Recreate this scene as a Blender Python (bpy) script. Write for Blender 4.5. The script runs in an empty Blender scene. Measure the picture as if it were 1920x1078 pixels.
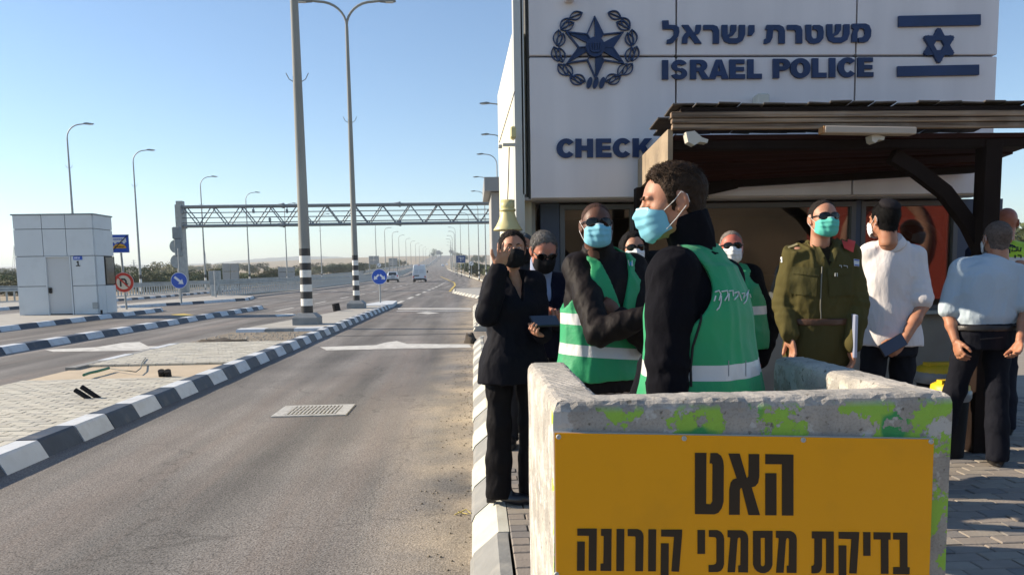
import bpy, math, random
import numpy as np
from mathutils import Vector, Matrix
from mathutils.bvhtree import BVHTree

sc = bpy.context.scene
col = sc.collection
R = math.radians

# ------------------------------------------------------------ camera (solved from the verticals and the kerb lines)
FPX, PPX, PPY = 1440.0, 960.0, 652.0
CAM = Vector((0.0, 0.0, 1.5))
_dy = Vector(((885 - PPX) / FPX, -(511 - PPY) / FPX, -1)).normalized()
_h = Vector((1, .016, 0)).normalized()
_up = _h.cross(_dy).normalized()
_rt = _dy.cross(_up).normalized()
ROT = Matrix((_rt, _dy, _up))                      # world from camera axes
cd = bpy.data.cameras.new('camera')
cd.sensor_width = 36
cd.lens = FPX / 1920 * 36
cd.shift_y = (PPY - 539) / 1920
cd.clip_start = .05
cd.clip_end = 20000
cam = bpy.data.objects.new('camera', cd)
cam.matrix_world = Matrix.Translation(CAM) @ ROT.to_4x4()
col.objects.link(cam)
sc.camera = cam

# ------------------------------------------------------------ light
SUN_EL = R(27)
_sd = Vector((-.975, .22, 0)).normalized()          # horizontal direction towards the sun
w = bpy.data.worlds.new('World')
sc.world = w
w.use_nodes = True
nt = w.node_tree
bg = nt.nodes['Background']
sky = nt.nodes.new('ShaderNodeTexSky')
sky.sky_type = 'NISHITA'
sky.sun_disc = False
sky.sun_elevation = SUN_EL
sky.sun_rotation = math.atan2(_sd.x, _sd.y)
sky.air_density = 1.0
sky.dust_density = 0.0
sky.ozone_density = 3.0
sky.altitude = 0
nt.links.new(sky.outputs[0], bg.inputs[0])
bg.inputs[1].default_value = .102
sl = bpy.data.lights.new('sun', 'SUN')
sl.energy = 5.0
sl.angle = R(.5)
sl.color = (1, .85, .66)
so = bpy.data.objects.new('sun', sl)
col.objects.link(so)
_toward = Vector((_sd.x * math.cos(SUN_EL), _sd.y * math.cos(SUN_EL), math.sin(SUN_EL)))
so.rotation_euler = _toward.to_track_quat('Z', 'Y').to_euler()
so.location = _toward * 60
sc.view_settings.view_transform = 'Standard'
sc.view_settings.look = 'None'
sc.view_settings.exposure = 0.78
sc.view_settings.gamma = 1
sc.view_settings.use_curve_mapping = False
sc.cycles.max_bounces = 6
sc.cycles.volume_bounces = 0
sc.cycles.use_denoising = True
sc.cycles.caustics_reflective = False
sc.cycles.caustics_refractive = False

# ------------------------------------------------------------ pixel helpers (photograph pixels -> points of the place)
def ray(px, py):
    return (ROT @ Vector(((px - PPX) / FPX, -(py - PPY) / FPX, -1)))
def at(px, py, D):                                 # point at distance D along the road
    r = ray(px, py)
    return CAM + r * (D / r.y)
def onz(px, py, z=0.0):
    r = ray(px, py)
    return CAM + r * ((z - CAM.z) / r.z)
def onx(px, py, x):
    r = ray(px, py)
    return CAM + r * (x / r.x)
def proj(p):
    c = ROT.transposed() @ (Vector(p) - CAM)
    return (PPX + FPX * c.x / -c.z, PPY - FPX * c.y / -c.z) if c.z < -.01 else (-9e9, -9e9)
def inframe(p, m=30):
    a, b = proj(p)
    return -m < a < 1920 + m and -m < b < 1078 + m

# ------------------------------------------------------------ materials
MATS = {}
def mat(name, c, rough=.6, metal=0.0, var=0.0, vs=3.0, c2=None, bump=0.0, bs=60.0, spec=.5, alpha=1.0, det=4.0, stretch=None,
        speck=0.0, ss=300.0, coat=0.0, sheen=0.0, dirt=0.0, ds=1.5, dc=(.25, .2, .14), world=False):
    if name in MATS: return MATS[name]
    m = bpy.data.materials.new(name); m.use_nodes = True
    n, l = m.node_tree.nodes, m.node_tree.links
    b = n['Principled BSDF']
    b.inputs['Roughness'].default_value = rough
    b.inputs['Metallic'].default_value = metal
    b.inputs['Specular IOR Level'].default_value = spec
    b.inputs['Base Color'].default_value = (*c, 1)
    if coat: b.inputs['Coat Weight'].default_value = coat; b.inputs['Coat Roughness'].default_value = .05
    if sheen: b.inputs['Sheen Weight'].default_value = sheen
    if world:
        tc = n.new('ShaderNodeNewGeometry'); co = tc.outputs['Position']
    else:
        tc = n.new('ShaderNodeTexCoord'); co = tc.outputs['Object']
    if stretch:
        mp = n.new('ShaderNodeMapping'); mp.inputs['Scale'].default_value = stretch
        l.new(co, mp.inputs[0]); co2 = mp.outputs[0]
    else: co2 = co
    cur = None
    def mixc(fac, a, bcol, kind='MIX'):
        x = n.new('ShaderNodeMix'); x.data_type = 'RGBA'; x.blend_type = kind
        if isinstance(fac, float): x.inputs[0].default_value = fac
        else: l.new(fac, x.inputs[0])
        for s, v in ((6, a), (7, bcol)):
            if isinstance(v, tuple): x.inputs[s].default_value = (*v, 1)
            else: l.new(v, x.inputs[s])
        return x.outputs[2]
    def noise(scale, detail, coord, lo=.3, hi=.7, out0=0., out1=1.):
        t = n.new('ShaderNodeTexNoise'); t.inputs['Scale'].default_value = scale; t.inputs['Detail'].default_value = detail
        l.new(coord, t.inputs['Vector'])
        r = n.new('ShaderNodeMapRange'); r.inputs[1].default_value = lo; r.inputs[2].default_value = hi
        r.inputs[3].default_value = out0; r.inputs[4].default_value = out1
        l.new(t.outputs[0], r.inputs[0]); return r.outputs[0]
    if var:
        cc = c2 or tuple(x * (1 - var) for x in c)
        cur = mixc(noise(vs, det, co2), c, cc)
    if speck:
        f = noise(ss, 2, co, .35, .65)
        cur = mixc(f, cur if cur else c, tuple(min(1, x * (1 + speck)) for x in c) if cur is None else cur, 'MIX') if False else \
            mixc(noise(ss, 2, co, .35, .65, 1 - speck, 1 + speck), (0., 0., 0.), cur if cur else c)
    if dirt:
        cur = mixc(noise(ds, 6, co, .52, .75, 0, dirt), cur if cur else c, dc)
    if cur: l.new(cur, b.inputs['Base Color'])
    if bump:
        t = n.new('ShaderNodeTexNoise'); t.inputs['Scale'].default_value = bs; t.inputs['Detail'].default_value = 5
        l.new(co2, t.inputs['Vector'])
        bp = n.new('ShaderNodeBump'); bp.inputs['Strength'].default_value = bump; bp.inputs['Distance'].default_value = .01
        l.new(t.outputs[0], bp.inputs['Height']); l.new(bp.outputs[0], b.inputs['Normal'])
    m['tip'] = 1
    MATS[name] = m
    return m

# ------------------------------------------------------------ objects
def tag(o, label=None, cat=None, group=None, kind=None):
    if label: o['label'] = label
    if cat: o['category'] = cat
    if group: o['group'] = group
    if kind: o['kind'] = kind
    return o
def empty(name, loc=(0, 0, 0), rz=0, parent=None, **k):
    o = bpy.data.objects.new(name, None); o.location = loc; o.rotation_euler = (0, 0, rz); o.empty_display_size = .1
    col.objects.link(o); o.parent = parent
    return tag(o, **k)
def place(name, me, parent=None, loc=(0, 0, 0), rot=(0, 0, 0), scale=(1, 1, 1), **k):
    o = bpy.data.objects.new(name, me); col.objects.link(o); o.parent = parent
    o.location = loc; o.rotation_euler = rot; o.scale = scale
    return tag(o, **k)
def copytree(o, parent=None):
    c = o.copy(); col.objects.link(c); c.parent = parent
    for ch in list(KIDS.get(o.name, [])) if False else [x for x in col.objects if x.parent == o]:
        copytree(ch, c)
    return c

class MB:
    """collects shapes into one mesh"""
    def __init__(s): s.v = []; s.f = []; s.m = []; s.sm = []; s.mi = 0; s.mats = []
    def use(s, material):
        if material not in s.mats: s.mats.append(material)
        s.mi = s.mats.index(material); return s
    def add(s, vs, fs, smooth=False):
        k = len(s.v); s.v += [tuple(v) for v in vs]
        for f in fs: s.f.append(tuple(i + k for i in f)); s.m.append(s.mi); s.sm.append(smooth)
        return s
    def box(s, c, d, rz=0.0, rot=None, taper=1.0, bev=0.0):
        hx, hy, hz = d[0] / 2, d[1] / 2, d[2] / 2
        M = (rot if rot is not None else Matrix.Rotation(rz, 3, 'Z'))
        C = Vector(c)
        if bev:
            b = min(bev, hx * .9, hy * .9, hz * .9); vs = []
            for z, ins in ((-hz, b), (-hz + b, 0), (hz - b, 0), (hz, b)):
                t = taper if z > 0 else 1
                x, y = (hx - ins) * t, (hy - ins) * t; bb = b * .6 if not ins else b * .3
                vs += [(-x + bb, -y, z), (x - bb, -y, z), (x, -y + bb, z), (x, y - bb, z), (x - bb, y, z), (-x + bb, y, z), (-x, y - bb, z), (-x, -y + bb, z)]
            fs = [tuple(range(7, -1, -1)), tuple(range(24, 32))]
            for r in range(3):
                for i in range(8): fs.append((r * 8 + i, r * 8 + (i + 1) % 8, r * 8 + 8 + (i + 1) % 8, r * 8 + 8 + i))
            return s.add([C + M @ Vector(v) for v in vs], fs)
        vs = [(-hx, -hy, -hz), (hx, -hy, -hz), (hx, hy, -hz), (-hx, hy, -hz)]
        vs += [(x * taper, y * taper, hz) for x, y, _ in vs]
        return s.add([C + M @ Vector(v) for v in vs], [(3, 2, 1, 0), (4, 5, 6, 7), (0, 1, 5, 4), (1, 2, 6, 5), (2, 3, 7, 6), (3, 0, 4, 7)])
    def hexa(s, p):                                 # 8 corners: bottom 0-3 counter-clockwise, top 4-7
        return s.add(p, [(3, 2, 1, 0), (4, 5, 6, 7), (0, 1, 5, 4), (1, 2, 6, 5), (2, 3, 7, 6), (3, 0, 4, 7)])
    def tube(s, pts, r, n=8, cap=True, smooth=True):
        pts = [Vector(p) for p in pts]; rr = r if isinstance(r, (list, tuple)) else [r] * len(pts)
        vs = []; prev = None
        for i, p in enumerate(pts):
            t = (pts[min(i + 1, len(pts) - 1)] - pts[max(i - 1, 0)]).normalized()
            if prev is None:
                a = t.orthogonal().normalized()
                if abs(t.z) > .99: a = Vector((1, 0, 0))
            else: a = (prev - t * prev.dot(t)).normalized()
            prev = a; b = t.cross(a)
            for k in range(n):
                q = 2 * math.pi * (k + .5) / n
                vs.append(p + (a * math.cos(q) + b * math.sin(q)) * rr[i])
        fs = [(i * n + k, i * n + (k + 1) % n, (i + 1) * n + (k + 1) % n, (i + 1) * n + k) for i in range(len(pts) - 1) for k in range(n)]
        s.add(vs, fs, smooth)
        if cap: s.add(vs[:n], [tuple(range(n - 1, -1, -1))]); s.add(vs[-n:], [tuple(range(n))])
        return s
    def lathe(s, prof, n=20, M=None, smooth=True):
        M = M or Matrix.Identity(4); vs = []
        for r, z in prof:
            for k in range(n):
                q = 2 * math.pi * k / n; vs.append(M @ Vector((r * math.cos(q), r * math.sin(q), z)))
        fs = [(i * n + k, i * n + (k + 1) % n, (i + 1) * n + (k + 1) % n, (i + 1) * n + k) for i in range(len(prof) - 1) for k in range(n)]
        s.add(vs, fs, smooth)
        s.add(vs[:n], [tuple(range(n - 1, -1, -1))]); s.add(vs[-n:], [tuple(range(n))])
        return s
    def prism(s, poly, M, t, smooth=False):          # 2d polygon (x,y) extruded by t along the matrix z
        n = len(poly)
        ar = sum(poly[i][0] * poly[(i + 1) % n][1] - poly[(i + 1) % n][0] * poly[i][1] for i in range(n))
        if ar < 0: poly = poly[::-1]
        vs = [M @ Vector((x, y, 0)) for x, y in poly] + [M @ Vector((x, y, t)) for x, y in poly]
        return s.add(vs, [tuple(range(n - 1, -1, -1)), tuple(range(n, 2 * n))] + [(i, (i + 1) % n, n + (i + 1) % n, n + i) for i in range(n)], smooth)
    def ell(s, c, r, n=12, m=8, rot=None):
        vs = []; C = Vector(c); M = rot or Matrix.Identity(3)
        for i in range(1, m):
            a = math.pi * i / m
            for k in range(n):
                q = 2 * math.pi * k / n
                vs.append(C + M @ Vector((r[0] * math.sin(a) * math.cos(q), r[1] * math.sin(a) * math.sin(q), r[2] * math.cos(a))))
        vs += [C + M @ Vector((0, 0, r[2])), C - M @ Vector((0, 0, r[2]))]
        T, B = len(vs) - 2, len(vs) - 1
        fs = [(i * n + k, (i + 1) * n + k, (i + 1) * n + (k + 1) % n, i * n + (k + 1) % n) for i in range(m - 2) for k in range(n)]
        fs += [(T, k, (k + 1) % n) for k in range(n)] + [(B, (m - 2) * n + (k + 1) % n, (m - 2) * n + k) for k in range(n)]
        return s.add(vs, fs, True)
    def mesh(s, name='mesh', material=None):
        me = bpy.data.meshes.new(name); me.from_pydata(s.v, [], s.f)
        for m in ([material] if material else s.mats): me.materials.append(m)
        if not material: me.polygons.foreach_set('material_index', s.m)
        me.polygons.foreach_set('use_smooth', s.sm)
        me.update(); return me
    def put(s, name, material=None, parent=None, **k):
        return place(name, s.mesh(name, material), parent, **k)

def strip_profile(path, prof, name, material, parent=None, **k):
    """sweep a cross-section (offset to the right, height) along a list of ground points"""
    mb = MB(); n = len(prof); P = [Vector(p) for p in path]; vs = []
    for i, p in enumerate(P):
        t = (P[min(i + 1, len(P) - 1)] - P[max(i - 1, 0)]); t.z = 0; t.normalize(); r = Vector((t.y, -t.x, 0))
        for o, z in prof: vs.append(p + r * o + Vector((0, 0, z)))
    fs = [(i * n + k, (i + 1) * n + k, (i + 1) * n + (k + 1) % n, i * n + (k + 1) % n) for i in range(len(P) - 1) for k in range(n)]
    mb.add(vs, fs); mb.add(vs[:n], [tuple(range(n))]); mb.add(vs[-n:], [tuple(range(n - 1, -1, -1))])
    return mb.put(name, material, parent, **k)

def flat(poly, z, name, material, parent=None, zf=None, **k):
    me = bpy.data.meshes.new(name)
    me.from_pydata([(p[0], p[1], z if zf is None else zf(p[1]) + z) for p in poly], [], [tuple(range(len(poly)))])
    if me.polygons[0].normal.z < 0: me.flip_normals()
    me.materials.append(material)
    return place(name, me, parent, **k)
# ============================================================ GROUND, ROAD, ISLANDS
ZY = [-60, 0, 80, 120, 200, 360, 700, 1150, 1300, 2200, 6000]
ZZ = [0, 0, 0, .2, 1.0, 3.2, 8.3, 27, 28.5, 24, 10]
CXv = [-12, -12, -13, -14, -16, -26, -38, -46, -46, -46, -46]
def zr(y): return float(np.interp(y, ZY, ZZ))
def cxr(y): return float(np.interp(y, ZY, CXv))
def onroad(px, py):                                 # point on the rising road surface
    D = 5.0
    for _ in range(4000):
        p = at(px, py, D)
        if p.z <= zr(D): return p
        D *= 1.002
    return at(px, py, 1100)
m_asph = mat('asphalt', (.225, .213, .198), .82, var=.32, vs=.7, c2=(.165, .158, .15), bump=.5, bs=90, speck=.6, ss=70, spec=.3, stretch=None, world=True)
def _tracks(m):                                     # tyre-worn lanes and dust along the kerb, laid out in metres across the road
    n, l = m.node_tree.nodes, m.node_tree.links; b = n['Principled BSDF']
    g = n.new('ShaderNodeNewGeometry'); sp = n.new('ShaderNodeSeparateXYZ'); l.new(g.outputs['Position'], sp.inputs[0])
    mp = n.new('ShaderNodeMapping'); mp.inputs['Scale'].default_value = (1.6, .10, 1); l.new(g.outputs['Position'], mp.inputs[0])
    t = n.new('ShaderNodeTexNoise'); t.inputs['Scale'].default_value = 1.0; t.inputs['Detail'].default_value = 5; l.new(mp.outputs[0], t.inputs['Vector'])
    r = n.new('ShaderNodeMapRange'); r.inputs[1].default_value = .3; r.inputs[2].default_value = .7; r.inputs[3].default_value = .52; r.inputs[4].default_value = 1.32; l.new(t.outputs[0], r.inputs[0])
    old = b.inputs['Base Color'].links[0].from_socket
    mx = n.new('ShaderNodeMix'); mx.data_type = 'RGBA'; mx.blend_type = 'MULTIPLY'; mx.inputs[0].default_value = 1
    l.new(old, mx.inputs[6]); l.new(r.outputs[0], mx.inputs[7])
    # reddish patches
    t2 = n.new('ShaderNodeTexNoise'); t2.inputs['Scale'].default_value = .55; t2.inputs['Detail'].default_value = 6; l.new(mp.outputs[0], t2.inputs['Vector']); t2.inputs['Roughness'].default_value = .7
    r2 = n.new('ShaderNodeMapRange'); r2.inputs[1].default_value = .5; r2.inputs[2].default_value = .75; r2.inputs[4].default_value = .45; l.new(t2.outputs[0], r2.inputs[0])
    m2 = n.new('ShaderNodeMix'); m2.data_type = 'RGBA'; l.new(r2.outputs[0], m2.inputs[0]); l.new(mx.outputs[2], m2.inputs[6]); m2.inputs[7].default_value = (.24, .175, .14, 1)
    # sand blown against the right kerb
    r3 = n.new('ShaderNodeMapRange'); r3.inputs[1].default_value = -.75; r3.inputs[2].default_value = -.05; r3.inputs[3].default_value = 0; r3.inputs[4].default_value = 1; l.new(sp.outputs[0], r3.inputs[0])
    t3 = n.new('ShaderNodeTexNoise'); t3.inputs['Scale'].default_value = 1.6; t3.inputs['Detail'].default_value = 8; l.new(g.outputs['Position'], t3.inputs['Vector'])
    r4 = n.new('ShaderNodeMapRange'); r4.inputs[1].default_value = .3; r4.inputs[2].default_value = .7; r4.inputs[4].default_value = .8; l.new(t3.outputs[0], r4.inputs[0])
    mu = n.new('ShaderNodeMath'); mu.operation = 'MULTIPLY'; l.new(r3.outputs[0], mu.inputs[0]); l.new(r4.outputs[0], mu.inputs[1])
    m3 = n.new('ShaderNodeMix'); m3.data_type = 'RGBA'; l.new(mu.outputs[0], m3.inputs[0]); l.new(m2.outputs[2], m3.inputs[6]); m3.inputs[7].default_value = (.50, .41, .29, 1)
    # cracks and stone speckle
    v = n.new('ShaderNodeTexVoronoi'); v.inputs['Scale'].default_value = 120; l.new(g.outputs['Position'], v.inputs['Vector'])
    rv = n.new('ShaderNodeMapRange'); rv.inputs[1].default_value = 0; rv.inputs[2].default_value = 1; rv.inputs[3].default_value = .55; rv.inputs[4].default_value = 1.5; l.new(v.outputs['Color'], rv.inputs[0])
    m4 = n.new('ShaderNodeMix'); m4.data_type = 'RGBA'; m4.blend_type = 'MULTIPLY'; m4.inputs[0].default_value = .8; l.new(m3.outputs[2], m4.inputs[6]); l.new(rv.outputs[0], m4.inputs[7])
    vc = n.new('ShaderNodeTexVoronoi'); vc.feature = 'DISTANCE_TO_EDGE'; vc.inputs['Scale'].default_value = .33
    nw = n.new('ShaderNodeTexNoise'); nw.inputs['Scale'].default_value = 2.5; nw.inputs['Detail'].default_value = 6; l.new(g.outputs['Position'], nw.inputs['Vector'])
    ad = n.new('ShaderNodeVectorMath'); ad.operation = 'MULTIPLY_ADD'; l.new(nw.outputs['Color'], ad.inputs[0]); ad.inputs[1].default_value = (.9, .9, 0); l.new(g.outputs['Position'], ad.inputs[2]); l.new(ad.outputs[0], vc.inputs['Vector'])
    rc = n.new('ShaderNodeMapRange'); rc.inputs[1].default_value = .0015; rc.inputs[2].default_value = .0045; rc.inputs[3].default_value = .55; rc.inputs[4].default_value = 1; l.new(vc.outputs['Distance'], rc.inputs[0])
    m5 = n.new('ShaderNodeMix'); m5.data_type = 'RGBA'; m5.blend_type = 'MULTIPLY'; m5.inputs[0].default_value = .55; l.new(m4.outputs[2], m5.inputs[6]); l.new(rc.outputs[0], m5.inputs[7])
    l.new(m5.outputs[2], b.inputs['Base Color'])
_tracks(m_asph)
m_ground = mat('dry_ground', (.36, .28, .19), .95, var=.5, vs=.02, c2=(.24, .20, .12), bump=.3, bs=1, dirt=.8, ds=.12, dc=(.12, .12, .06), world=True, det=8)
m_white = mat('road_white', (.66, .65, .60), .7, var=.25, vs=6, dirt=.6, ds=5, dc=(.2, .18, .15), world=True)
m_yellow = mat('road_yellow', (.62, .45, .08), .7, var=.25, vs=6, dirt=.5, ds=5, dc=(.2, .18, .15), world=True)
m_kw = mat('kerb_white', (.62, .655, .68), .65, var=.12, vs=7, bump=.25, bs=45, dirt=.4, ds=5, dc=(.3, .27, .22), world=True)
m_kb = mat('kerb_black', (.038, .052, .078), .55, var=.3, vs=7, bump=.25, bs=45, dirt=.55, ds=5, dc=(.16, .145, .125), world=True)
m_kg = mat('kerb_grey', (.26, .26, .245), .7, var=.2, vs=7, bump=.25, bs=45, dirt=.5, ds=6, dc=(.4, .38, .33), world=True)
m_kwr = mat('kerb_cream', (.56, .55, .465), .7, var=.12, vs=7, bump=.25, bs=45, dirt=.35, ds=5, dc=(.36, .32, .25), world=True)
m_conc = mat('concrete_pale', (.40, .385, .345), .85, var=.15, vs=1.2, bump=.3, bs=25, dirt=.5, ds=1.2, dc=(.27, .25, .21), world=True)
m_sand = mat('sand', (.52, .43, .31), .95, var=.15, vs=3, bump=.6, bs=18, world=True)
m_dirt = mat('dirt', (.26, .22, .165), .95, var=.4, vs=4, bump=1, bs=12, world=True, dirt=.6, ds=6, dc=(.1, .085, .06))
m_pav = [mat('paver_%s' % a, c, .85, var=.12, vs=9, bump=.3, bs=70, world=True, dirt=.3, ds=2, dc=(.2, .19, .16)) for a, c in
         (('pale', (.54, .52, .44)), ('sand', (.50, .475, .40)), ('grey', (.455, .44, .385)))]
m_pvr = [mat('pave_%s' % a, c, .85, var=.15, vs=9, bump=.3, bs=70, world=True) for a, c in
         (('brown', (.27, .235, .20)), ('tan', (.30, .265, .22)), ('slate', (.215, .20, .185)))]
m_joint = mat('joint', (.12, .105, .08), .95, world=True)

# ground sheet to the horizon
ys = [-60, -20, 0, 40, 80, 120, 160, 200, 280, 360, 500, 700, 900, 1150, 1300, 1700, 2200, 3200, 6000, 9000]
xs = [-9000, -4000, -2000, -1200, -800, -500, -300, -200, -120, -60, -30, 0, 30, 60, 120, 200, 300, 500, 800, 1200, 2000, 4000, 9000]
random.seed(3)
gv = []
for y in ys:
    for x in xs:
        dx = max(0, abs(x - cxr(y)) - 60)
        z = zr(y) * math.exp(-(dx / 420) ** 2) - .03
        if dx > 60 and y > 150: z += random.uniform(-.5, 1.2) * min(1, dx / 300)
        gv.append((x, y, z))
nx = len(xs)
gf = [(j * nx + i, j * nx + i + 1, (j + 1) * nx + i + 1, (j + 1) * nx + i) for j in range(len(ys) - 1) for i in range(nx - 1)]
mb = MB(); mb.add(gv, gf, True); mb.put('ground', m_ground, kind='structure')

LX = {-60: -24.5, 0: -24.0, 40: -24.0, 80: -27.3, 120: -27.4, 200: -29.5, 360: -40, 700: -52, 1150: -58}
RX = {-60: .02, 0: .02, 40: 1.5, 80: 3.0, 120: .9, 200: -2.5, 360: -11.5, 700: -24, 1150: -30}
yy = sorted(LX)
mb = MB(); v = []
for y in yy: v += [(LX[y], y, zr(y)), (RX[y], y, zr(y))]
mb.add(v, [(2 * i, 2 * i + 1, 2 * i + 3, 2 * i + 2) for i in range(len(yy) - 1)])
mb.put('road', m_asph, kind='structure')

# ---- kerbs: every stone is a piece of its own
PROF_L = [(-.0, 0), (-.06, .15), (-.30, .15), (-.30, -.02), (0, -.02)]   # offset to the right of the travel direction
def kerb(path, name, mats, prof, seg=.6, gap=.012, first=0, maxparts=300):
    """path on the ground; prof = (offset to the right, height)"""
    root = empty(name, (0, 0, 0), kind='structure')
    P = [Vector(p) for p in path]; L = [0]
    for a, b in zip(P, P[1:]): L.append(L[-1] + (b - a).length)
    def pt(s):
        for i in range(len(P) - 1):
            if s <= L[i + 1] or i == len(P) - 2:
                d = (P[i + 1] - P[i]).normalized(); return P[i] + d * (s - L[i]), d
    s = 0; k = first; n = len(prof)
    rnd = random.Random(name)
    while s < L[-1] - .05:
        e = min(s + seg, L[-1]); vs = []
        jz = rnd.uniform(-.004, .004); jx = rnd.uniform(-.006, .006)
        for q in (s + gap / 2, e - gap / 2):
            p, d = pt(q); r = Vector((d.y, -d.x, 0)).normalized()
            for o, z in prof: vs.append(p + r * (o + jx) + Vector((0, 0, z + (jz if z > 0 else 0))))
        mb = MB(); mb.add(vs, [(i, n + i, n + (i + 1) % n, (i + 1) % n) for i in range(n)] + [tuple(range(n)), tuple(range(2 * n - 1, n - 1, -1))])
        mb.put('kerb_stone', mats[k % len(mats)], root)
        s = e; k += 1
    return root
# long kerb of the near island (its face looks at the lane in front of the camera)
ISL = -3.62
def vz(*a): return [(x, y, 0) for x, y in a]
kerb(vz((ISL, 2.4), (ISL, 34.5), (ISL - .25, 35.6)), 'island_kerb', [m_kw, m_kb], [(0, 0), (-.07, .13), (-.09, .15), (-.26, .15), (-.26, -.02), (0, -.02)], first=0)
kerb(vz((-6.25, 2.4), (-6.25, 8.0)), 'island_back_kerb', [m_kg, m_kw], [(.0, 0), (.0, .15), (.16, .15), (.16, -.02)], seg=1.0)
kerb(vz((-6.25, 12.0), (-6.2, 16.3)), 'island_back_kerb', [m_kg, m_kw], [(.0, 0), (.0, .15), (.16, .15), (.16, -.02)], seg=1.0)
# narrow divider kerb between the two far lanes
kerb(vz((-9.5, 5), (-9.5, 35.5), (-9.7, 36.3)), 'divider_kerb', [m_kb, m_kw], [(0, 0), (-.07, .13), (-.09, .15), (-.3, .15), (-.33, .15), (-.40, 0), (-.40, -.02), (0, -.02)], seg=.85)
# booth island kerb
kerb(vz((-13.7, 8), (-13.7, 34.6), (-14.0, 35.6)), 'booth_island_kerb', [m_kb, m_kw], [(0, 0), (-.07, .13), (-.09, .15), (-.26, .15), (-.26, -.02), (0, -.02)], seg=1.0)
# far verge kerb
kerb(vz((-23.3, 30), (-23.3, 60), (-24.4, 78), (-27.0, 92)), 'verge_kerb', [m_kb, m_kw], [(0, 0), (-.05, .15), (-.25, .15), (-.25, -.02), (0, -.02)], seg=1.0)
# pointed island beyond the booth
kerb(vz((-17.3, 38.8), (-15.6, 43.0), (-13.9, 48.5), (-15.0, 54)), 'pointed_island_kerb', [m_kw, m_kw, m_kw, m_kb, m_kw, m_kb], [(0, 0), (-.05, .15), (-.25, .15), (-.25, -.02), (0, -.02)], seg=1.0)
# sloping kerb in front of the camera (cream and grey)
PR = [(0, 0), (.02, .045), (.125, .135), (.142, .15), (.198, .15), (.198, -.02), (0, -.02)]
_k0 = onz(882, 979).y - .62 * 5
kerb(vz((-.045, _k0), (-.02, 8), (0, 16.2), (.05, 16.5)), 'pavement_kerb', [m_kwr, m_kg], [(-a if 0 else a, b) for a, b in PR], seg=.62)
kerb(vz((0, 19.6), (0, 33.5)), 'driveway_kerb', [m_kwr, m_kg], PR, seg=.6)
kerb(vz((.25, 44.5), (-1.5, 57.5), (-1.7, 68)), 'junction_kerb', [m_kwr, m_kg], PR, seg=.8)
rp = [(3.2, 96), (1.6, 112), (.9, 130), (-.6, 160), (-2.5, 200), (-6.8, 270), (-11.5, 360)]
strip_profile([(x, y, zr(y)) for x, y in rp], [(0, 0), (0, .14), (.35, .14), (.35, -.1)], 'ramp_kerb', m_kwr, kind='structure')

# ---- raised slabs
def slab(poly, z, name, m, zb=-.02, parent=None, **k):
    mb = MB(); mb.prism(poly, Matrix.Translation((0, 0, zb)), z - zb); return mb.put(name, m, parent, **k)
isl = empty('traffic_island', (0, 0, 0), kind='structure')
LK, BK = ISL - .26, -6.25 + .16
slab([(LK, 2.4), (LK, 10.6), (BK, 10.6), (BK, 2.4)], .10, 'island_bedding', m_joint, parent=isl)
slab([(LK, 10.6), (LK, 12.35), (BK - .1, 12.35), (BK - .1, 10.6)], .112, 'sand_strip', m_sand, parent=isl)
slab([(LK, 12.35), (LK, 16.25), (BK, 16.25), (BK, 12.35)], .10, 'island_bedding', m_joint, parent=isl)
slab([(LK, 16.25), (LK, 20.0), (-6.25, 20.2), (-6.3, 16.25)], .06, 'dirt_patch', m_dirt, parent=isl)
slab([(LK, 20.45), (LK, 35.3), (-4.3, 35.3), (-6.0, 20.45)], .142, 'island_concrete', m_conc, parent=isl)
# painted end stones
kerb([(-6.1, 20.2, 0), (-3.9, 20.2, 0)], 'island_end_kerb', [m_kw, m_kg, m_kw], [(.2, 0), (.14, .14), (-.25, .15), (-.25, -.02), (.2, -.02)], seg=.735)
# white nose at the far tip
mb = MB(); mb.prism([(-4.9, 33.6), (-3.9, 33.4), (-3.55, 34.5), (-3.75, 38.5), (-4.3, 38.9), (-4.7, 36)], Matrix.Translation((0, 0, .0)), .165); mb.put('island_nose', m_kw, kind='structure')
# pavers of the island
def pavers(x0, x1, y0, y1, z, mats, root, limit, pw=.205, pd=.105, gap=.007, thick=.04, vis=None):
    rnd = random.Random(5); cells = []; r = 0; y = y0
    while y < y1 - .02:
        x = x0 - (pw / 2 if r % 2 else 0)
        while x < x1 - .01:
            a, b = max(x, x0), min(x + pw, x1)
            if b - a > .03: cells.append((a, b, y, min(y + pd, y1)))
            x += pw
        y += pd; r += 1
    meshes = {}
    def shp(wd, dp, m):
        key = (round(wd, 3), round(dp, 3), m.name)
        if key not in meshes:
            q = MB(); q.box((0, 0, -thick / 2), (wd - gap, dp - gap, thick), bev=.005); meshes[key] = q.mesh('paver', m)
        return meshes[key]
    vis_c = [c for c in cells if inframe(((c[0] + c[1]) / 2, (c[2] + c[3]) / 2, z), 0) and (vis is None or vis(c))]
    vis_c.sort(key=lambda c: c[2]); chosen = set(vis_c[:limit]); rest = MB()
    for c in cells:
        m = mats[min(2, int(rnd.random() ** 1.3 * 3))]; jz = rnd.uniform(-.003, .003)
        a, b, u, v_ = c
        if c in chosen: place('paver', shp(b - a, v_ - u, m), root, loc=((a + b) / 2, (u + v_) / 2, z + jz), rot=(rnd.uniform(-.01, .01), rnd.uniform(-.01, .01), 0))
        else: rest.use(m); rest.box(((a + b) / 2, (u + v_) / 2, z + jz - thick / 2), (b - a - gap, v_ - u - gap, thick))
    if rest.v: place('paver_field', rest.mesh('paver_field'), root, kind='stuff')
pavers(BK + .002, LK - .002, 4.2, 10.6, .148, m_pav, isl, 200, pw=.21, pd=.105)
pavers(BK + .002, LK - .002, 12.36, 16.24, .148, m_pav, isl, 95, pw=.21, pd=.105)
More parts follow.
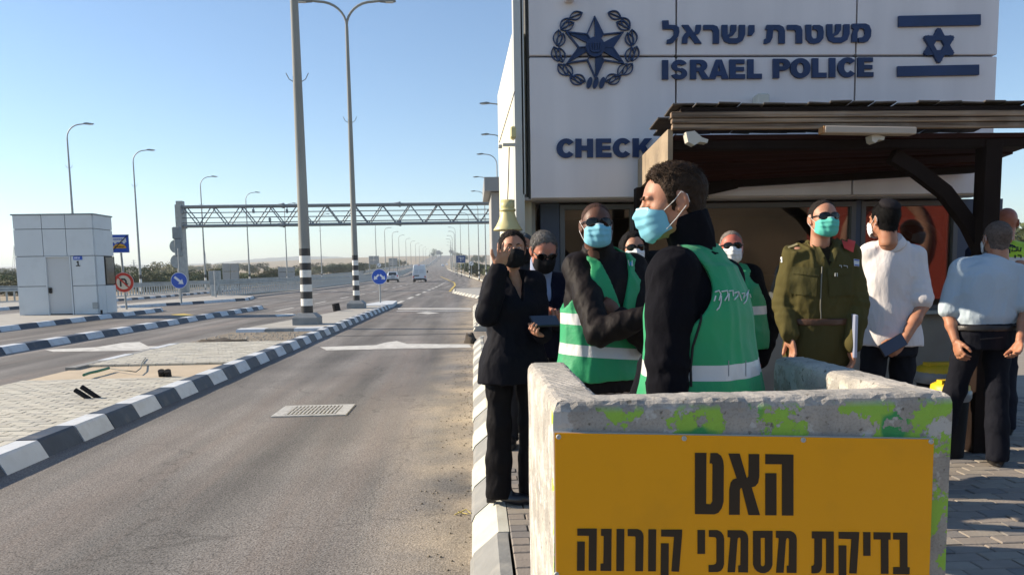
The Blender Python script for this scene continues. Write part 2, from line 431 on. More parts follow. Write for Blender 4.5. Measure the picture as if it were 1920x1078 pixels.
# broken left edge of the island: bare concrete haunching
mb = MB(); mb.prism([(-6.25, 8.0), (-5.95, 8.0), (-5.95, 12.0), (-6.2, 12.0)], Matrix.Translation((0, 0, -.02)), .13); mb.put('kerb_haunch', m_dirt, kind='structure')
# booth island and pointed island, verge
slab([(-18.6, 8), (-13.96, 8), (-13.96, 35), (-14.6, 36), (-18.6, 36)], .145, 'booth_island', m_conc, kind='structure')
slab([(-18.4, 38.4), (-17.5, 39), (-15.85, 43.1), (-14.15, 48.6), (-15.2, 54), (-17.6, 57), (-18.6, 57)], .145, 'pointed_island', m_conc, kind='structure')
slab([(-29.5, 28), (-23.55, 28), (-23.55, 60), (-24.65, 78), (-27.25, 92), (-29.5, 92)], .12, 'verge', m_conc, kind='structure')
slab([(-1.25, 57.7), (.5, 44.6), (3.4, 44.6), (3.4, 69), (-1.4, 68)], .142, 'junction_island', m_conc, kind='structure')
strip_profile([(-18.4, 57, 0), (-17.6, 80, 0), (-17.3, 120, .2), (-18.6, 200, 1.0), (-27.2, 360, 3.2), (-39, 700, 8.3), (-45, 1150, 27)],
              [(.45, -.02), (.45, .06), (-.5, .06), (-.5, -.02)], 'median_strip', m_conc, kind='structure')

# ---- pavement under the people
m_base = m_joint
slab([(.17, 1.2), (14, 1.2), (14, 16.4), (.205, 16.4)], .11, 'pavement_bedding', m_joint, kind='structure')
pv = empty('pavement', (0, 0, 0), kind='structure')
rnd = random.Random(8)
pavers(.168, .95, 2.6, 5.2, .15, m_pvr, pv, 60, pw=.2, pd=.1)
pavers(.95, 5.6, 2.9, 9.6, .15, m_pvr, pv, 230, pw=.2, pd=.1, vis=lambda c: (lambda q: q[0] > 1785 and q[1] > 690)(proj(((c[0] + c[1]) / 2, (c[2] + c[3]) / 2, .15))))
slab([(.205, 5.2), (.95, 5.2), (.95, 9.6), (14, 9.6), (14, 16.4), (.205, 16.4)], .146, 'pavement_far', m_pvr[1], kind='structure')
slab([(5.6, 1.2), (14, 1.2), (14, 9.6), (5.6, 9.6)], .146, 'pavement_side', m_pvr[1], kind='structure')
slab([(.205, 1.2), (.95, 1.2), (.95, 2.6), (.205, 2.6)], .146, 'pavement_near', m_pvr[0], kind='structure')
slab([(.95, 1.2), (5.6, 1.2), (5.6, 2.9), (.95, 2.9)], .146, 'pavement_near', m_pvr[0], kind='structure')
slab([(.05, 19.6), (.3, 19.6), (6, 19.6), (6, 34), (.3, 34)], .13, 'driveway_pavement', m_conc, kind='structure')

# ---- painted markings (4 mm above the asphalt)
def mark(poly, name, m=m_white, y0=None):
    me = bpy.data.meshes.new(name); me.from_pydata([(x, y, zr(y) + .005) for x, y in poly], [], [tuple(range(len(poly)))])
    if me.polygons[0].normal.z < 0: me.flip_normals()
    me.materials.append(m); return place(name, me, kind='structure')
def rect(x0, x1, y0, y1, name='lane_line', m=m_white): return mark([(x0, y0), (x1, y0), (x1, y1), (x0, y1)], name, m)
def pxpoly(pts, name, m=m_white):
    return mark([(p.x, p.y) for p in (onroad(a, b) for a, b in pts)], name, m)
# give-way line with triangle across the near lane
pxpoly([(600, 651), (770, 645), (880, 646), (884, 652), (770, 654), (612, 657)], 'stop_line')
pxpoly([(690, 652), (722, 643), (744, 640), (790, 653), (700, 655)], 'lane_triangle')
bpy.data.objects['lane_triangle'].location.z += .004
pxpoly([(84, 656), (225, 649), (378, 650), (372, 656), (100, 660)], 'stop_line')
pxpoly([(178, 652), (232, 643), (262, 642), (290, 656), (190, 656)], 'lane_triangle')
bpy.data.objects['lane_triangle.001'].location.z += .004
pxpoly([(780, 587), (800, 585), (824, 587), (803, 589)], 'lane_arrow')
pxpoly([(515, 590), (548, 588), (556, 591), (520, 594)], 'lane_arrow')
pxpoly([(320, 590), (345, 588), (364, 591), (340, 593)], 'lane_arrow', m_yellow)
pxpoly([(746, 578), (884, 578), (884, 580), (746, 580)], 'cross_line')
pxpoly([(744, 583), (884, 582), (884, 583.2), (744, 584)], 'cross_line')
# broken line right of centre, from the island tip to the van
for i in range(12):
    y = 39 + i * 7.0
    rect(-3.95 - .0 * i, -3.72, y, y + 3.6)
for i in range(16):
    y = 33 + i * 8
    rect(-8.4, -8.25, y, y + 3.2)
for i in range(9):
    y = 60 + i * 9; rect(-12.6, -12.45, y, y + 3.5)
for a, b in zip([(-16.9, 57), (-16.6, 80), (-16.4, 120), (-17.8, 200), (-26.4, 360), (-38, 700), (-44, 1150)], [(-16.6, 80), (-16.4, 120), (-17.8, 200), (-26.4, 360), (-38, 700), (-44, 1150)]):
    mark([(a[0], a[1]), (a[0] + .22, a[1]), (b[0] + .22, b[1]), (b[0], b[1])], 'edge_line')
ye = [(-1.95, 63), (-2.1, 90), (-2.6, 108), (-4.8, 140), (-7, 170)]
for a, b in zip(ye, ye[1:]): mark([(a[0], a[1]), (a[0] + .2, a[1]), (b[0] + .2, b[1]), (b[0], b[1])], 'yellow_edge_line', m_yellow)
# thin dark strip laid straight across the near lane
rect(-3.6, -.02, 18.9, 19.0, 'dark_strip', mat('strip_dark', (.05, .05, .05), .6))

# ---- things lying on the road and on the island
m_iron = mat('grey_iron', (.55, .54, .50), .6, .2, var=.3, vs=30, bump=.3, bs=80, dirt=.5, ds=12, dc=(.24, .19, .13))
m_dark = mat('black_plastic', (.012, .012, .014), .75, spec=.2)
c = (onz(505, 781), onz(640, 781), onz(653, 762), onz(520, 762))
x0, x1, yn, yf = -2.17, -1.38, onz(578, 781).y, onz(578, 762).y + .02
g = empty('drain_grate', ((x0 + x1) / 2, (yn + yf) / 2, 0), label='pale metal storm drain grate set flush in the near lane asphalt', cat='drain')
W_, D_ = x1 - x0, yf - yn
fr = MB()
for (cx, cy, dx, dy) in ((0, -D_ / 2 + .04, W_, .08), (0, D_ / 2 - .04, W_, .08), (-W_ / 2 + .06, 0, .12, D_ - .16), (W_ / 2 - .06, 0, .12, D_ - .16)): fr.box((cx, cy, .004), (dx, dy, .02))
fr.put('grate_frame', m_iron, g)
mb = MB(); mb.box((0, 0, .0), (W_ - .2, D_ - .12, .012)); mb.put('drain_pit', mat('pit', (.008, .007, .006), .9), g)
for i in range(13):
    mb = MB(); mb.box((0, 0, 0), (.020, D_ - .13, .014)); mb.put('grate_bar', m_iron, g, loc=(-W_ / 2 + .14 + i * (W_ - .28) / 12, 0, .012))
for s in (-1, 1):
    mb = MB(); mb.box((0, s * D_ * .12, .014), (W_ - .24, .014, .012)); mb.put('cross_bar', m_iron, g)
def conduit(p0, p1, label, r=.027):
    mb = MB(); mb.tube([p0, Vector(p0).lerp(Vector(p1), .5), p1], r, 14, cap=True)
    o = mb.put('conduit_pipe', m_dark); return tag(o, label, 'pipe', 'black conduit pipes sticking out of the island')
P = onz(168, 748, .14); conduit(P, at(141, 731, P.y + .02), 'left of two black conduit pipes leaning out of the island paving')
P = onz(186, 747, .14); conduit(P, at(153, 725, P.y + .02), 'right of two black conduit pipes leaning out of the island paving')
for i, px in enumerate((304, 316)):
    P = onz(px, 706, .11); conduit(P, P + Vector((.01, -.05, .09)), ('left', 'right')[i] + ' of the paired short black pipe stubs at the edge of the sand strip', .045)
P = onz(632, 583, .14); conduit(P, P + Vector((-.05, 0, .28)), 'short black pipe stub standing on the concrete between the two lamp posts', .14)
# green hose and grey cable
hp = [(157, 703), (168, 699), (182, 696), (193, 693), (204, 690)]
mb = MB(); mb.tube([onz(a, b, .175) for a, b in hp], .02, 8)
tag(mb.put('garden_hose', mat('green_hose', (.03, .16, .09), .5)), 'thick green hose end lying at the edge of the island paving', 'hose')
hp = [(204, 690), (230, 694), (255, 697), (264, 690), (266, 680), (273, 671)]
mb = MB(); mb.tube([onz(a, b, .165) for a, b in hp], .008, 6)
tag(mb.put('cable', mat('grey_cable', (.13, .14, .12), .6)), 'thin grey cable curling up from the hose across the island pavers', 'cable')
# heap of dark soil
rnd = random.Random(2)
def rock(c, r, m, name='mound', seed=1, **k):
    mb = MB(); mb.ell((0, 0, 0), r, 18, 12); q = random.Random(seed); ph = [q.uniform(0, 6) for _ in range(6)]
    vs = []
    for v_ in mb.v:
        f = 1 + .22 * math.sin(9 * v_[0] / max(r) + ph[0]) * math.sin(7 * v_[1] / max(r) + ph[1]) + .18 * math.sin(17 * v_[2] / max(r) + 11 * v_[0] / max(r) + ph[2])
        vs.append((v_[0] * f, v_[1] * f, max(v_[2] * f, -.2 * r[2])))
    mb.v = vs; return mb.put(name, m, loc=c, **k)
m_soil = mat('dark_soil', (.055, .043, .03), .95, var=.4, vs=12, bump=1, bs=30)
P = onz(410, 645, .06); rock(P, (.62, .55, .10), m_soil, 'soil_mound', 3, label='low dark heap of soil at the end of the give way line', cat='soil heap')
bpy.data.objects['soil_mound'].rotation_euler.z = .9
P = onz(882, 641, 0); rock(P, (.12, .5, .2), m_soil, 'shrub_stump', 5, label='small dark clump of debris at the driveway end of the kerb', cat='debris')
# gravel in the dirt patch
mb = MB()
for _ in range(420):
    x, y = rnd.uniform(-6.2, -3.95), rnd.uniform(16.4, 19.9); r = rnd.uniform(.008, .024)
    mb.ell((x, y, .06 + r * .3), (r, r * .8, r * .6), 5, 4)
tag(mb.put('gravel', m_conc), kind='stuff')
# dry leaves and a straw by the kerb
mb = MB(); P = onz(868, 965); mb.tube([P + Vector((-.05, 0, .005)), P + Vector((.02, .05, .02)), P + Vector((.05, .01, .006))], .004, 5); mb.tube([P + Vector((-.03, .05, .005)), P + Vector((.03, -.02, .012))], .003, 5)
tag(mb.put('straw', mat('straw', (.55, .45, .14), .8)), 'yellow dry straw lying on the asphalt beside the kerb', 'straw')
mb = MB()
for _ in range(350):
    x = -.03 - abs(rnd.gauss(0, .16)); y = rnd.uniform(3, 15); r = rnd.uniform(.003, .009)
    mb.ell((x, y, r * .5), (r, r, r * .7), 4, 3)
tag(mb.put('grit', m_dirt), kind='stuff')
# ============================================================ STREET FURNITURE, GANTRY, BOOTH
m_galv = mat('galvanised', (.36, .38, .38), .5, .35, var=.2, vs=4, c2=(.27, .29, .30))
m_galvd = mat('grey_steel', (.22, .25, .27), .5, .3, var=.2, vs=4)
m_pb = mat('band_black', (.02, .02, .022), .5, dirt=.25, ds=9, dc=(.12, .11, .1))
m_pw = mat('band_white', (.72, .72, .69), .5, dirt=.3, ds=9, dc=(.4, .38, .33))
m_ppole = mat('concrete_pole', (.30, .31, .29), .8, var=.3, vs=1.5, stretch=(1, 1, .25), bump=.2, bs=60)
m_glassl = mat('lamp_glass', (.6, .62, .62), .2)
def lamp_head(side, parent, z, dx):
    mb = MB(); s = side
    mb.prism([(0, -.03), (0, .05), (.2, .075), (.62, .01), (.62, -.02), (.3, -.05)], Matrix.Translation((dx * s, .11, z)) @ (Matrix.Scale(s, 4, (1, 0, 0))) @ Matrix.Rotation(R(90), 4, 'X'), .22)
    o = mb.put('lamp_head', m_galvd, parent)
    mb = MB(); mb.box(((dx + .38) * s, 0, z - .05), (.3, .18, .03)); mb.put('lamp_glass', m_glassl, o)
def lamp_post(loc, H=12, sides=(1,), rb=.10, rt=.045, bands=9, bz=.3, bh=.2, base=.7, arm=1.35, rz=0, label='', group='', mp=None, scale=1, detail=True, hooks=None):
    g = empty('street_lamp', loc, rz, label=label, cat='street lamp', group=group)
    mp = mp or m_galv
    ztop = H - 1.0
    if base:
        mb = MB(); b = base / 2
        mb.hexa([(-b, -b, 0), (b, -b, 0), (b, b, 0), (-b, b, 0), (-b, -b, bz * .62), (b, -b, bz * .62), (b, b, bz * .62), (-b, b, bz * .62)])
        mb.hexa([(-b, -b, bz * .62), (b, -b, bz * .62), (b, b, bz * .62), (-b, b, bz * .62), (-b * .62, -b * .62, bz), (b * .62, -b * .62, bz), (b * .62, b * .62, bz), (-b * .62, b * .62, bz)])
        mb.put('base_block', mat('base_grey', (.25, .27, .28), .7, var=.2, vs=5, bump=.2, bs=40), g)
    zb = bz if base else 0
    rad = lambda z: rb + (rt - rb) * z / ztop
    if bands:
        for i in range(bands):
            a, b = zb + i * bh, zb + (i + 1) * bh
            mb = MB(); mb.tube([(0, 0, a), (0, 0, b)], [rad(a), rad(b)], 12, cap=False); mb.put('painted_band', m_pb if i % 2 == 0 else m_pw, g)
        zb += bands * bh
    mb = MB(); mb.tube([(0, 0, zb), (0, 0, ztop)], [rad(zb), rt], 12, cap=False)
    mb.put('pole', mp, g)
    for s in sides:
        pts = [(0, 0, ztop)]
        for k in range(1, 9):
            q = k / 8 * math.pi / 2; pts.append((s * arm * .8 * (1 - math.cos(q)), 0, ztop + .92 * math.sin(q)))
        pts.append((s * arm, 0, ztop + .95))
        mb = MB(); mb.tube(pts, rt * .8, 8); mb.put('lamp_arm', mp, g)
        lamp_head(s, g, ztop + .95, arm)
    if hooks:
        for s in (-1, 1):
            mb = MB(); mb.tube([(s * rad(hooks), 0, hooks), (s * (rad(hooks) + .1), 0, hooks + .06), (s * (rad(hooks) + .18), 0, hooks + .22)], .012, 6)
            mb.put('hook', mp, g)
    return g
P = onz(577, 608, .142)
lamp_post(P, 14.5, (1, -1), rb=.165, rt=.07, bands=9, bz=.32, bh=.196, base=.68, arm=1.4, label='nearest tall lamp post, thick with black and white bands on a concrete block', group='twin lamp posts on the island', mp=m_ppole, hooks=6.55)
P = onz(669, 578, .142)
lamp_post(P, 11.95, (1, -1), rb=.135, rt=.06, bands=9, bz=.32, bh=.2, base=.68, arm=1.3, label='twin-arm lamp post with banded foot between the thick post and the two-arrow sign', group='twin lamp posts on the island', mp=m_ppole, hooks=7.3)
# left row
L1 = [(143, 54.8), (262, 66), (384, 83.5), (467, 99.5), (538, 115), (603, 136)]
LF = [(706, 176), (723, 200), (737, 226), (749, 255), (762, 290), (771, 325), (780, 365), (787, 410), (794, 460), (799, 520), (806, 590), (811, 670), (817, 760), (822, 860), (828, 970)]
nm = ['', 'second', 'third', 'fourth', 'fifth', 'sixth', 'seventh', 'eighth', 'ninth', 'tenth', 'eleventh', 'twelfth', 'thirteenth', 'fourteenth', 'fifteenth', 'sixteenth']
where = ['single-arm lamp post rising behind the white booth', 'single-arm lamp post right of the blue bus sign', 'single-arm lamp post crossing the left end of the gantry', 'single-arm lamp post behind the billboard back beneath the gantry', 'lamp post behind the gantry left of the thick banded pole', 'lamp post behind the gantry just right of the thick banded pole']
for i, (px, D) in enumerate(L1):
    p = at(px, 500, D); p.z = 0
    lamp_post(p, 12, (1,), rb=.11, rt=.05, bands=5, bz=.25, bh=.35, base=0, arm=1.2, label=where[i], group='lamp posts along the far verge', hooks=9)
for i, (px, D) in enumerate(LF):
    p = at(px, 500, D); p.z = zr(D)
    lamp_post(p, 12.3, (1,), rb=.13, rt=.07, bands=0, base=0, arm=1.3, label=('%s lamp post of the receding row left of the motorway' % (nm[i] or 'nearest')), group='lamp posts receding left of the motorway')
RR = [(958, 50), (950, 61), (935, 71), (920.5, 88), (911, 104), (898, 122), (880, 145), (864.5, 170), (855, 200), (853, 226), (849, 262), (846, 300), (846.5, 350), (845, 410), (848, 480), (850, 560), (853, 650), (846, 760), (851, 880)]
for i, (px, D) in enumerate(RR):
    if i == 0: pass
    p = at(px, 500, D); p.z = zr(D)
    near = i < 9
    lab = ['lamp head peeking out high beside the sunlit wall edge of the station', 'second lamp head from the top beside the sunlit wall edge', 'lamp post with curved arm beside the far kiosk roof', 'lamp post with head over the right end of the gantry', 'lamp post crossing the right end of the gantry near the horn'][i] if i < 5 else '%s lamp post of the row right of the motorway, counted from the station' % (nm[min(i, 15)] if i < 16 else ('seventeenth', 'eighteenth', 'nineteenth')[i - 16])
    lamp_post(p, 12.2, (-1,), rb=.11 if near else .13, rt=.05 if near else .07, bands=5 if near else 0, bz=.25, bh=.35, base=0, arm=1.2, label=lab, group='lamp posts along the right side of the motorway')

# ---- gantry
GD = 70.0
zt, zb = at(600, 385, GD).z, at(600, 421, GD).z
xl, xr = at(337, 400, GD).x, 4.2
g = empty('sign_gantry', ((xl + xr) / 2, GD, 0), label='long steel truss gantry spanning the motorway behind the lamp posts', cat='gantry')
gx = (xl + xr) / 2
def gp(name, mb, m=m_galvd): return mb.put(name, m, g, loc=(-gx, -GD, 0))
for yo in (0, 1.1):
    for z in (zt, zb):
        mb = MB(); mb.tube([(xl, GD + yo, z), (xr, GD + yo, z)], .13 if yo == 0 else .08, 10); gp('chord', mb)
for z, r in ((zt - (zt - zb) * .32, .045), (zt - (zt - zb) * .58, .045), (zt - (zt - zb) * .84, .05)):
    mb = MB(); mb.tube([(xl, GD, z), (xr, GD, z)], r, 6); gp('rail', mb)
n = 12; st = (xr - xl) / n * 1.0
for i in range(n):
    a = xl + .3 + i * st
    for u, v_ in (((a, zt), (a + st / 2, zb)), ((a + st / 2, zb), (a + st, zt))):
        for yo in (0, 1.1):
            mb = MB(); mb.tube([(u[0], GD + yo, u[1]), (v_[0], GD + yo, v_[1])], .05, 6); gp('diagonal', mb)
for x in (at(532, 400, GD).x, at(750, 400, GD).x):
    for z in (zt, zb):
        mb = MB(); mb.tube([(x - .08, GD, z), (x + .08, GD, z)], .24, 10); gp('flange', mb)
        mb = MB(); mb.tube([(x - .6, GD, z), (x - .08, GD, z)], [.13, .2], 10); gp('flange_cone', mb)
mb = MB(); mb.box((xl - .1, GD + .5, 4.05), (.55, .6, 8.3)); gp('column', mb, m_galv)
mb = MB(); mb.box((xr, GD + .5, 4.05), (.45, .6, 8.1)); gp('column', mb, m_galv)
mb = MB(); mb.box((xl - .05, GD + .4, (zt + zb) / 2), (.5, 1.4, zt - zb + .35)); gp('end_plate', mb, m_galv)
for px, py in ((475, 396), (538, 396), (506, 412), (342, 398)):
    p = at(px, py, GD - .25); mb = MB(); mb.box(p, (.16, .3, .34), bev=.03); mb.tube([p + Vector((0, 0, .1)), p + Vector((0, .25, .55 if py < 400 else -.45))], .04, 6); gp('camera', mb)

# ---- guard rails
m_rail = mat('rail_steel', (.46, .49, .50), .45, .4, var=.25, vs=2)
def guardrail(path, name, label, H=.95, step=1.0, double=True, limit=300, gsp=None):
    g = empty(name, path[0], label=label, cat='guard rail')
    o = Vector(path[0]); P = [Vector(p) - o for p in path]
    prof = [(-.0, H - .32), (.05, H - .28), (.05, H - .2), (.0, H - .16), (.05, H - .12), (.05, H - .04), (0, H), (-.03, H), (-.03, H - .32)]
    strip_profile(P, [(.08 + a, b) for a, b in prof], 'beam', m_rail, g)
    strip_profile(P, [(-.0, H + .02), (.14, H + .02), (.14, H + .06), (0, H + .06)], 'top_bar', m_rail, g)
    strip_profile(P, [(-.08, .02), (.06, .02), (.06, .1), (-.08, .1)], 'bottom_bar', m_rail, g)
    L = 0; cnt = 0; rest = MB(); pm = MB(); pm.box((0, 0, (H - .05) / 2 + .0), (.09, .07, H - .05)); pme = pm.mesh('post', m_rail)
    for a, b in zip(P, P[1:]):
        d = b - a; n = max(1, int(d.length / step))
        for k in range(n):
            q = a + d * (k / n)
            if cnt < limit: place('post', pme, g, loc=q)
            else: rest.box((q.x, q.y, q.z + H / 2), (.09, .07, H - .05))
            cnt += 1
    if rest.v: tag(rest.put('post_row', m_rail, g), kind='stuff')
    return g
def zp(*a): return [(x, y, zr(y) + .06) for x, y in a]
guardrail(zp((-18.1, 56), (-17.9, 66), (-17.4, 90), (-17.15, 120), (-18.3, 200), (-26.9, 360), (-38.7, 700), (-44.7, 1150)), 'median_guardrail', 'grey steel guard rail along the median starting right of the arrow sign', 1.15, .55, limit=290)
guardrail(zp((-33, 36), (-31, 48), (-26.9, 60), (-27.4, 82), (-28.2, 120), (-30.3, 200), (-41, 360), (-53, 700)), 'verge_guardrail', 'grey steel guard rail with close posts behind the booth along the far verge', 1.0, .55, limit=290)
# flared end of the median rail
P = Vector((-18.1, 56, 0)); mb = MB(); mb.box((-.05, -.5, .62), (.1, 1.0, .34)); mb.box((-.05, -1.0, .45), (.3, .12, .8), bev=.03)
mb.put('end_terminal', m_rail, bpy.data.objects['median_guardrail'])

# ---- booth
m_alu = mat('booth_panel', (.66, .69, .70), .55, .1, var=.06, vs=.8, dirt=.15, ds=2, dc=(.3, .3, .28))
m_joi = mat('booth_joint', (.07, .08, .09), .7)
A = onz(44, 591, .145); B = onz(180, 589.5, .145)
D0 = (A.y + B.y) / 2; xA, xB = A.x, B.x; HB = at(100, 403, D0).z - .145
g = empty('ticket_booth', ((xA + xB) / 2, D0, .145), label='small pale grey panelled booth numbered 1 standing on the left island', cat='booth')
cx0 = (xA + xB) / 2; W2 = (xB - xA) / 2; DP = 1.5; ZO = .145
mb = MB(); mb.box((0, DP / 2, HB / 2), (2 * W2 - .06, DP - .06, HB - .05)); mb.put('core', m_joi, g)
cols = [-W2, -W2 + (at(96, 500, D0).x - xA) * 1.0 - 0, -W2 + at(139, 500, D0).x - xA, W2]
cols = [-W2, at(76 + 6, 470, D0).x - cx0, at(126, 470, D0).x - cx0, W2]
hz = [0, at(0, 538, D0).z - ZO - .05, at(0, 480, D0).z - ZO - .05, at(0, 422, D0).z - ZO, HB]
hz = [0, .53 * 2.05 * .97, 2.16, 3.32 * HB / 3.75, HB]
hz = [0, HB * .29, HB * .59, HB * .86, HB]
dx0, dx1 = cols[1] + .02, cols[2] + .12
k = .012
def pan(x0, x1, z0, z1, y=-.0, name='wall_panel', m=m_alu):
    mb = MB(); mb.box(((x0 + x1) / 2, y + .0, (z0 + z1) / 2), (x1 - x0 - 2 * k, .06, z1 - z0 - 2 * k)); mb.put(name, m, g)
for j in (2, 3):
    for i in range(3): pan(cols[i], cols[i + 1], hz[j], hz[j + 1])
for j in (0, 1):
    pan(cols[0], dx0, hz[j], hz[j + 1]); pan(dx1, cols[3], hz[j], hz[j + 1])
m_door = mat('booth_door', (.55, .56, .56), .5)
dr = MB(); dr.box(((dx0 + dx1) / 2, .04, hz[2] / 2), (dx1 - dx0 - .1, .05, hz[2] - .08)); dr = dr.put('door', m_door, g)
mb = MB(); mb.box((dx0 + .13, -.02, hz[2] * .42), (.11, .05, .22), bev=.02); mb.put('door_handle', m_dark, dr)
mb = MB()
for (a, b, c_, d) in ((dx0 + .005, dx0 + .05, 0, hz[2]), (dx1 - .05, dx1 - .005, 0, hz[2])): mb.box(((a + b) / 2, .0, (c_ + d) / 2), (b - a, .12, d - c_))
mb.box(((dx0 + dx1) / 2, .0, hz[2] - .02), (dx1 - dx0 - .11, .12, .04)); mb.put('door_frame', m_alu, g)
# right side wall, in panels with the window recess
for j in (3, 2):
    mb = MB(); mb.box((W2 + .0, DP / 2, (hz[j] + hz[j + 1]) / 2), (.06, DP - .04, hz[j + 1] - hz[j] - .024)); mb.put('wall_panel', m_alu, g)
for y0, y1 in ((.03, DP * .42), (DP * .42, DP)):
    mb = MB(); mb.box((W2, (y0 + y1) / 2, hz[1] / 2), (.06, y1 - y0 - .02, hz[1] - .024)); mb.put('wall_panel', m_alu, g)
mb = MB(); mb.box((W2, DP * .23, (hz[1] + hz[2]) / 2), (.06, DP * .4, hz[2] - hz[1] - .024)); mb.put('wall_panel', m_alu, g)
m_glz = mat('dark_glass', (.02, .03, .035), .05, spec=.8)
wn = MB(); wn.box((W2 + .02, DP * .72, (hz[1] + hz[2]) / 2), (.05, DP * .5, hz[2] - hz[1] - .1)); wn = wn.put('window', m_glz, g)
for (yc, zc, dy, dz) in ((DP * .47, 0, .06, 1), (DP * .97, 0, .06, 1)):
    mb = MB(); mb.box((W2 + .005, yc, (hz[1] + hz[2]) / 2), (.08, .06, hz[2] - hz[1] - .03))
    mb.put('window_frame', m_dark, wn)
mb = MB(); mb.box((0, DP / 2, HB + .015), (2 * W2 + .1, DP + .1, .05)); mb.put('roof', m_galvd, g)
mb = MB(); mb.box((dx1 + .95 - .15, -.04, .33), (.2, .03, .24)); mb.put('vent', m_galv, g)
mb = MB(); mb.tube([(dx1 + 1.05, -.12, .0), (dx1 + 1.05, -.12, .16)], .04, 8); mb.put('pipe', m_dark, g)
m_blue = mat('sign_blue', (.012, .09, .50), .4)
m_txt = mat('sign_white', (.8, .8, .8), .45)
m_black = mat('sign_black', (.01, .01, .012), .5)
pl = MB(); pl.box((dx1 + .27, -.045, at(140, 484, D0).z - ZO), (.32, .02, .14)); pl = pl.put('nameplate', m_blue, g)
# ------------------------------------------------ block hebrew letters as polygons in a 0..w by 0..1 box, drawn as read on the photo
def T(v): return v
HEB = {
 'he': (.75, [[(0, 1), (.75, 1), (.75, 0), (.47, 0), (.47, .82), (0, .82)], [(0, .68), (.28, .68), (.28, 0), (0, 0)]]),
 'bet': (.68, [[(.02, 1), (.6, 1), (.6, .17), (.68, .17), (.68, 0), (0, 0), (0, .17), (.3, .17), (.3, .83), (.02, .83)]]),
 'kaf': (.65, [[(0, 1), (.4, 1), (.6, .9), (.65, .75), (.65, .25), (.6, .1), (.4, 0), (0, 0), (0, .17), (.32, .17), (.36, .22), (.36, .78), (.32, .83), (0, .83)]]),
 'samekh': (.78, [[(0, 1), (.78, 1), (.78, .25), (.68, .08), (.5, 0), (.39, 0), (.39, .17), (.48, .24), (.48, .83), (.39, .83), (0, .83)], [(0, .83), (.3, .83), (.3, .24), (.39, .17), (.39, 0), (.28, 0), (.1, .08), (0, .25)]]),
 'vav': (.28, [[(0, 1), (.28, 1), (.28, 0), (0, 0)]]),
 'yod': (.28, [[(0, 1), (.28, 1), (.28, .45), (0, .45)]]),
 'resh': (.62, [[(0, 1), (.35, 1), (.55, .93), (.62, .8), (.62, 0), (.34, 0), (.34, .76), (.3, .82), (0, .82)]]),
}
def letters(seq, x0, z0, h, M, parent, m, t=.004, gap=.16, name='letter', sx=1.0, space=.35):
    x = x0
    for q in seq:
        if q == ' ': x += space * h; continue
        wd, polys = HEB[q]
        mb = MB()
        for i, p in enumerate(polys): mb.prism([(x + a * h * sx, z0 + b * h) for a, b in p], M, t + .0004 * i)
        mb.put(name, m, parent); x += wd * h * sx + gap * h
MX = Matrix.Rotation(R(90), 4, 'X')                       # xy plane -> xz plane, facing the camera (-y)
def facing(y): return Matrix.Translation((0, y, 0)) @ MX
letters(['he', 'samekh', 'kaf', 'vav'], -.12, -.03, .065, Matrix.Translation((dx1 + .27, -.056, at(140, 484, D0).z - ZO)) @ MX, pl, m_txt, t=.003, gap=.2)
zc = at(140, 494, D0).z - ZO
mb = MB(); mb.prism([(0, .15), (.05, .2), (.09, .2), (.09, .04), (.14, .04), (.14, 0), (-.02, 0), (-.02, .04), (.04, .04), (.04, .13)], Matrix.Translation((dx1 + .2, -.034, zc - .11)) @ MX, .006); mb.put('number_plate', m_black, g)

# ---- round and square signs
def disc(c, r, m, t=.01, n=32, back=None, parent=None, name='disc'):
    mb = MB(); mb.lathe([(r, 0), (r, t)], n, Matrix.Translation(c) @ MX, smooth=False); return mb.put(name, m, parent)
def shape(c, polys, m, parent, t=.004, name='arrow'):
    mb = MB()
    for i, p in enumerate(polys): mb.prism(p, Matrix.Translation(c) @ MX, t + .001 * i)
    return mb.put(name, m, parent)
def arrow(a, L=.5, w=.13, hw=.32, hl=.26):
    p = [(-L / 2, -w / 2), (-L / 2, w / 2), (L / 2 - hl, w / 2), (L / 2 - hl, hw / 2), (L / 2, 0), (L / 2 - hl, -hw / 2), (L / 2 - hl, -w / 2)]
    c, s = math.cos(a), math.sin(a); return [(x * c - y * s, x * s + y * c) for x, y in p]
m_red = mat('sign_red', (.62, .05, .03), .45)
# dual arrow sign
B = onz(713, 567.5, .16); zc = at(712, 519, B.y).z - .16
g = empty('arrow_sign', B, label='round blue sign with two white arrows on the island tip', cat='road sign', group='round blue arrow signs')
mb = MB(); mb.tube([(0, .04, 0), (0, .04, zc + .2)], .04, 10); mb.put('post', m_galv, g)
disc((0, 0, zc), .365, m_txt, .01, parent=g, name='rim'); disc((0, -.011, zc), .345, m_blue, .006, parent=g, name='face')
for s in (-1, 1): shape((s * .15, -.018, zc - .02), [arrow(R(-90 + s * 45), .34, .085, .22, .16)], m_txt, g)
# single arrow sign
B = onz(339.5, 569, .145); zc = at(337, 526, B.y).z - .145
g = empty('arrow_sign', B, label='round blue sign with one white arrow pointing down right, on the pointed island', cat='road sign', group='round blue arrow signs')
mb = MB(); mb.tube([(0, .05, 0), (0, .05, zc + 1.65)], .045, 10); mb.put('post', m_galv, g)
disc((-.03, 0, zc), .42, m_txt, .01, parent=g, name='rim'); disc((-.03, -.011, zc), .395, m_blue, .006, parent=g, name='face')
shape((-.03, -.018, zc), [arrow(R(-40), .58, .12, .32, .22)], m_txt, g)
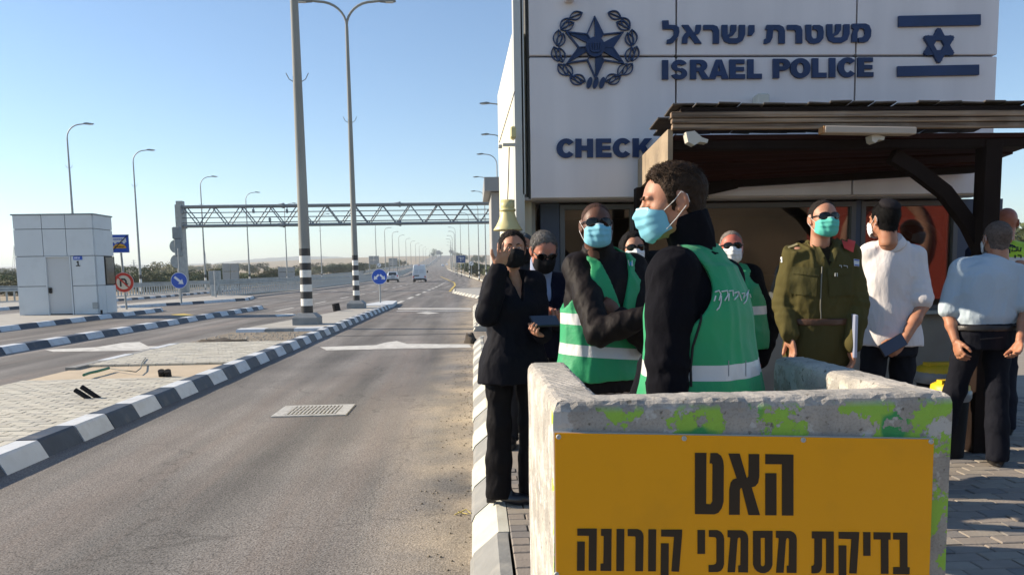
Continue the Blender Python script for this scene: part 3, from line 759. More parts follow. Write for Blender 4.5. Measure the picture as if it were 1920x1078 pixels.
# no u-turn + bus sign on one post
B = onz(236.5, 580, .145); D = B.y
g = empty('sign_post', B, label='signpost with red no U-turn disc below a blue square bus sign', cat='road sign')
mb = MB(); mb.tube([(0, .05, 0), (-.1, .05, 3.0)], .045, 10); mb.put('post', m_galv, g)
zc = at(233, 529.5, D).z - .145
disc((-.01, -.03, zc), .43, m_txt, .01, parent=g, name='rim'); disc((-.01, -.042, zc), .42, m_red, .006, parent=g, name='red_ring')
disc((-.01, -.049, zc), .30, mat('sign_cream', (.75, .68, .55), .5), .004, parent=g, name='face')
pts = [(-.13, -.17), (-.13, .1), (-.06, .17), (.05, .17), (.12, .1), (.12, -.02)]
up = [[(-.16, -.18), (-.16, .08), (-.08, .17), (.06, .17), (.14, .08), (.14, -.06), (.07, -.06), (.07, .05), (.03, .1), (-.05, .1), (-.09, .05), (-.09, -.18)], [(.0, -.04), (.21, -.04), (.105, -.17)]]
shape((-.01, -.055, zc), up, m_black, g, name='u_turn_symbol')
shape((-.01, -.063, zc), [[(-.235, .19), (-.19, .235), (.235, -.19), (.19, -.235)]], m_red, g, name='slash')
zc = at(227, 457, D).z - .145
mb = MB(); mb.box((-.08, -.03, zc), (.80, .012, .78)); sq = mb.put('bus_panel', m_txt, g)
mb = MB(); mb.box((-.08, -.04, zc), (.76, .012, .74)); mb.put('panel_face', m_blue, sq)
bm = [[(-.3, .06), (-.3, .2), (-.26, .27), (.24, .27), (.28, .22), (.3, .06)]]
shape((-.08, -.049, zc), bm, m_txt, sq, name='bus_symbol')
for x in (-.17, .2): shape((-.08 + x, -.054, zc + .05), [[(.055 * math.cos(q * math.pi / 6), .055 * math.sin(q * math.pi / 6)) for q in range(12)]], m_txt, sq, name='bus_wheel')
shape((-.08, -.055, zc), [[(-.24 + .08 * i, .16), (-.19 + .08 * i, .16), (-.19 + .08 * i, .21), (-.24 + .08 * i, .21)] for i in range(6)], m_blue, sq, name='bus_window')
m_or = mat('sign_orange', (.85, .42, .02), .5)
shape((-.08, -.049, zc - .2), [[(.28 * math.cos(q * math.pi / 12), .2 * math.sin(q * math.pi / 12)) for q in range(13)]], m_or, sq, name='orange_dome')
shape((-.08, -.055, zc - .16), [[(-.2 + .06 * i, 0), (-.17 + .06 * i, 0), (-.17 + .06 * i, .05), (-.2 + .06 * i, .05)] for i in range(7)], m_black, sq, name='dome_text')
shape((-.08, -.061, zc), [[(-.37, -.36), (-.34, -.36), (.37, .34), (.37, .37), (.35, .37), (-.37, -.33)]], m_black, sq, name='slash')
# backs of two round signs and signal housing in front of the gantry foot
B = at(336, 545, 49); B.z = .1
g = empty('sign_post', B, label='grey backs of two round signs stacked on a post before the gantry foot', cat='road sign')
mb = MB(); mb.tube([(0, .05, 0), (0, .05, 3.9)], .05, 10); mb.put('post', m_galv, g)
for py in (462, 490): disc((.0, .0, at(336, py, 49).z - .1), .43, m_galv, .012, parent=g)
mb = MB(); z0 = at(338, 437, 49).z - .1; mb.box((.04, .1, z0), (.5, .4, .75), bev=.06); mb.box((.1, .05, z0 - .9), (.4, .3, 1.1), bev=.05); mb.put('signal_housing', m_galvd, g)
# thin post & cabinet right of it
for px, D, h in ((404, 52, 1.75),):
    p = at(px, 540, D); p.z = .1; mb = MB(); mb.tube([(0, 0, 0), (0, 0, h)], .06, 10); tag(mb.put('marker_post', m_galv, loc=p), 'plain short grey post standing before the billboard back', 'post')
p = at(404, 540, 68); p.z = 0; mb = MB(); mb.box((0, 0, 1.0), (.9, .5, 2.0), bev=.03); tag(mb.put('utility_cabinet', m_galv, loc=p), 'tall grey utility cabinet behind the short plain post', 'cabinet')
# billboard backs
m_bb = mat('board_back', (.42, .41, .39), .7, var=.1, vs=1)
def billboard(px, py, wpx, hpx, D, label, rz=0):
    p = at(px, py, D); wd, ht = wpx * D / FPX, hpx * D / FPX; z0 = zr(D)
    g = empty('billboard', (p.x, p.y, z0), rz, label=label, cat='billboard', group='billboards seen from behind')
    n = 2
    for i in range(2):
        for j in range(2):
            mb = MB(); mb.box(((i - .5) * wd / 2, 0, p.z - z0 + (j - .5) * ht / 2), (wd / 2 - .06, .08, ht / 2 - .06)); mb.put('board', m_bb, g)
    for s in (-1, 1):
        mb = MB(); mb.tube([(s * wd * .46, .1, 0), (s * wd * .46, .1, p.z - z0 + ht / 2)], .08 if D < 120 else .12, 8); mb.put('post', m_galvd, g)
billboard(432, 509, 29, 30, 78, 'pale billboard back split in four, left of the thick banded lamp post')
billboard(537, 510, 30, 19, 100, 'low tilted billboard back beside the thick banded lamp post', .1)
billboard(701, 488, 18, 16, 175, 'small billboard back beyond the guard rail left of the far lamp row')
billboard(737, 491, 16, 14, 230, 'smallest grey billboard back among the far lamp posts')
billboard(822, 474, 8, 8, 700, 'distant board near the crest of the road')
# motorway direction sign (blue) and end-of-limit discs
p = at(864, 486, 165); z0 = zr(165)
g = empty('direction_sign', (p.x, p.y, z0), label='dark blue rectangular motorway sign right of the road', cat='road sign')
mb = MB(); mb.box((0, 0, p.z - z0), (1.95, .06, 1.5)); mb.put('panel', mat('sign_dblue', (.02, .07, .22), .5), g)
shape((0, -.032, p.z - z0), [arrow(R(90), .9, .12, .35, .3), [(-.5, .3), (-.12, .3), (-.12, .4), (-.5, .4)], [(.2, .25), (.7, .25), (.7, .35), (.2, .35)], [(.2, -.1), (.6, -.1), (.6, 0), (.2, 0)]], m_txt, g, name='symbol')
for s in (-1, 1): mb = MB(); mb.tube([(s * .8, .08, 0), (s * .8, .08, p.z - z0)], .06, 8); mb.put('post', m_galvd, g)
for px, py, D, lab in ((884, 494, 135, 'small round white sign with dark slash, right of the road'), (711, 497, 150, 'small round white sign with dark slash, left of the white car')):
    p = at(px, py, D); z0 = zr(D)
    g = empty('limit_sign', (p.x, p.y, z0), label=lab, cat='road sign', group='end of limit signs')
    mb = MB(); mb.tube([(0, .05, 0), (0, .05, p.z - z0)], .05, 8); mb.put('post', m_galvd, g)
    disc((0, 0, p.z - z0), .38, m_txt, parent=g, name='face')
    shape((0, -.012, p.z - z0), [[(-.25, -.2), (-.2, -.25), (.25, .2), (.2, .25)]], m_black, g, name='slash')

# ---- vehicles
m_van = mat('van_paint', (.62, .68, .75), .3, coat=.5)
m_tyre = mat('tyre', (.015, .015, .015), .8); m_lred = mat('tail_red', (.55, .03, .02), .3)
def wheel(g, x, y, r=.34, wd=.22):
    mb = MB(); mb.lathe([(r * .9, -wd / 2), (r, -wd / 2 + .03), (r, wd / 2 - .03), (r * .9, wd / 2)], 20, Matrix.Translation((x, y, r)) @ Matrix.Rotation(R(90), 4, 'Y')); o = mb.put('wheel', m_tyre, g)
    mb = MB(); mb.lathe([(r * .55, -wd / 2 - .01), (r * .55, wd / 2 + .01)], 14, Matrix.Translation((x, y, r)) @ Matrix.Rotation(R(90), 4, 'Y')); mb.put('rim', m_galv, o)
def body(sections, m, parent, name='body'):
    """lofted from (y, half width bottom, half width top, z bottom, z waist, z top)"""
    mb = MB(); vs = []
    for y, wb, wt, z0, z1, z2 in sections:
        vs += [(-wb * .9, y, z0), (-wb, y, z0 + .15), (-wb, y, z1), (-wt, y, z2 - .07), (-wt * .85, y, z2), (wt * .85, y, z2), (wt, y, z2 - .07), (wb, y, z1), (wb, y, z0 + .15), (wb * .9, y, z0)]
    n = 10; k = len(sections)
    fs = [(i * n + j, i * n + (j + 1) % n, (i + 1) * n + (j + 1) % n, (i + 1) * n + j) for i in range(k - 1) for j in range(n)]
    mb.add(vs, [tuple(reversed(f)) for f in fs], False); mb.add(vs[:n], [tuple(range(n))]); mb.add(vs[-n:], [tuple(range(n - 1, -1, -1))])
    return mb.put(name, m, parent)
D = 117; p = at(786.5, 528.5, D)
g = empty('delivery_van', (p.x, D, zr(D)), R(1.5), label='tall white van seen from behind in the middle lane of the motorway', cat='van')
body([(0, .98, .80, .35, 1.2, 2.5), (.1, 1.0, .86, .3, 1.2, 2.62), (3.6, 1.0, .86, .3, 1.2, 2.62), (4.4, 1.0, .8, .3, 1.2, 2.1), (5.2, .95, .8, .3, 1.1, 1.25)], m_van, g)
mb = MB(); mb.box((-.4, -.03, 1.62), (.66, .05, .62), bev=.02); mb.box((.4, -.03, 1.62), (.66, .05, .62), bev=.02); mb.put('rear_door_panel', mat('van_panel', (.52, .58, .65), .3), g)
mb = MB(); mb.box((-.42, -.035, .98), (.75, .03, .14)); mb.put('number_plate', m_black, g)
mb = MB(); mb.box((0, -.06, .42), (1.9, .16, .24), bev=.03); mb.put('bumper', m_dark, g)
for s in (-1, 1): mb = MB(); mb.box((s * .86, -.04, .78), (.16, .06, .26)); mb.put('tail_light', m_lred, g)
mb = MB(); mb.box((1.12, 3.6, 1.55), (.2, .12, .32), bev=.03); mb.put('wing_mirror', m_dark, g)
for s in (-1, 1):
    for y in (.9, 4.2): wheel(g, s * .86, y)
mb = MB(); mb.box((0, .02, 2.58), (.3, .04, .05)); mb.put('brake_light', m_lred, g)
D = 119; p = at(736, 528.5, D)
g = empty('parked_car', (p.x, D, zr(D)), R(3), label='small white hatchback car seen from behind, left of the van', cat='car')
g.name = 'white_car'
body([(0, .84, .7, .35, .95, 1.0), (.15, .88, .7, .3, .95, 1.05), (.55, .88, .66, .3, .95, 1.62), (2.2, .88, .66, .3, .95, 1.62), (3.0, .88, .7, .3, .9, .98), (4.0, .8, .7, .3, .8, .85)], m_van, g)
mb = MB(); mb.hexa([(-.62, .12, 1.08), (.62, .12, 1.08), (.62, .3, 1.08), (-.62, .3, 1.08), (-.55, .43, 1.52), (.55, .43, 1.52), (.55, .6, 1.52), (-.55, .6, 1.52)]); mb.put('rear_window', m_glz, g)
mb = MB(); mb.lathe([(.33, 0), (.33, .14)], 20, Matrix.Translation((.08, -.02, .85)) @ MX); mb.put('spare_wheel_cover', mat('grey_paint', (.42, .47, .52), .35), g)
mb = MB(); mb.box((0, -.05, .42), (1.7, .14, .2), bev=.03); mb.put('bumper', m_dark, g)
for s in (-1, 1): mb = MB(); mb.box((s * .78, .0, 1.0), (.12, .1, .3)); mb.put('tail_light', m_lred, g)
for s in (-1, 1):
    for y in (.7, 3.1): wheel(g, s * .78, y, .32)
for i, (px, D, lab) in enumerate(((838, 700, 'tiny pale car far up the road near its crest'), (843, 560, 'tiny car on the climb, right lane'))):
    p = at(px, 500, D); g = empty('distant_car', (p.x - (0 if i == 0 else 5), D, zr(D)), label=lab, cat='car', group='far cars')
    body([(0, .84, .7, .35, .95, 1.0), (.5, .88, .66, .3, .95, 1.62), (2.2, .88, .66, .3, .95, 1.62), (3.0, .88, .7, .3, .9, .98), (4.0, .8, .7, .3, .8, .85)], m_van, g)

# ---- hills, pylons, bushes
m_hill = mat('hill', (.13, .145, .115), .95, var=.4, vs=.01, c2=(.19, .18, .14), world=True, det=8)
def ridge(prof, D, back, name, m):
    mb = MB(); vs = []; rnd = random.Random(name)
    n = len(prof)
    for j, (dd, f) in enumerate(((-.25, -.02), (-.12, .55), (0, 1), (back, .5), (back * 2, -.02))):
        for px, py in prof:
            p = at(px, py, D); zz = max(2.0, p.z); k_ = 1 + dd
            vs.append((p.x * k_, D * k_, -3 if f < 0 else zz * f * (1 + rnd.uniform(-.04, .04) * (f < 1))))
    fs = [(j * n + i, j * n + i + 1, (j + 1) * n + i + 1, (j + 1) * n + i) for j in range(4) for i in range(n - 1)]
    mb.add(vs, fs, True); return mb.put(name, m, kind='structure')
rnd = random.Random(11)
def wob(prof, step=10, a=1.2):
    out = []; x = prof[0][0]
    while x <= prof[-1][0]:
        out.append((x, float(np.interp(x, [q[0] for q in prof], [q[1] for q in prof])) + rnd.uniform(-a, a) * .5)); x += step
    return out
ridge(wob([(-400, 500), (0, 501), (180, 499), (330, 496), (400, 494), (440, 489), (500, 484), (560, 481), (620, 481), (680, 484), (760, 487), (830, 489), (1000, 490), (1500, 480), (2300, 475)]), 2600, .3, 'far_hills', m_hill)
ridge(wob([(-400, 512), (0, 512), (250, 511), (420, 509), (560, 503), (640, 494), (700, 490), (760, 490), (830, 492), (900, 492), (1300, 488), (2300, 480)], a=.6), 1500, .2, 'near_rise', mat('tan_hill', (.30, .225, .175), .95, var=.35, vs=.02, c2=(.2, .19, .13), world=True, det=8))
m_leaf = [mat('scrub_%s' % a, c, .8, var=.4, vs=1.5) for a, c in (('olive', (.10, .125, .04)), ('dusty', (.155, .16, .075)), ('dark', (.055, .085, .03)))]
m_bark = mat('bark', (.12, .09, .06), .9)
bush_mesh = []
for k in range(5):
    q = random.Random(50 + k); mb = MB(); lobes = [(q.gauss(0, .42), q.gauss(0, .42), q.uniform(.25, .68), q.uniform(.22, .42)) for _ in range(11)]
    for i in range(2600):
        L = q.choice(lobes); d = Vector((q.gauss(0, 1), q.gauss(0, 1), q.gauss(0, 1))).normalized() * L[3] * q.uniform(.55, 1.05)
        c = Vector((L[0], L[1], L[2])) + Vector((d.x, d.y, d.z * .8))
        if c.z < 0: c.z = abs(c.z) * .5
        a = Vector((q.gauss(0, 1), q.gauss(0, 1), q.gauss(0, 1))).normalized() * .035; b = a.orthogonal().normalized() * .028
        mb.add([c - a, c + b, c + a, c - b], [(0, 1, 2, 3)])
    tr = MB(); 
    for _ in range(5):
        e = Vector((q.gauss(0, .3), q.gauss(0, .3), q.uniform(.4, .7))); tr.tube([(0, 0, 0), e * .5 + Vector((0, 0, .05)), e], [.035, .022, .01], 5)
    bush_mesh.append((mb.v, mb.f, tr.mesh('trunk', m_bark)))
_bm = {}
def bush_me(k, m):
    if (k, m.name) not in _bm:
        b = MB(); b.add(bush_mesh[k][0], bush_mesh[k][1]); _bm[(k, m.name)] = b.mesh('crown', m)
    return _bm[(k, m.name)]
bn = 0
def bush(x, y, z, wd, h, m, label, group):
    global bn
    k = bn % 5; bn += 1
    g = empty('scrub_bush', (x, y, z - .1), bn * 1.3, label=label, cat='bush', group=group)
    place('crown', bush_me(k, m), g, scale=(wd, wd, h)); place('trunk', bush_mesh[k][2], g, scale=(wd, wd, h))
q = random.Random(21)
specs = []
for (x0, x1, yb, yt, n_, Dm) in ((-20, 40, 540, 500, 5, 85), (215, 330, 535, 498, 7, 90), (330, 430, 535, 503, 6, 100), (440, 520, 530, 505, 6, 110), (520, 560, 525, 500, 3, 115)):
    for i in range(n_):
        px = x0 + (x1 - x0) * (i + .5) / n_ + q.uniform(-6, 6); D = Dm + q.uniform(-8, 25)
        specs.append((px, D, (yb - yt) * D / FPX * q.uniform(.8, 1.2)))
for i in range(34):
    px = q.uniform(560, 800); D = q.uniform(170, 620); specs.append((px, D, q.uniform(2.2, 4.5)))
for i in range(22):
    px = q.uniform(-40, 520); D = q.uniform(160, 600); specs.append((px, D, q.uniform(3, 6)))
for i in range(14):
    px = q.uniform(872, 935); D = q.uniform(105, 420); specs.append((px + (0 if D > 200 else 6), D, q.uniform(2.0, 3.6)))
for i in range(10):
    px = q.uniform(1870, 1990); D = q.uniform(60, 300); specs.append((px, D, q.uniform(4, 7)))
for px, D, h in specs:
    p = at(px, 505, D); zg = zr(D) * math.exp(-(max(0, abs(p.x - cxr(D)) - 60) / 420) ** 2)
    if LX.get(0) and p.x > np.interp(D, yy, [LX[t] for t in yy]) - 3 and p.x < np.interp(D, yy, [RX[t] for t in yy]) + 2:
        p.x = np.interp(D, yy, [LX[t] for t in yy]) - 5 - q.uniform(0, 14) if px < 860 else np.interp(D, yy, [RX[t] for t in yy]) + 4
    side = next(t for lim, t in ((40, 'at the left edge beyond the booth'), (210, 'behind the booth'), (300, 'right of the booth behind the bus sign'), (345, 'left of the gantry foot'), (400, 'between gantry foot and billboard back'), (470, 'behind the larger billboard back'), (560, 'left of the thick banded lamp post'),
        (640, 'right of the thick banded lamp post'), (715, 'beyond the rail left of the two-arrow sign'), (860, 'beside the receding left lamp row'), (1800, 'on the right verge of the road'), (9999, 'behind the right end of the station')) if px < lim)
    far = 'near ' if D < 135 else ('distant ' if D < 330 else 'tiny far ')
    mi = q.choice((0, 0, 1, 2)); big = 'small' if h < 3 else ('low' if h < 4.2 else 'broad')
    lab = far + big + ' ' + ('olive', 'dusty', 'dark green')[mi] + ' scrub bush ' + side
    bush(p.x, D, zg, h * q.uniform(.9, 1.5), h, m_leaf[mi], lab, 'scrub bushes ' + side)
# trees on the crest
for i, (px, D, h) in enumerate(((812, 950, 9), (818, 1000, 12), (826, 1050, 8), (846, 1100, 10), (852, 1000, 8), (860, 900, 9), (872, 800, 8), (884, 700, 8), (893, 600, 9), (905, 560, 8), (757, 420, 5), (746, 380, 5))):
    p = at(px, 490, D); g = empty('roadside_tree', (p.x, D, zr(D) - .2), i, label='small hazy round-topped tree near the crest of the road', cat='tree', group='hazy trees near the crest')
    tr = MB(); tr.tube([(0, 0, 0), (.02, 0, .5)], [.05, .03], 6); place('trunk', tr.mesh('trunk', m_bark), g, scale=(h * .4, h * .4, h))
    place('crown', bush_me(i % 5, m_leaf[2]), g, loc=(0, 0, h * .3), scale=(h * .42, h * .42, h * .75))
# pylons
def pylon(px, py, D, h, lab, cat='pylon'):
    p = at(px, py, D); g = empty('pylon', (p.x, p.y, 0), label=lab, cat=cat, group='distant masts')
    mb = MB(); w0 = h * .09
    for sx, sy in ((-1, -1), (1, -1), (1, 1), (-1, 1)): mb.tube([(sx * w0, sy * w0, 0), (0, 0, h)], .18, 4)
    for j in range(8):
        a = j / 8; ww = w0 * (1 - a); wn = w0 * (1 - a - .125); mb.tube([(-ww, -ww, h * a), (wn, -wn, h * (a + .125))], .1, 4); mb.tube([(ww, -ww, h * a), (-wn, -wn, h * (a + .125))], .1, 4)
    mb.put('lattice', m_galvd, g)
    if cat == 'pylon':
        for zz, l in ((.72, .17), (.84, .13), (.95, .1)):
            mb = MB(); mb.tube([(-h * l, 0, h * zz), (h * l, 0, h * zz)], .16, 4); mb.put('cross_arm', m_galvd, g)
pylon(30, 510, 900, 40, 'thin lattice mast standing left of the booth above the trees', 'mast')
pylon(246, 510, 900, 17, 'smaller distant pylon right of the booth')
pylon(252, 510, 850, 21, 'larger distant pylon beside the bus sign')
pylon(386, 510, 1100, 38, 'thin lattice mast behind the gantry left column', 'mast')
# power-line pylon wires at the upper right: none visible near enough

# ---- haze
mb = MB(); mb.box((0, 2200, 40), (9000, 5400, 84))
o = mb.put('haze', None, kind='stuff')
mh = bpy.data.materials.new('haze'); mh.use_nodes = True
n_ = mh.node_tree.nodes; n_.remove(n_['Principled BSDF'])
pvn = n_.new('ShaderNodeVolumePrincipled'); pvn.inputs['Color'].default_value = (.80, .88, .95, 1); pvn.inputs['Density'].default_value = .00038; pvn.inputs['Anisotropy'].default_value = .2
mh.node_tree.links.new(pvn.outputs[0], n_['Material Output'].inputs['Volume'])
o.data.materials.clear(); o.data.materials.append(mh)
# ============================================================ POLICE STATION
BD = 6.2                                            # metres to the front of the station
KS = BD / 10
m_clad = mat('cladding', (.80, .75, .74), .5, .1, var=.13, vs=1.0, stretch=(4, 4, .35), dirt=.22, ds=1.1, dc=(.55, .5, .47))
m_side = mat('side_wall', (.72, .68, .52), .7, var=.06, vs=1, bump=.1, bs=20)
m_trim = mat('trim', (.52, .53, .50), .5, .1)
m_lblue = mat('letter_blue', (.009, .034, .12), .45, var=.3, vs=3, dirt=.2, ds=7, dc=(.015, .05, .16))
m_joint2 = mat('panel_joint', (.09, .09, .085), .8)
m_frame = mat('frame_grey', (.13, .135, .14), .45, .3)
m_wall = mat('lower_wall', (.40, .365, .31), .8, var=.15, vs=2, bump=.2, bs=30, dirt=.4, ds=2, dc=(.22, .18, .14))
m_wood = mat('dark_wood', (.045, .014, .010), .7, spec=.15, var=.5, vs=2.2, stretch=(.6, 6, 6), bump=.4, bs=8)
m_woodk = mat('black_wood', (.020, .012, .009), .75, spec=.12, var=.4, vs=3, stretch=(1, 1, 1), bump=.3, bs=12)
m_weath = mat('weathered_wood', (.44, .31, .20), .8, var=.75, vs=3.0, stretch=(.5, 9, 14), c2=(.07, .045, .03), bump=.9, bs=6, dirt=.5, ds=4, dc=(.5, .42, .33))
m_shing = mat('shingle', (.13, .115, .105), .9, var=.5, vs=6, bump=.8, bs=25, dirt=.4, ds=9, dc=(.32, .28, .22))
m_tanb = mat('barge_board', (.36, .28, .19), .85, var=.35, vs=5, bump=.6, bs=22, dirt=.5, ds=5, dc=(.2, .16, .12))

X0, X1 = at(984, 300, BD).x, at(1876, 100, BD).x
ZB, ZTOP = at(1090, 373, BD).z, 3.8
ZJ = at(1267, 106, BD).z
J1, J2 = at(1268, 100, BD).x, at(1605, 100, BD).x
S = empty('police_station', ((X0 + X1) / 2, BD, .15), label='grey clad police station with blue star emblem and flag on its upper front', cat='building')
SO = Vector(S.location)
def sp(name, mb, m=None, parent=None):
    mb.v = [tuple(Vector(v) - SO) for v in mb.v]
    return mb.put(name, m, parent or S)
DEPTH = 3.3
mb = MB(); mb.box(((X0 + X1) / 2, BD + .32 + DEPTH / 2, (ZB + ZTOP) / 2), (X1 - X0 - .02, DEPTH, ZTOP - ZB - .01)); sp('core', mb, m_clad)
xsj = [X0 + .04, J1, J2, X1 - .02]
for i in range(3):
    for (a, b) in ((ZB, ZJ), (ZJ, ZTOP)):
        k = .007
        mb = MB(); mb.box(((xsj[i] + xsj[i + 1]) / 2, BD + .03, (a + b) / 2), (xsj[i + 1] - xsj[i] - 2 * k, .06, b - a - 2 * k), bev=.006); sp('wall_panel', mb, m_clad)
mb = MB(); mb.box(((X0 + X1) / 2, BD + .18, (ZB + ZTOP) / 2), (X1 - X0 - .06, .24, ZTOP - ZB - .02)); sp('joint_backing', mb, m_joint2)
# left: trim strips and the sunlit side wall
a, b = at(963, 200, BD - .02).x, at(986, 200, BD - .02).x
mb = MB(); mb.box(((a + b) / 2 - .005, BD + .09, (.15 + 3.75) / 2), ((b - a) * .72, .18, 3.6)); sp('corner_post', mb, m_trim)
mb = MB(); mb.box((b - .02, BD + .07, (ZB + ZTOP) / 2 + .02), (.022, .14, ZTOP - ZB - .04)); sp('corner_strip', mb, m_trim)
wz = at(965, 72, BD + .3).z
xs_ = at(963, 200, BD + .1).x; WE = 9.7
mb = MB(); mb.hexa([(xs_, BD + .185, .15), (xs_ + .14, BD + .185, .15), (xs_ + .14, WE, .15), (xs_, WE, .15), (xs_, BD + .185, wz), (xs_ + .14, BD + .185, wz), (xs_ + .14, WE, 3.66), (xs_, WE, 3.66)]); sp('side_wall', mb, m_side)
# soffit below the overhang, lower front: frame, windows, low wall
LY = BD + .34
ZS = at(1100, 600, LY).z
XW0 = at(1012, 500, LY).x
mb = MB(); mb.box(((X0 + X1) / 2, BD + .20, ZB + .012), (X1 - X0, .27, .022)); sp('soffit', mb, m_clad)
mb = MB(); mb.box(((XW0 + X1) / 2, LY + .05, (.15 + ZS) / 2), (X1 - XW0, .14, ZS - .15)); sp('low_wall', mb, m_wall)
mb = MB(); mb.box(((XW0 + X1) / 2, LY - .05, ZS + .015), (X1 - XW0, .10, .03)); sp('sill', mb, m_trim)
m_glass = bpy.data.materials.new('window_glass'); m_glass.use_nodes = True
n_ = m_glass.node_tree.nodes; l_ = m_glass.node_tree.links; n_.remove(n_['Principled BSDF'])
gl = n_.new('ShaderNodeBsdfGlossy'); gl.inputs['Roughness'].default_value = .015; gl.inputs['Color'].default_value = (.75, .7, .65, 1)
tr_ = n_.new('ShaderNodeBsdfTransparent'); tr_.inputs[0].default_value = (.85, .8, .72, 1)
mx_ = n_.new('ShaderNodeMixShader'); fz = n_.new('ShaderNodeFresnel'); fz.inputs[0].default_value = 1.7
mr_ = n_.new('ShaderNodeMapRange'); mr_.inputs[3].default_value = .10; mr_.inputs[4].default_value = 1
l_.new(fz.outputs[0], mr_.inputs[0]); l_.new(mr_.outputs[0], mx_.inputs[0]); l_.new(tr_.outputs[0], mx_.inputs[1]); l_.new(gl.outputs[0], mx_.inputs[2]); l_.new(mx_.outputs[0], n_['Material Output'].inputs[0])
# window bays (pixel columns on the facade)
bays = [(1050, 1190), (1200, 1600), (1610, 1790)]
for (p0, p1) in bays:
    a, b = at(p0, 480, LY).x, at(p1, 480, LY).x; z0, z1 = ZS + .032, ZB - .02
    fm = MB()
    for (c, d) in (((a + b) / 2, 0),): 
        fm.box(((a + b) / 2, LY, z0 + .02), (b - a, .06, .04)); fm.box(((a + b) / 2, LY, z1 - .02), (b - a, .06, .04))
    fm.box((a + .02, LY, (z0 + z1) / 2), (.04, .06, z1 - z0 - .08)); fm.box((b - .02, LY, (z0 + z1) / 2), (.04, .06, z1 - z0 - .08))
    f = sp('window', fm, m_frame)
    mb = MB(); mb.box(((a + b) / 2, LY + .01, (z0 + z1) / 2), (b - a - .08, .008, z1 - z0 - .08)); mb.v = [tuple(Vector(v) - SO) for v in mb.v]; mb.put('pane', m_glass, f)
for (p0, p1) in ((1014, 1049), (1190.5, 1199.5), (1600.5, 1609.5), (1790.5, 1872)):
    a, b = at(p0, 480, LY).x, at(p1, 480, LY).x; mb = MB(); mb.box(((a + b) / 2, LY + .02, (ZS + ZB) / 2), (b - a, .09, ZB - ZS - .02))
    sp('mullion', mb, mat('blue_grey_frame', (.055, .075, .12), .5))
# side window of the ground floor, seen obliquely left of the front
mb = MB(); mb.box((XW0 - .03, LY + 1.4, (ZS + ZB) / 2), (.03, 2.6, ZB - ZS - .05)); sp('side_window', mb, m_glass)
mb = MB(); mb.box((XW0, LY + 1.55, (.15 + ZS) / 2), (.1, 2.9, ZS - .15)); sp('side_low_wall', mb, m_wall)
for k in range(6):
    mb = MB(); mb.box((XW0 - .05, LY + .05 + k * .5, (ZS + ZB) / 2), (.04, .035, ZB - ZS)); sp('side_mullion', mb, m_trim)
# room behind the glass
m_in = mat('interior', (.16, .13, .10), .8, var=.3, vs=1.5)
mb = MB(); mb.box(((XW0 + X1) / 2, LY + 2.2, 1.15), (X1 - XW0 - .1, .06, 1.95)); sp('back_wall', mb, m_in)
mb = MB(); mb.box((X1 - .06, LY + 1.15, 1.15), (.06, 2.0, 1.95)); sp('end_wall', mb, m_in)
mb = MB(); mb.box(((XW0 + X1) / 2, LY + 1.15, .18), (X1 - XW0 - .1, 2.0, .05)); sp('floor', mb, m_in)
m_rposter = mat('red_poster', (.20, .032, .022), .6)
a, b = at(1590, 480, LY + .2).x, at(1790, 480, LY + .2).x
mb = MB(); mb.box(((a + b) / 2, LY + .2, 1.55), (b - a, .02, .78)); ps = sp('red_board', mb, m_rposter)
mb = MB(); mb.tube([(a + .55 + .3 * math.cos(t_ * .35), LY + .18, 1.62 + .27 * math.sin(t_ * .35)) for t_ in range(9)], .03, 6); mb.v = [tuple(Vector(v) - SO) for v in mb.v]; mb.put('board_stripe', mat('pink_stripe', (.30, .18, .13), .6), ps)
for i, (p0, h, c_) in enumerate(((1090, .9, (.4, .36, .28)), (1400, 1.2, (.45, .3, .14)), (1500, .8, (.3, .2, .1)))):
    a = at(p0, 480, LY + 1.4).x; mb = MB(); mb.box((a, LY + 1.5, .25 + h * .65 / 2 + .4), (.6, .35, h * .65), bev=.02); sp('cabinet', mb, mat('cabinet_%s' % 'abc'[i], c_, .6))
# electrical conduit, horn and small devices
m_horn = mat('horn_cream', (.62, .55, .26), .45)
HD = 5.95
HB_ = at(952, 403, HD)
g = empty('loudspeaker_horn', HB_, label='cream loudspeaker horn hanging mouth down at the left corner of the station', cat='loudspeaker')
sc_ = HD / FPX
mb = MB(); mb.lathe([(.026 * 0 + 11 * sc_, 26 * sc_), (13 * sc_, 27 * sc_), (13 * sc_, 14 * sc_), (12 * sc_, 10 * sc_), (13.5 * sc_, 2 * sc_), (17 * sc_, -10 * sc_), (22 * sc_, -20 * sc_), (27 * sc_, -27 * sc_), (27 * sc_, -29 * sc_), (21 * sc_, -22 * sc_), (5 * sc_, 5 * sc_)], 28)
mb.put('horn', m_horn, g)
mb = MB(); mb.lathe([(13.6 * sc_, 6 * sc_), (15 * sc_, 7 * sc_), (15 * sc_, 10 * sc_), (13.6 * sc_, 11 * sc_)], 24); mb.put('collar', m_horn, g)
mb = MB(); mb.tube([(.0, 0, 26 * sc_), (.01, .05, 60 * sc_), (.03, .2, 130 * sc_)], .005, 5); mb.put('cable', m_frame, g)
def dev(name, px, py, D, wpx, hpx, m, label, cat, d=.1):
    p = at(px, py, D); mb = MB(); mb.box((0, 0, 0), (wpx * D / FPX, d, hpx * D / FPX), bev=.012)
    return tag(mb.put(name, m, loc=p), label, cat)
o = dev('wall_lamp', 962, 250, 6.1, 10, 22, m_horn, 'small cream box with round lens high on the sunlit wall edge', 'wall lamp')
p = at(950, 272, 6.15); g = empty('wall_bracket', p, label='pale perforated bracket arm sticking out left below the cream box', cat='bracket')
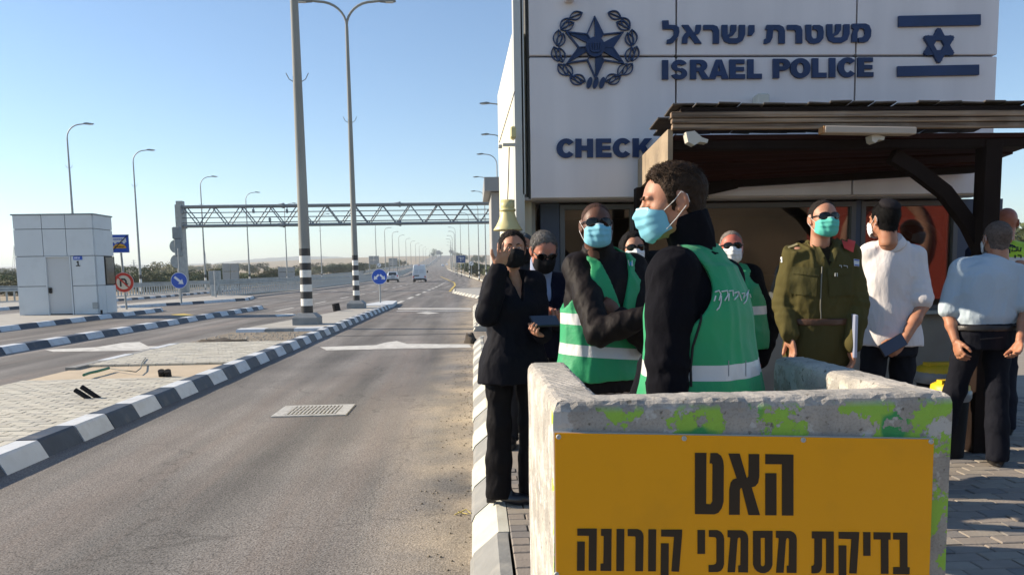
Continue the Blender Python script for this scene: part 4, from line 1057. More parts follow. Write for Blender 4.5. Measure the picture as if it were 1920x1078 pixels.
mb = MB(); mb.box((.02, 0, 0), (.10, .03, .022)); mb.put('bar', m_trim, g); mb = MB(); mb.box((-.05, 0, -.012), (.03, .03, .03), bev=.006); mb.put('tip', m_trim, g)
mb = MB(); mb.tube([at(936, 268, 6.1), at(965, 172, 6.1)], .004, 5); tag(mb.put('guy_wire', m_frame), 'thin dark wire slanting across the sunlit wall edge', 'wire')
dev('junction_box', 1427, 189, 6.12, 22, 22, mat('box_white', (.62, .60, .52), .5), 'small white box on the panels just above the canopy roof', 'junction box', .12)
dev('wall_clip', 1068, -3, 6.15, 18, 10, m_clad, 'small cable clip at the very top of the facade over the wreath', 'clip')
# kiosk further along
p0, p1 = at(908, 345, 20), at(937, 345, 20)
g = empty('far_kiosk', (p0.x + .5, 20, .12), label='grey kiosk corner with boxed roof edge beyond the sunlit wall', cat='building')
zt_, zm_ = at(920, 333, 20).z - .12, at(920, 359, 20).z - .12
mb = MB(); mb.box((.9, 1.5, (zt_ + zm_) / 2), (2.8, 3.2, zt_ - zm_)); mb.put('roof', mat('kiosk_grey', (.30, .30, .29), .6), g)
mb = MB(); mb.box((1.0, 1.5, zm_ / 2 - .01), (2.65, 2.8, zm_ - .01)); mb.put('wall', mat('kiosk_wall', (.36, .35, .33), .7), g)

# ---- raised letters on the facade, each a part
def pxm(pts, y):                                    # pixel outline -> facade plane
    return [(p.x - SO.x, p.z - SO.z) for p in (at(a, b, y) for a, b in pts)]
def fpart(name, polys, y=BD - .03, t=.022, m=m_lblue, bevel=False, parent=S):
    mb = MB(); M = Matrix.Translation((0, y + .03 - SO.y - .0, 0)) @ MX
    for i, p in enumerate(polys): mb.prism(pxm(p, BD), M, t + .0007 * i)
    return mb.put(name, m, parent)
def arc(cx, cy, rx, ry, a0, a1, n=10): return [(cx + rx * math.cos(R(a0 + (a1 - a0) * i / n)), cy - ry * math.sin(R(a0 + (a1 - a0) * i / n))) for i in range(n + 1)]
def ring(cx, cy, rx, ry, th, a0, a1, n=12, thy=None):
    return arc(cx, cy, rx, ry, a0, a1, n) + arc(cx, cy, rx - th, ry - (thy or th), a1, a0, n)
def L_I(x, y, w_, h): return [[(x, y), (x + w_, y), (x + w_, y - h), (x, y - h)]]
def glyph(c, x, y, h, s=11.5):
    """x left, y baseline, in photo pixels"""
    if c == 'I': return L_I(x, y, s, h), s
    if c == 'L': return [[(x, y), (x + 27, y), (x + 27, y - 9), (x + s, y - 9), (x + s, y - h), (x, y - h)]], 27
    if c == 'E':
        w_ = 29; return [[(x, y), (x + w_, y), (x + w_, y - 8.5), (x + s, y - 8.5), (x + s, y - h / 2 + 3.5), (x + w_ - 2, y - h / 2 + 3.5), (x + w_ - 2, y - h / 2 - 4), (x + s, y - h / 2 - 4), (x + s, y - h + 8), (x + w_ - 1, y - h + 8), (x + w_ - 1, y - h), (x, y - h)]], w_
    if c == 'H': return [[(x, y), (x + s, y), (x + s, y - h / 2 + 4.5), (x + 22, y - h / 2 + 4.5), (x + 22, y), (x + 33, y), (x + 33, y - h), (x + 22, y - h), (x + 22, y - h / 2 - 4.5), (x + s, y - h / 2 - 4.5), (x + s, y - h), (x, y - h)]], 33
    if c == 'K': return [[(x, y), (x + s, y), (x + s, y - 11), (x + 15, y - 15), (x + 23, y), (x + 37, y), (x + 24, y - 21), (x + 36, y - h), (x + 22, y - h), (x + s, y - 21), (x + s, y - h), (x, y - h)]], 37
    if c == 'A': return [[(x, y), (x + 12, y), (x + 14, y - 6), (x + 23, y - 6), (x + 25, y), (x + 37, y), (x + 24, y - h), (x + 18.5, y - h), (x + 18.5, y - 26), (x + 21, y - 14), (x + 16, y - 14), (x + 18.4, y - 26), (x + 18.4, y - h), (x + 13, y - h)]], 37
    if c == 'P': return [[(x, y), (x + s, y), (x + s, y - h), (x, y - h)], [(x + s, y - h)] + arc(x + 19, y - h + 11, 13, 11, 90, -90) + [(x + s, y - h + 22), (x + s, y - h + 14.5), (x + 17, y - h + 14.5)] + arc(x + 17, y - h + 11, 3.5, 3.5, -90, 90, 5) + [(x + s, y - h + 7.5)]], 32
    if c == 'R': return glyph('P', x, y, h, s)[0] + [[(x + 15, y - 15), (x + 24, y - 17), (x + 36, y), (x + 23, y)]], 35
    if c == 'O': return [ring(x + 19, y - h / 2, 19, h / 2 + .7, 12, 90, 270, 14, 9), ring(x + 19, y - h / 2, 19, h / 2 + .7, 12, -90, 90, 14, 9)], 38
    if c == 'C': return [ring(x + 18, y - h / 2, 18, h / 2 + .7, 11.5, 38, 322, 22, 9)], 34
    if c == 'S':
        a = arc(x + 15.5, y - h + 10.5, 14.5, 10.9, 20, 255, 12); b_ = arc(x + 15.5, y - 10.5, 14.8, 10.9, 75, -165, 12)
        ai = arc(x + 15.5, y - h + 11.5, 4.6, 3.6, 20, 235, 8); bi = arc(x + 15.5, y - 11.5, 4.8, 3.8, 70, -165, 8)
        return [a + ai[::-1], b_ + bi[::-1], [(x + 5, y - h + 17), (x + 12, y - h + 14.5), (x + 26, y - 17.5), (x + 20, y - 14)]], 31
def word(txt, xs, y, y1, h):
    n = len(txt)
    for i, (c, x) in enumerate(zip(txt, xs)):
        yy_ = y + (y1 - y) * i / max(1, n - 1); polys, _ = glyph(c, x, yy_, h); fpart('letter', polys)
word('ISRAEL', [1240.5, 1257, 1293, 1328, 1366.5, 1400], 150.5, 149, 36)
word('POLICE', [1448, 1480, 1521, 1553, 1569, 1606.5], 148, 145.5, 36)
word('CHECK', [1043, 1078.5, 1117, 1148.5, 1185.5], 296.5, 295.5, 35)
sc1 = 410 / 1920.0
def hz_(pts): return [(1230 + a * sc1, 30 + b * sc1) for a, b in pts]
HB1 = {
 'lamed': [[(50, 50), (105, 48), (108, 88), (165, 90), (195, 110), (200, 150), (190, 190), (150, 240), (125, 252), (90, 252), (92, 218), (115, 212), (150, 175), (152, 135), (140, 126), (55, 124)]],
 'alef': [[(222, 88), (278, 88), (395, 250), (338, 250)], [(345, 88), (390, 88), (388, 130), (372, 165), (330, 176), (318, 160), (340, 145)], [(222, 250), (270, 250), (272, 205), (296, 178), (268, 148), (245, 165), (228, 195)]],
 'resh': [[(412, 88), (495, 88), (530, 100), (548, 135), (548, 250), (495, 250), (495, 150), (485, 130), (412, 130)]],
 'shin': [[(572, 88), (622, 88), (622, 175), (640, 205), (700, 205), (720, 190), (724, 88), (776, 88), (776, 170), (755, 225), (710, 250), (640, 250), (595, 230), (572, 180)], [(650, 88), (700, 88), (698, 140), (670, 180), (634, 194), (624, 176), (648, 150)]],
 'yod': [[(808, 90), (858, 90), (858, 150), (835, 180), (802, 180)]],
 'tav': [[(965, 88), (1075, 88), (1108, 105), (1124, 140), (1124, 250), (1070, 250), (1070, 145), (1055, 130), (1022, 130), (1015, 200), (995, 240), (970, 252), (942, 252), (945, 212), (965, 205), (970, 130), (952, 125)]],
 'resh2': [[(1145, 88), (1225, 88), (1262, 100), (1276, 135), (1276, 248), (1222, 248), (1222, 150), (1212, 132), (1145, 130)]],
 'tet': [[(1306, 86), (1356, 86), (1356, 185), (1370, 208), (1395, 208), (1410, 190), (1412, 145), (1400, 128), (1372, 128), (1372, 90), (1425, 88), (1455, 105), (1464, 150), (1460, 205), (1430, 242), (1385, 254), (1340, 245), (1312, 210)]],
 'shin2': [[(1490, 82), (1540, 82), (1540, 168), (1556, 198), (1612, 198), (1634, 182), (1640, 82), (1690, 82), (1690, 165), (1670, 220), (1625, 244), (1555, 244), (1510, 224), (1490, 175)], [(1568, 82), (1616, 82), (1614, 134), (1588, 172), (1552, 188), (1542, 170), (1566, 145)]],
 'mem': [[(1712, 78), (1830, 76), (1862, 92), (1880, 135), (1876, 190), (1850, 232), (1825, 240), (1768, 240), (1770, 200), (1806, 198), (1824, 172), (1822, 135), (1808, 118), (1776, 118), (1758, 160), (1756, 236), (1710, 238), (1712, 170), (1728, 125), (1712, 115)]],
}
for k_, pl_ in HB1.items(): fpart('letter', [hz_(p) for p in pl_])
# flag
fl = empty('flag_emblem', (0, 0, 0), parent=S)
fl.parent = S
fpart('flag_bar', [[(1683, 32), (1836, 29), (1836, 49), (1683, 52)]])
fpart('flag_bar', [[(1681, 126), (1833, 123), (1833, 142), (1681, 145)]])
bpy.data.objects.remove(fl)
def starpts(cx, cy, r, rot): return [(cx + r[0] * math.cos(R(rot + 120 * i)), cy - r[1] * math.sin(R(rot + 120 * i))) for i in range(3)]
def strokes(poly, w_, closed=True):
    out = []; n = len(poly)
    for i in range(n if closed else n - 1):
        (ax, ay), (bx, by) = poly[i], poly[(i + 1) % n]; L = math.hypot(bx - ax, by - ay); ux, uy = (bx - ax) / L, (by - ay) / L
        ax -= ux * w_ * .45; ay -= uy * w_ * .45; bx += ux * w_ * .45; by += uy * w_ * .45
        out.append([(ax - uy * w_ / 2, ay + ux * w_ / 2), (bx - uy * w_ / 2, by + ux * w_ / 2), (bx + uy * w_ / 2, by - ux * w_ / 2), (ax + uy * w_ / 2, ay - ux * w_ / 2)])
    return out
fpart('flag_star', strokes(starpts(1758, 87, (26, 27), 90), 9) + strokes(starpts(1758, 87, (26, 27), -90), 9))
# wreath emblem
e = 220 / 1395.0
def ez(pts): return [(1010 + a * e, 10 + b * e) for a, b in pts]
leaves = [((360, 165), (520, 100)), ((255, 290), (360, 160)), ((258, 300), (420, 215)), ((215, 490), (235, 300)), ((235, 505), (290, 340)), ((230, 680), (175, 500)), ((285, 690), (235, 510)), ((340, 845), (225, 705)), ((400, 850), (290, 705)), ((510, 945), (365, 860)), ((555, 920), (410, 840))]
def leafpolys(p, q_, wd=.34, ln=7):
    (ax, ay), (bx, by) = p, q_; L = math.hypot(bx - ax, by - ay); ux, uy = (bx - ax) / L, (by - ay) / L; W = L * wd * .92
    out = []; N = 9
    for s in (-1, 1):
        o_, i_ = [], []
        for k in range(N + 1):
            t = k / N; h_ = math.sin(math.pi * t) ** .8 * W; hi = max(0, h_ - 13)
            o_.append((ax + ux * L * t - uy * h_ * s, ay + uy * L * t + ux * h_ * s)); i_.append((ax + ux * L * t - uy * hi * s, ay + uy * L * t + ux * hi * s))
        out.append(ez(o_ + i_[::-1]))
    out.append(ez([(ax + uy * 5, ay - ux * 5), (bx + uy * 5, by - ux * 5), (bx - uy * 5, by + ux * 5), (ax - uy * 5, ay + ux * 5)]))
    return out
for p, q_ in leaves:
    fpart('wreath_leaf', leafpolys(p, q_))
    mir = lambda c: (1338 - c[0] - 0, c[1] - 5); fpart('wreath_leaf', leafpolys(mir(p), mir(q_)))
for cx_ in (600, 675, 752):
    fpart('wreath_knot', [ez([(cx_ + 34 * math.cos(a_) * .9 + 14 * math.sin(a_) , 930 - 68 * math.sin(a_)) for a_ in [math.pi * k / 8 for k in range(16)]])])
C6 = (664, 505)
tips = [(660, 150), (995, 335), (1000, 700), (672, 880), (335, 700), (325, 335)]
inn = [(765, 360), (875, 515), (770, 665), (575, 665), (470, 515), (570, 360)]
out = []
for i in range(6):
    tp, r_, l_i = tips[i], inn[i], inn[i - 1]
    if i in (0, 1, 3): out.append([C6, tp, r_]) if i != 3 else out.append([C6, l_i, tp])
    else: out.append([C6, tp, l_i]) if i == 2 else out.append([C6, r_, tp] if i == 4 else [C6, tp, r_])
polys = [ez(p) for p in out] + [ez([C6, inn[1], tips[2]])]
for i in range(6):
    for a_, b_ in ((tips[i], inn[i]), (inn[i - 1], tips[i])): polys += strokes(ez([a_, b_]), 2.4, False)
    polys += strokes(ez([C6, inn[i]]), 1.6, False)
fpart('emblem_star', polys)
fpart('emblem_disc', [ez([(C6[0] + 112 * math.cos(k * math.pi / 12), C6[1] + 10 + 118 * math.sin(k * math.pi / 12)) for k in range(24)])], t=.05)
fpart('emblem_candelabrum', [ez([(x, 470), (x + 14, 470), (x + 14 + (664 - x) * .2, 560), (x + (664 - x) * .2, 560)]) for x in (590, 625, 657, 690, 722)] + [ez([(600, 560), (728, 560), (700, 585), (630, 585)])], t=.06)

# ---- timber canopy in front of the station
YF, YBk = 5.2, 6.14
XL_ = at(1258, 240, YF).x; XR_ = at(1990, 230, YF).x
zf_ = at(1258, 246, YF).z
K = empty('timber_canopy', ((XL_ + XR_) / 2, YF, .15), label='dark timber canopy with weathered fascia boards and shingled roof in front of the station', cat='canopy')
KO = Vector(K.location)
def kp(name, mb, m):
    mb.v = [tuple(Vector(v) - KO) for v in mb.v]; return mb.put(name, m, K)
zs = [zf_ + .0, zf_ + .085, zf_ + .165]
for i, (z0, hh, yo) in enumerate(((zf_, .039, -.02), (zf_ + .040, .033, -.03), (zf_ + .074, .041, -.04))):
    mb = MB(); mb.box(((XL_ + XR_) / 2, YF + yo, z0 + hh / 2), (XR_ - XL_ + .012 * i, .04, hh - .003), bev=.004); kp('fascia_board', mb, m_weath)
mb = MB(); mb.box(((XL_ + XR_) / 2 + .04, YF + .02, zf_ + .128), (XR_ - XL_ - .02, .16, .026)); kp('drip_board', mb, m_woodk)
rnd = random.Random(4); x = XL_ + .04
zslope = (at(1199, 305, YBk).z - zf_) / (YBk - YF)
shm = []
for k in range(6):
    mb = MB(); mb.box((0, 0, 0), (.148, .26, .012), bev=.004); shm.append(mb.mesh('shingle', m_shing))
for row in range(4):
    x = XL_ + .0 + (row % 2) * .08
    while x < XR_ - .1:
        place('shingle', shm[rnd.randrange(6)], K, loc=(x + .073 - KO.x, YF + .07 + row * .215 - KO.y, zf_ + .150 + row * .012 + rnd.uniform(-.004, .012) - KO.z + zslope * row * .2), rot=(R(-7 + rnd.uniform(-2, 2)), rnd.uniform(-.05, .05), rnd.uniform(-.03, .03))); x += .152
# barge (end) board lit by the sun and the soffit boards
zr_b = at(1199, 303, YBk).z
mb = MB(); mb.hexa([(XL_ - .02, YF, zf_ - .19), (XL_ + .013, YF, zf_ - .19), (XL_ + .013, YBk, zr_b - .22), (XL_ - .02, YBk, zr_b - .22), (XL_ - .02, YF, zf_ + .012), (XL_ + .013, YF, zf_ + .012), (XL_ + .013, YBk, zr_b + .012), (XL_ - .02, YBk, zr_b + .012)]); kp('barge_board', mb, m_tanb)
def sof(x, t): 
    f = (x - XL_) / (XR_ - XL_); zb_ = 2.19 + .13 * f
    return (zf_ - .02) * (1 - t) + zb_ * t
nb = 6
for i in range(nb):
    t0, t1 = i / nb + .006, (i + 1) / nb - .006; ya, yb = YF + .03 + (YBk - YF - .08) * t0, YF + .03 + (YBk - YF - .08) * t1
    mb = MB(); zl = -.012 * (i % 2)
    mb.hexa([(XL_ + .03, ya, sof(XL_, t0) - .03 + zl), (XR_, ya, sof(XR_, t0) - .03 + zl), (XR_, yb, sof(XR_, t1) - .03 + zl), (XL_ + .03, yb, sof(XL_, t1) - .03 + zl),
             (XL_ + .03, ya, sof(XL_, t0) + zl), (XR_, ya, sof(XR_, t0) + zl), (XR_, yb, sof(XR_, t1) + zl), (XL_ + .03, yb, sof(XL_, t1) + zl)]); kp('soffit_board', mb, m_wood)
mb = MB(); mb.hexa([(XL_, YBk - .1, 2.105), (XR_, YBk - .1, 2.235), (XR_, YBk, 2.235), (XL_, YBk, 2.105), (XL_, YBk - .1, 2.19), (XR_, YBk - .1, 2.32), (XR_, YBk, 2.32), (XL_, YBk, 2.19)]); kp('back_beam', mb, m_woodk)
ptx = at(1849, 400, YF + .1).x
mb = MB(); mb.box((ptx, YF + .1, (.15 + 2.36) / 2), (.12, .12, 2.21), bev=.006); kp('post', mb, m_woodk)
pxl = at(1204, 400, YBk - .1).x
mb = MB(); mb.box((pxl, YBk - .07, (.15 + 2.14) / 2), (.10, .10, 1.99), bev=.006); kp('post', mb, m_woodk)
mb = MB(); mb.box(((XL_ + XR_) / 2, YF + .1, zf_ - .085), (XR_ - XL_ - .06, .10, .055)); kp('front_beam', mb, m_woodk)
def brace(pts, r=.047):
    mb = MB(); P = [Vector(p) for p in pts]; vs = []
    for i, p in enumerate(P):
        t = (P[min(i + 1, len(P) - 1)] - P[max(i - 1, 0)]).normalized(); n_ = t.cross(Vector((0, 1, 0))).normalized()
        for a, b in ((-1, -1), (1, -1), (1, 1), (-1, 1)): vs.append(p + n_ * a * r + Vector((0, 1, 0)) * b * r * .8)
    k_ = len(P); mb.add(vs, [(i * 4 + j, i * 4 + (j + 1) % 4, i * 4 + 4 + (j + 1) % 4, i * 4 + 4 + j) for i in range(k_ - 1) for j in range(4)] + [(0, 3, 2, 1), (4 * k_ - 4, 4 * k_ - 3, 4 * k_ - 2, 4 * k_ - 1)])
    return kp('brace', mb, m_woodk)
brace([at(1845, 480, YF + .16), at(1815, 420, YF + .16), at(1770, 360, YF + .16), at(1715, 318, YF + .16), at(1672, 292, YF + .16)])
brace([at(1198, 440, YBk - .09), at(1225, 400, YBk - .09), at(1290, 365, YBk - .09), at(1380, 345, YBk - .09)], .038)
# fittings under the eave
def fitting(px, py, D, polys, name, label, cat, m, wd=.08):
    p = at(px, py, D); mb = MB(); s_ = D / FPX
    for i, q_ in enumerate(polys): mb.prism([(a * s_, -b * s_) for a, b in q_], Matrix.Translation((0, wd / 2, 0)) @ MX, wd + .002 * i)
    return tag(mb.put(name, m, loc=p), label, cat)
m_cctv = mat('cctv_cream', (.60, .57, .49), .5)
fitting(1303, 262, 5.14, [[(-20, -12), (-4, -14), (10, -2), (22, 2), (20, 8), (6, 6), (-4, 12), (-16, 6)]], 'camera', 'cream security camera under the left end of the canopy eave', 'camera', m_cctv)
fitting(1638, 262, 5.14, [[(-10, -6), (0, -8), (16, -3), (14, 3), (4, 2), (-2, 8), (-8, 5)]], 'camera', 'small cream sensor below the strip light under the eave', 'camera', m_cctv)
p = at(1627, 246, 5.1); g = empty('strip_light', p, label='long pale strip light fixture under the middle of the canopy eave', cat='light fixture')
mb = MB(); mb.box((0, 0, 0), (.62, .09, .047), bev=.006); mb.put('housing', mat('strip_cream', (.50, .42, .33), .6), g, rot=(0, R(1.2), 0)); mb = MB(); mb.box((-.312, 0, 0), (.012, .08, .044)); mb.put('end_cap', mat('orange_cap', (.5, .25, .1), .6), g, rot=(0, R(1.2), 0))

# ---- bins
m_yl = mat('bin_yellow', (.75, .52, .02), .45, var=.15, vs=8); m_bag = mat('bin_bag', (.30, .31, .32), .35, bump=.5, bs=20)
for i, (px, pyt, D, lab) in enumerate(((1760, 683, 5.75, 'black bin with yellow slotted lid and grey bag rim behind the concrete barrier'), (1782, 716, 5.2, 'lower black bin with yellow lid in front of the bagged bin'))):
    p = at(px, pyt, D); p.z = .15; h = at(px, pyt, D).z - .15; r = .155 if i == 0 else .125
    g = empty('litter_bin', p, label=lab, cat='bin', group='yellow-lidded bins')
    mb = MB(); mb.lathe([(r * .8, 0), (r * .98, h * .8)], 20); mb.put('bin_body', m_dark, g)
    mb = MB(); mb.lathe([(r, h * .76), (r * 1.09, h * .8), (r * 1.1, h * .88), (r * 1.0, h * .91)], 24); mb.put('bag_rim', m_bag, g)
    mb = MB(); mb.lathe([(r * 1.02, h * .9), (r * .98, h * .96), (r * .7, h * 1.0), (.02, h * 1.0)], 20); mb.box((0, -.02, h * 1.01), (r * 1.5, r * .5, h * .05)); mb.put('lid', m_yl, g)

# ============================================================ CONCRETE BARRIER WITH THE YELLOW SIGN
m_barr = bpy.data.materials.new('barrier_concrete'); m_barr.use_nodes = True
zT = at(1400, 745, 1.78).z
def _barr():
    n, l = m_barr.node_tree.nodes, m_barr.node_tree.links; b = n['Principled BSDF']; b.inputs['Roughness'].default_value = .88
    g = n.new('ShaderNodeNewGeometry'); P_ = g.outputs['Position']; sp_ = n.new('ShaderNodeSeparateXYZ'); l.new(P_, sp_.inputs[0])
    def noise(s, d, lo, hi, a=0., c=1., rough=.5, vec=P_):
        t = n.new('ShaderNodeTexNoise'); t.inputs['Scale'].default_value = s; t.inputs['Detail'].default_value = d; t.inputs['Roughness'].default_value = rough; l.new(vec, t.inputs['Vector'])
        r = n.new('ShaderNodeMapRange'); r.inputs[1].default_value = lo; r.inputs[2].default_value = hi; r.inputs[3].default_value = a; r.inputs[4].default_value = c; l.new(t.outputs[0], r.inputs[0]); return r.outputs[0]
    def mix(f, a, c, k='MIX'):
        x = n.new('ShaderNodeMix'); x.data_type = 'RGBA'; x.blend_type = k
        if isinstance(f, float): x.inputs[0].default_value = f
        else: l.new(f, x.inputs[0])
        for s, v in ((6, a), (7, c)):
            if isinstance(v, tuple): x.inputs[s].default_value = (*v, 1)
            else: l.new(v, x.inputs[s])
        return x.outputs[2]
    def mth(op, a, c):
        x = n.new('ShaderNodeMath'); x.operation = op
        for s, v in ((0, a), (1, c)):
            if isinstance(v, float): x.inputs[s].default_value = v
            else: l.new(v, x.inputs[s])
        return x.outputs[0]
    def mr(v, lo, hi, a=0., c=1.):
        r = n.new('ShaderNodeMapRange'); r.inputs[1].default_value = lo; r.inputs[2].default_value = hi; r.inputs[3].default_value = a; r.inputs[4].default_value = c; l.new(v, r.inputs[0]); return r.outputs[0]
    c = mix(noise(9, 8, .35, .65), (.50, .465, .41), (.34, .32, .285))
    c = mix(noise(160, 2, .3, .7, .8, 1.15), (0., 0., 0.), c)
    # pitting on top and white primer remains
    c = mix(noise(60, 4, .62, .7, 0., .8), c, (.10, .09, .07))
    side = mr(sp_.outputs[2], zT - .012, zT - .03)          # paint only below the rim
    c = mix(mth('MULTIPLY', noise(11, 9, .53, .56, 0., .85, .65), side), c, (.56, .56, .53))
    nrm = n.new('ShaderNodeSeparateXYZ'); l.new(g.outputs['Normal'], nrm.inputs[0])
    front = mr(nrm.outputs[1], -.5, -.8)
    mpg = n.new('ShaderNodeMapping'); mpg.inputs['Scale'].default_value = (1, 1, 1); l.new(P_, mpg.inputs[0])
    gx = mr(sp_.outputs[0], .25, 1.0, .56, .476)     # more paint towards the right
    nz = noise(7.5, 10, 0, 1, rough=.62, vec=mpg.outputs[0])
    gm = mth('GREATER_THAN', nz, gx); gm = mth('MULTIPLY', gm, noise(17, 10, .40, .42, 0., 1., .7)); gm = mth('MULTIPLY', gm, side); gm = mth('MULTIPLY', gm, front)
    green = mix(noise(5, 3, .56, .6), (.33, .58, .08), (.06, .34, .11))
    c = mix(gm, c, green)
    # white paint on the left side face, flaking
    lf = mr(nrm.outputs[0], -.5, -.8)
    wm = mth('MULTIPLY', mth('MULTIPLY', noise(6, 10, .40, .43, 1., 0., .6), lf), side)
    c = mix(wm, c, (.60, .58, .47))
    edge = mth('MULTIPLY', mth('MULTIPLY', mth('GREATER_THAN', noise(22, 6, 0, 1), .56), lf), mr(sp_.outputs[1], 1.84, 1.80))
    c = mix(mth('MULTIPLY', edge, side), c, (.40, .58, .05))
    l.new(c, b.inputs['Base Color'])
    t = n.new('ShaderNodeTexNoise'); t.inputs['Scale'].default_value = 55; t.inputs['Detail'].default_value = 8; t.inputs['Roughness'].default_value = .7; l.new(P_, t.inputs['Vector'])
    bp = n.new('ShaderNodeBump'); bp.inputs['Strength'].default_value = .8; bp.inputs['Distance'].default_value = .006; l.new(t.outputs[0], bp.inputs['Height'])
    bp2 = n.new('ShaderNodeBump'); bp2.inputs['Strength'].default_value = .6; bp2.inputs['Distance'].default_value = .003; l.new(gm, bp2.inputs['Height']); l.new(bp.outputs[0], bp2.inputs['Normal'])
    l.new(bp2.outputs[0], b.inputs['Normal'])
_barr()
YB0 = 1.78
bx0, bx1 = at(1036, 800, YB0).x, at(1787, 760, YB0).x
zT = (at(1400, 745, YB0).z)
th = .115; YB1 = 2.6
B = empty('concrete_barrier', ((bx0 + bx1) / 2, YB0, .15), label='U-shaped concrete barrier with peeling bright green paint carrying the yellow sign', cat='barrier')
o2 = MB()
def barrier_mesh():
    # outline of the U, subdivided top with chamfer and chips
    import bmesh
    zTl = zT
    outer = [(bx0, YB0), (bx1, YB0), (bx1, YB1), (bx1 - th, YB1), (bx1 - th, YB0 + th), (bx0 + th * 1.15, YB0 + th), (bx0 + th * 1.15, YB1), (bx0, YB1)]
    n = len(outer); dense = []
    for i in range(n):
        a, b = Vector(outer[i]), Vector(outer[(i + 1) % n]); m_ = max(1, int((b - a).length / .02))
        for k in range(m_): dense.append(a.lerp(b, k / m_))
    N = len(dense)
    from mathutils import noise as mn
    bm = bmesh.new(); rows = []
    def inset(i, d):
        p = dense[i]; a = dense[i - 1]; b = dense[(i + 1) % N]
        t1 = (p - a).normalized(); t2 = (b - p).normalized(); nn = Vector((-(t1.y + t2.y), t1.x + t2.x))
        return p + (nn.normalized() * d * (1.3 if t1.dot(t2) < .5 else 1) if nn.length > 1e-6 else Vector((0, 0)))
    for (z, d, amp) in ((.15, 0, 0), (.55, 0, .002), (.8, 0, .003), (1.0, 0, .003), (zTl - .05, 0, .002), (zTl - .024, .001, .003), (zTl - .011, .005, .004), (zTl - .003, .013, .0035), (zTl, .024, .002)):
        row = []
        for i in range(N):
            q = inset(i, d); nv = mn.noise(Vector((q.x * 42, q.y * 42, z * 30))) + .6 * mn.noise(Vector((q.x * 75, q.y * 75, z * 60)))
            q2 = inset(i, d + amp * (nv + .3)); row.append(bm.verts.new((q2.x, q2.y, z - (amp * nv if z > 1.05 else 0))))
        rows.append(row)
    for r0, r1 in zip(rows, rows[1:]):
        for i in range(N): bm.faces.new((r0[i], r0[(i + 1) % N], r1[(i + 1) % N], r1[i]))
    from mathutils.geometry import tessellate_polygon
    lastrow = rows[-1]
    for t in tessellate_polygon([[v.co for v in lastrow]]):
        try: bm.faces.new([lastrow[i] for i in t])
        except ValueError: pass
    bmesh.ops.recalc_face_normals(bm, faces=bm.faces)
    me = bpy.data.meshes.new('barrier'); bm.to_mesh(me); bm.free(); me.materials.append(m_barr); return me
bme = barrier_mesh()
for v in bme.vertices: v.co -= Vector(B.location)
place('barrier_body', bme, B)
# yellow sign screwed to its face
YS = YB0 - .012
m_sy = mat('sign_yellow', (.92, .40, .002), .22, var=.05, vs=3, coat=.15, dirt=.25, ds=6, dc=(.55, .27, .02))
G = empty('yellow_sign', (0, 0, 0), label='mustard yellow sign with black Hebrew lettering screwed to the concrete barrier', cat='sign')
G.location = ((at(1040, 900, YS).x + at(1750, 900, YS).x) / 2, YS, .2); GO = Vector(G.location)
def gpx(pts, y=YS): return [(p.x - GO.x, p.z - GO.z) for p in (at(a, b, y) for a, b in pts)]
def gsign(name, polys, m, y=YS, t=.002, parent=G):
    mb = MB()
    for i, p in enumerate(polys): mb.prism(gpx(p), Matrix.Translation((0, y - GO.y, 0)) @ MX, t + .0001 * i)
    return mb.put(name, m, parent)
tl, trr = at(1040, 811, YS), at(1750, 823, YS)
zb_s = .34
mb = MB(); mb.prism([(tl.x - GO.x, tl.z - GO.z), (trr.x - GO.x, trr.z - GO.z), (trr.x - GO.x + .003, zb_s - GO.z), (tl.x - GO.x, zb_s - GO.z)], Matrix.Translation((0, 0, 0)) @ MX, .003)
mb.put('sign_panel', m_sy, G)
mb = MB(); mb.prism([(tl.x - GO.x - .002, tl.z - GO.z + .002), (trr.x - GO.x + .0025, trr.z - GO.z + .002), (trr.x - GO.x + .0055, zb_s - GO.z - .002), (tl.x - GO.x - .002, zb_s - GO.z - .002)], Matrix.Translation((0, .006, 0)) @ MX, .004)
mb.put('sign_backing', m_trim, G)
m_ink = mat('sign_ink', (.016, .013, .013), .3)
def Z(x0, y0, sx, sy): return lambda pts: [(x0 + a * sx, y0 + b * sy) for a, b in pts]
z1 = Z(1270, 830, 250 / 1797, 150 / 1078.)
gsign('letter', [z1([(232, 128), (384, 128), (380, 815), (440, 820), (466, 780), (468, 285), (455, 268), (430, 268), (442, 132), (530, 130), (580, 165), (608, 225), (618, 300), (615, 780), (590, 870), (545, 930), (490, 952), (232, 948)])], m_ink, y=YS - .003)
gsign('letter', [z1([(682, 138), (832, 138), (925, 460), (940, 462), (952, 440), (955, 145), (1095, 145), (1095, 440), (1080, 530), (1040, 575), (993, 588), (1105, 962), (952, 962), (862, 600), (848, 596), (834, 620), (832, 958), (690, 958), (694, 620), (712, 530), (745, 485), (792, 470)])], m_ink, y=YS - .003)
gsign('letter', [z1([(1178, 145), (1554, 152), (1554, 968), (1402, 968), (1402, 288), (1396, 280), (1178, 278)]), z1([(1178, 402), (1326, 402), (1326, 965), (1178, 965)])], m_ink, y=YS - .003)
z2 = Z(1070, 975, 230 / 1920., 103 / 860.)
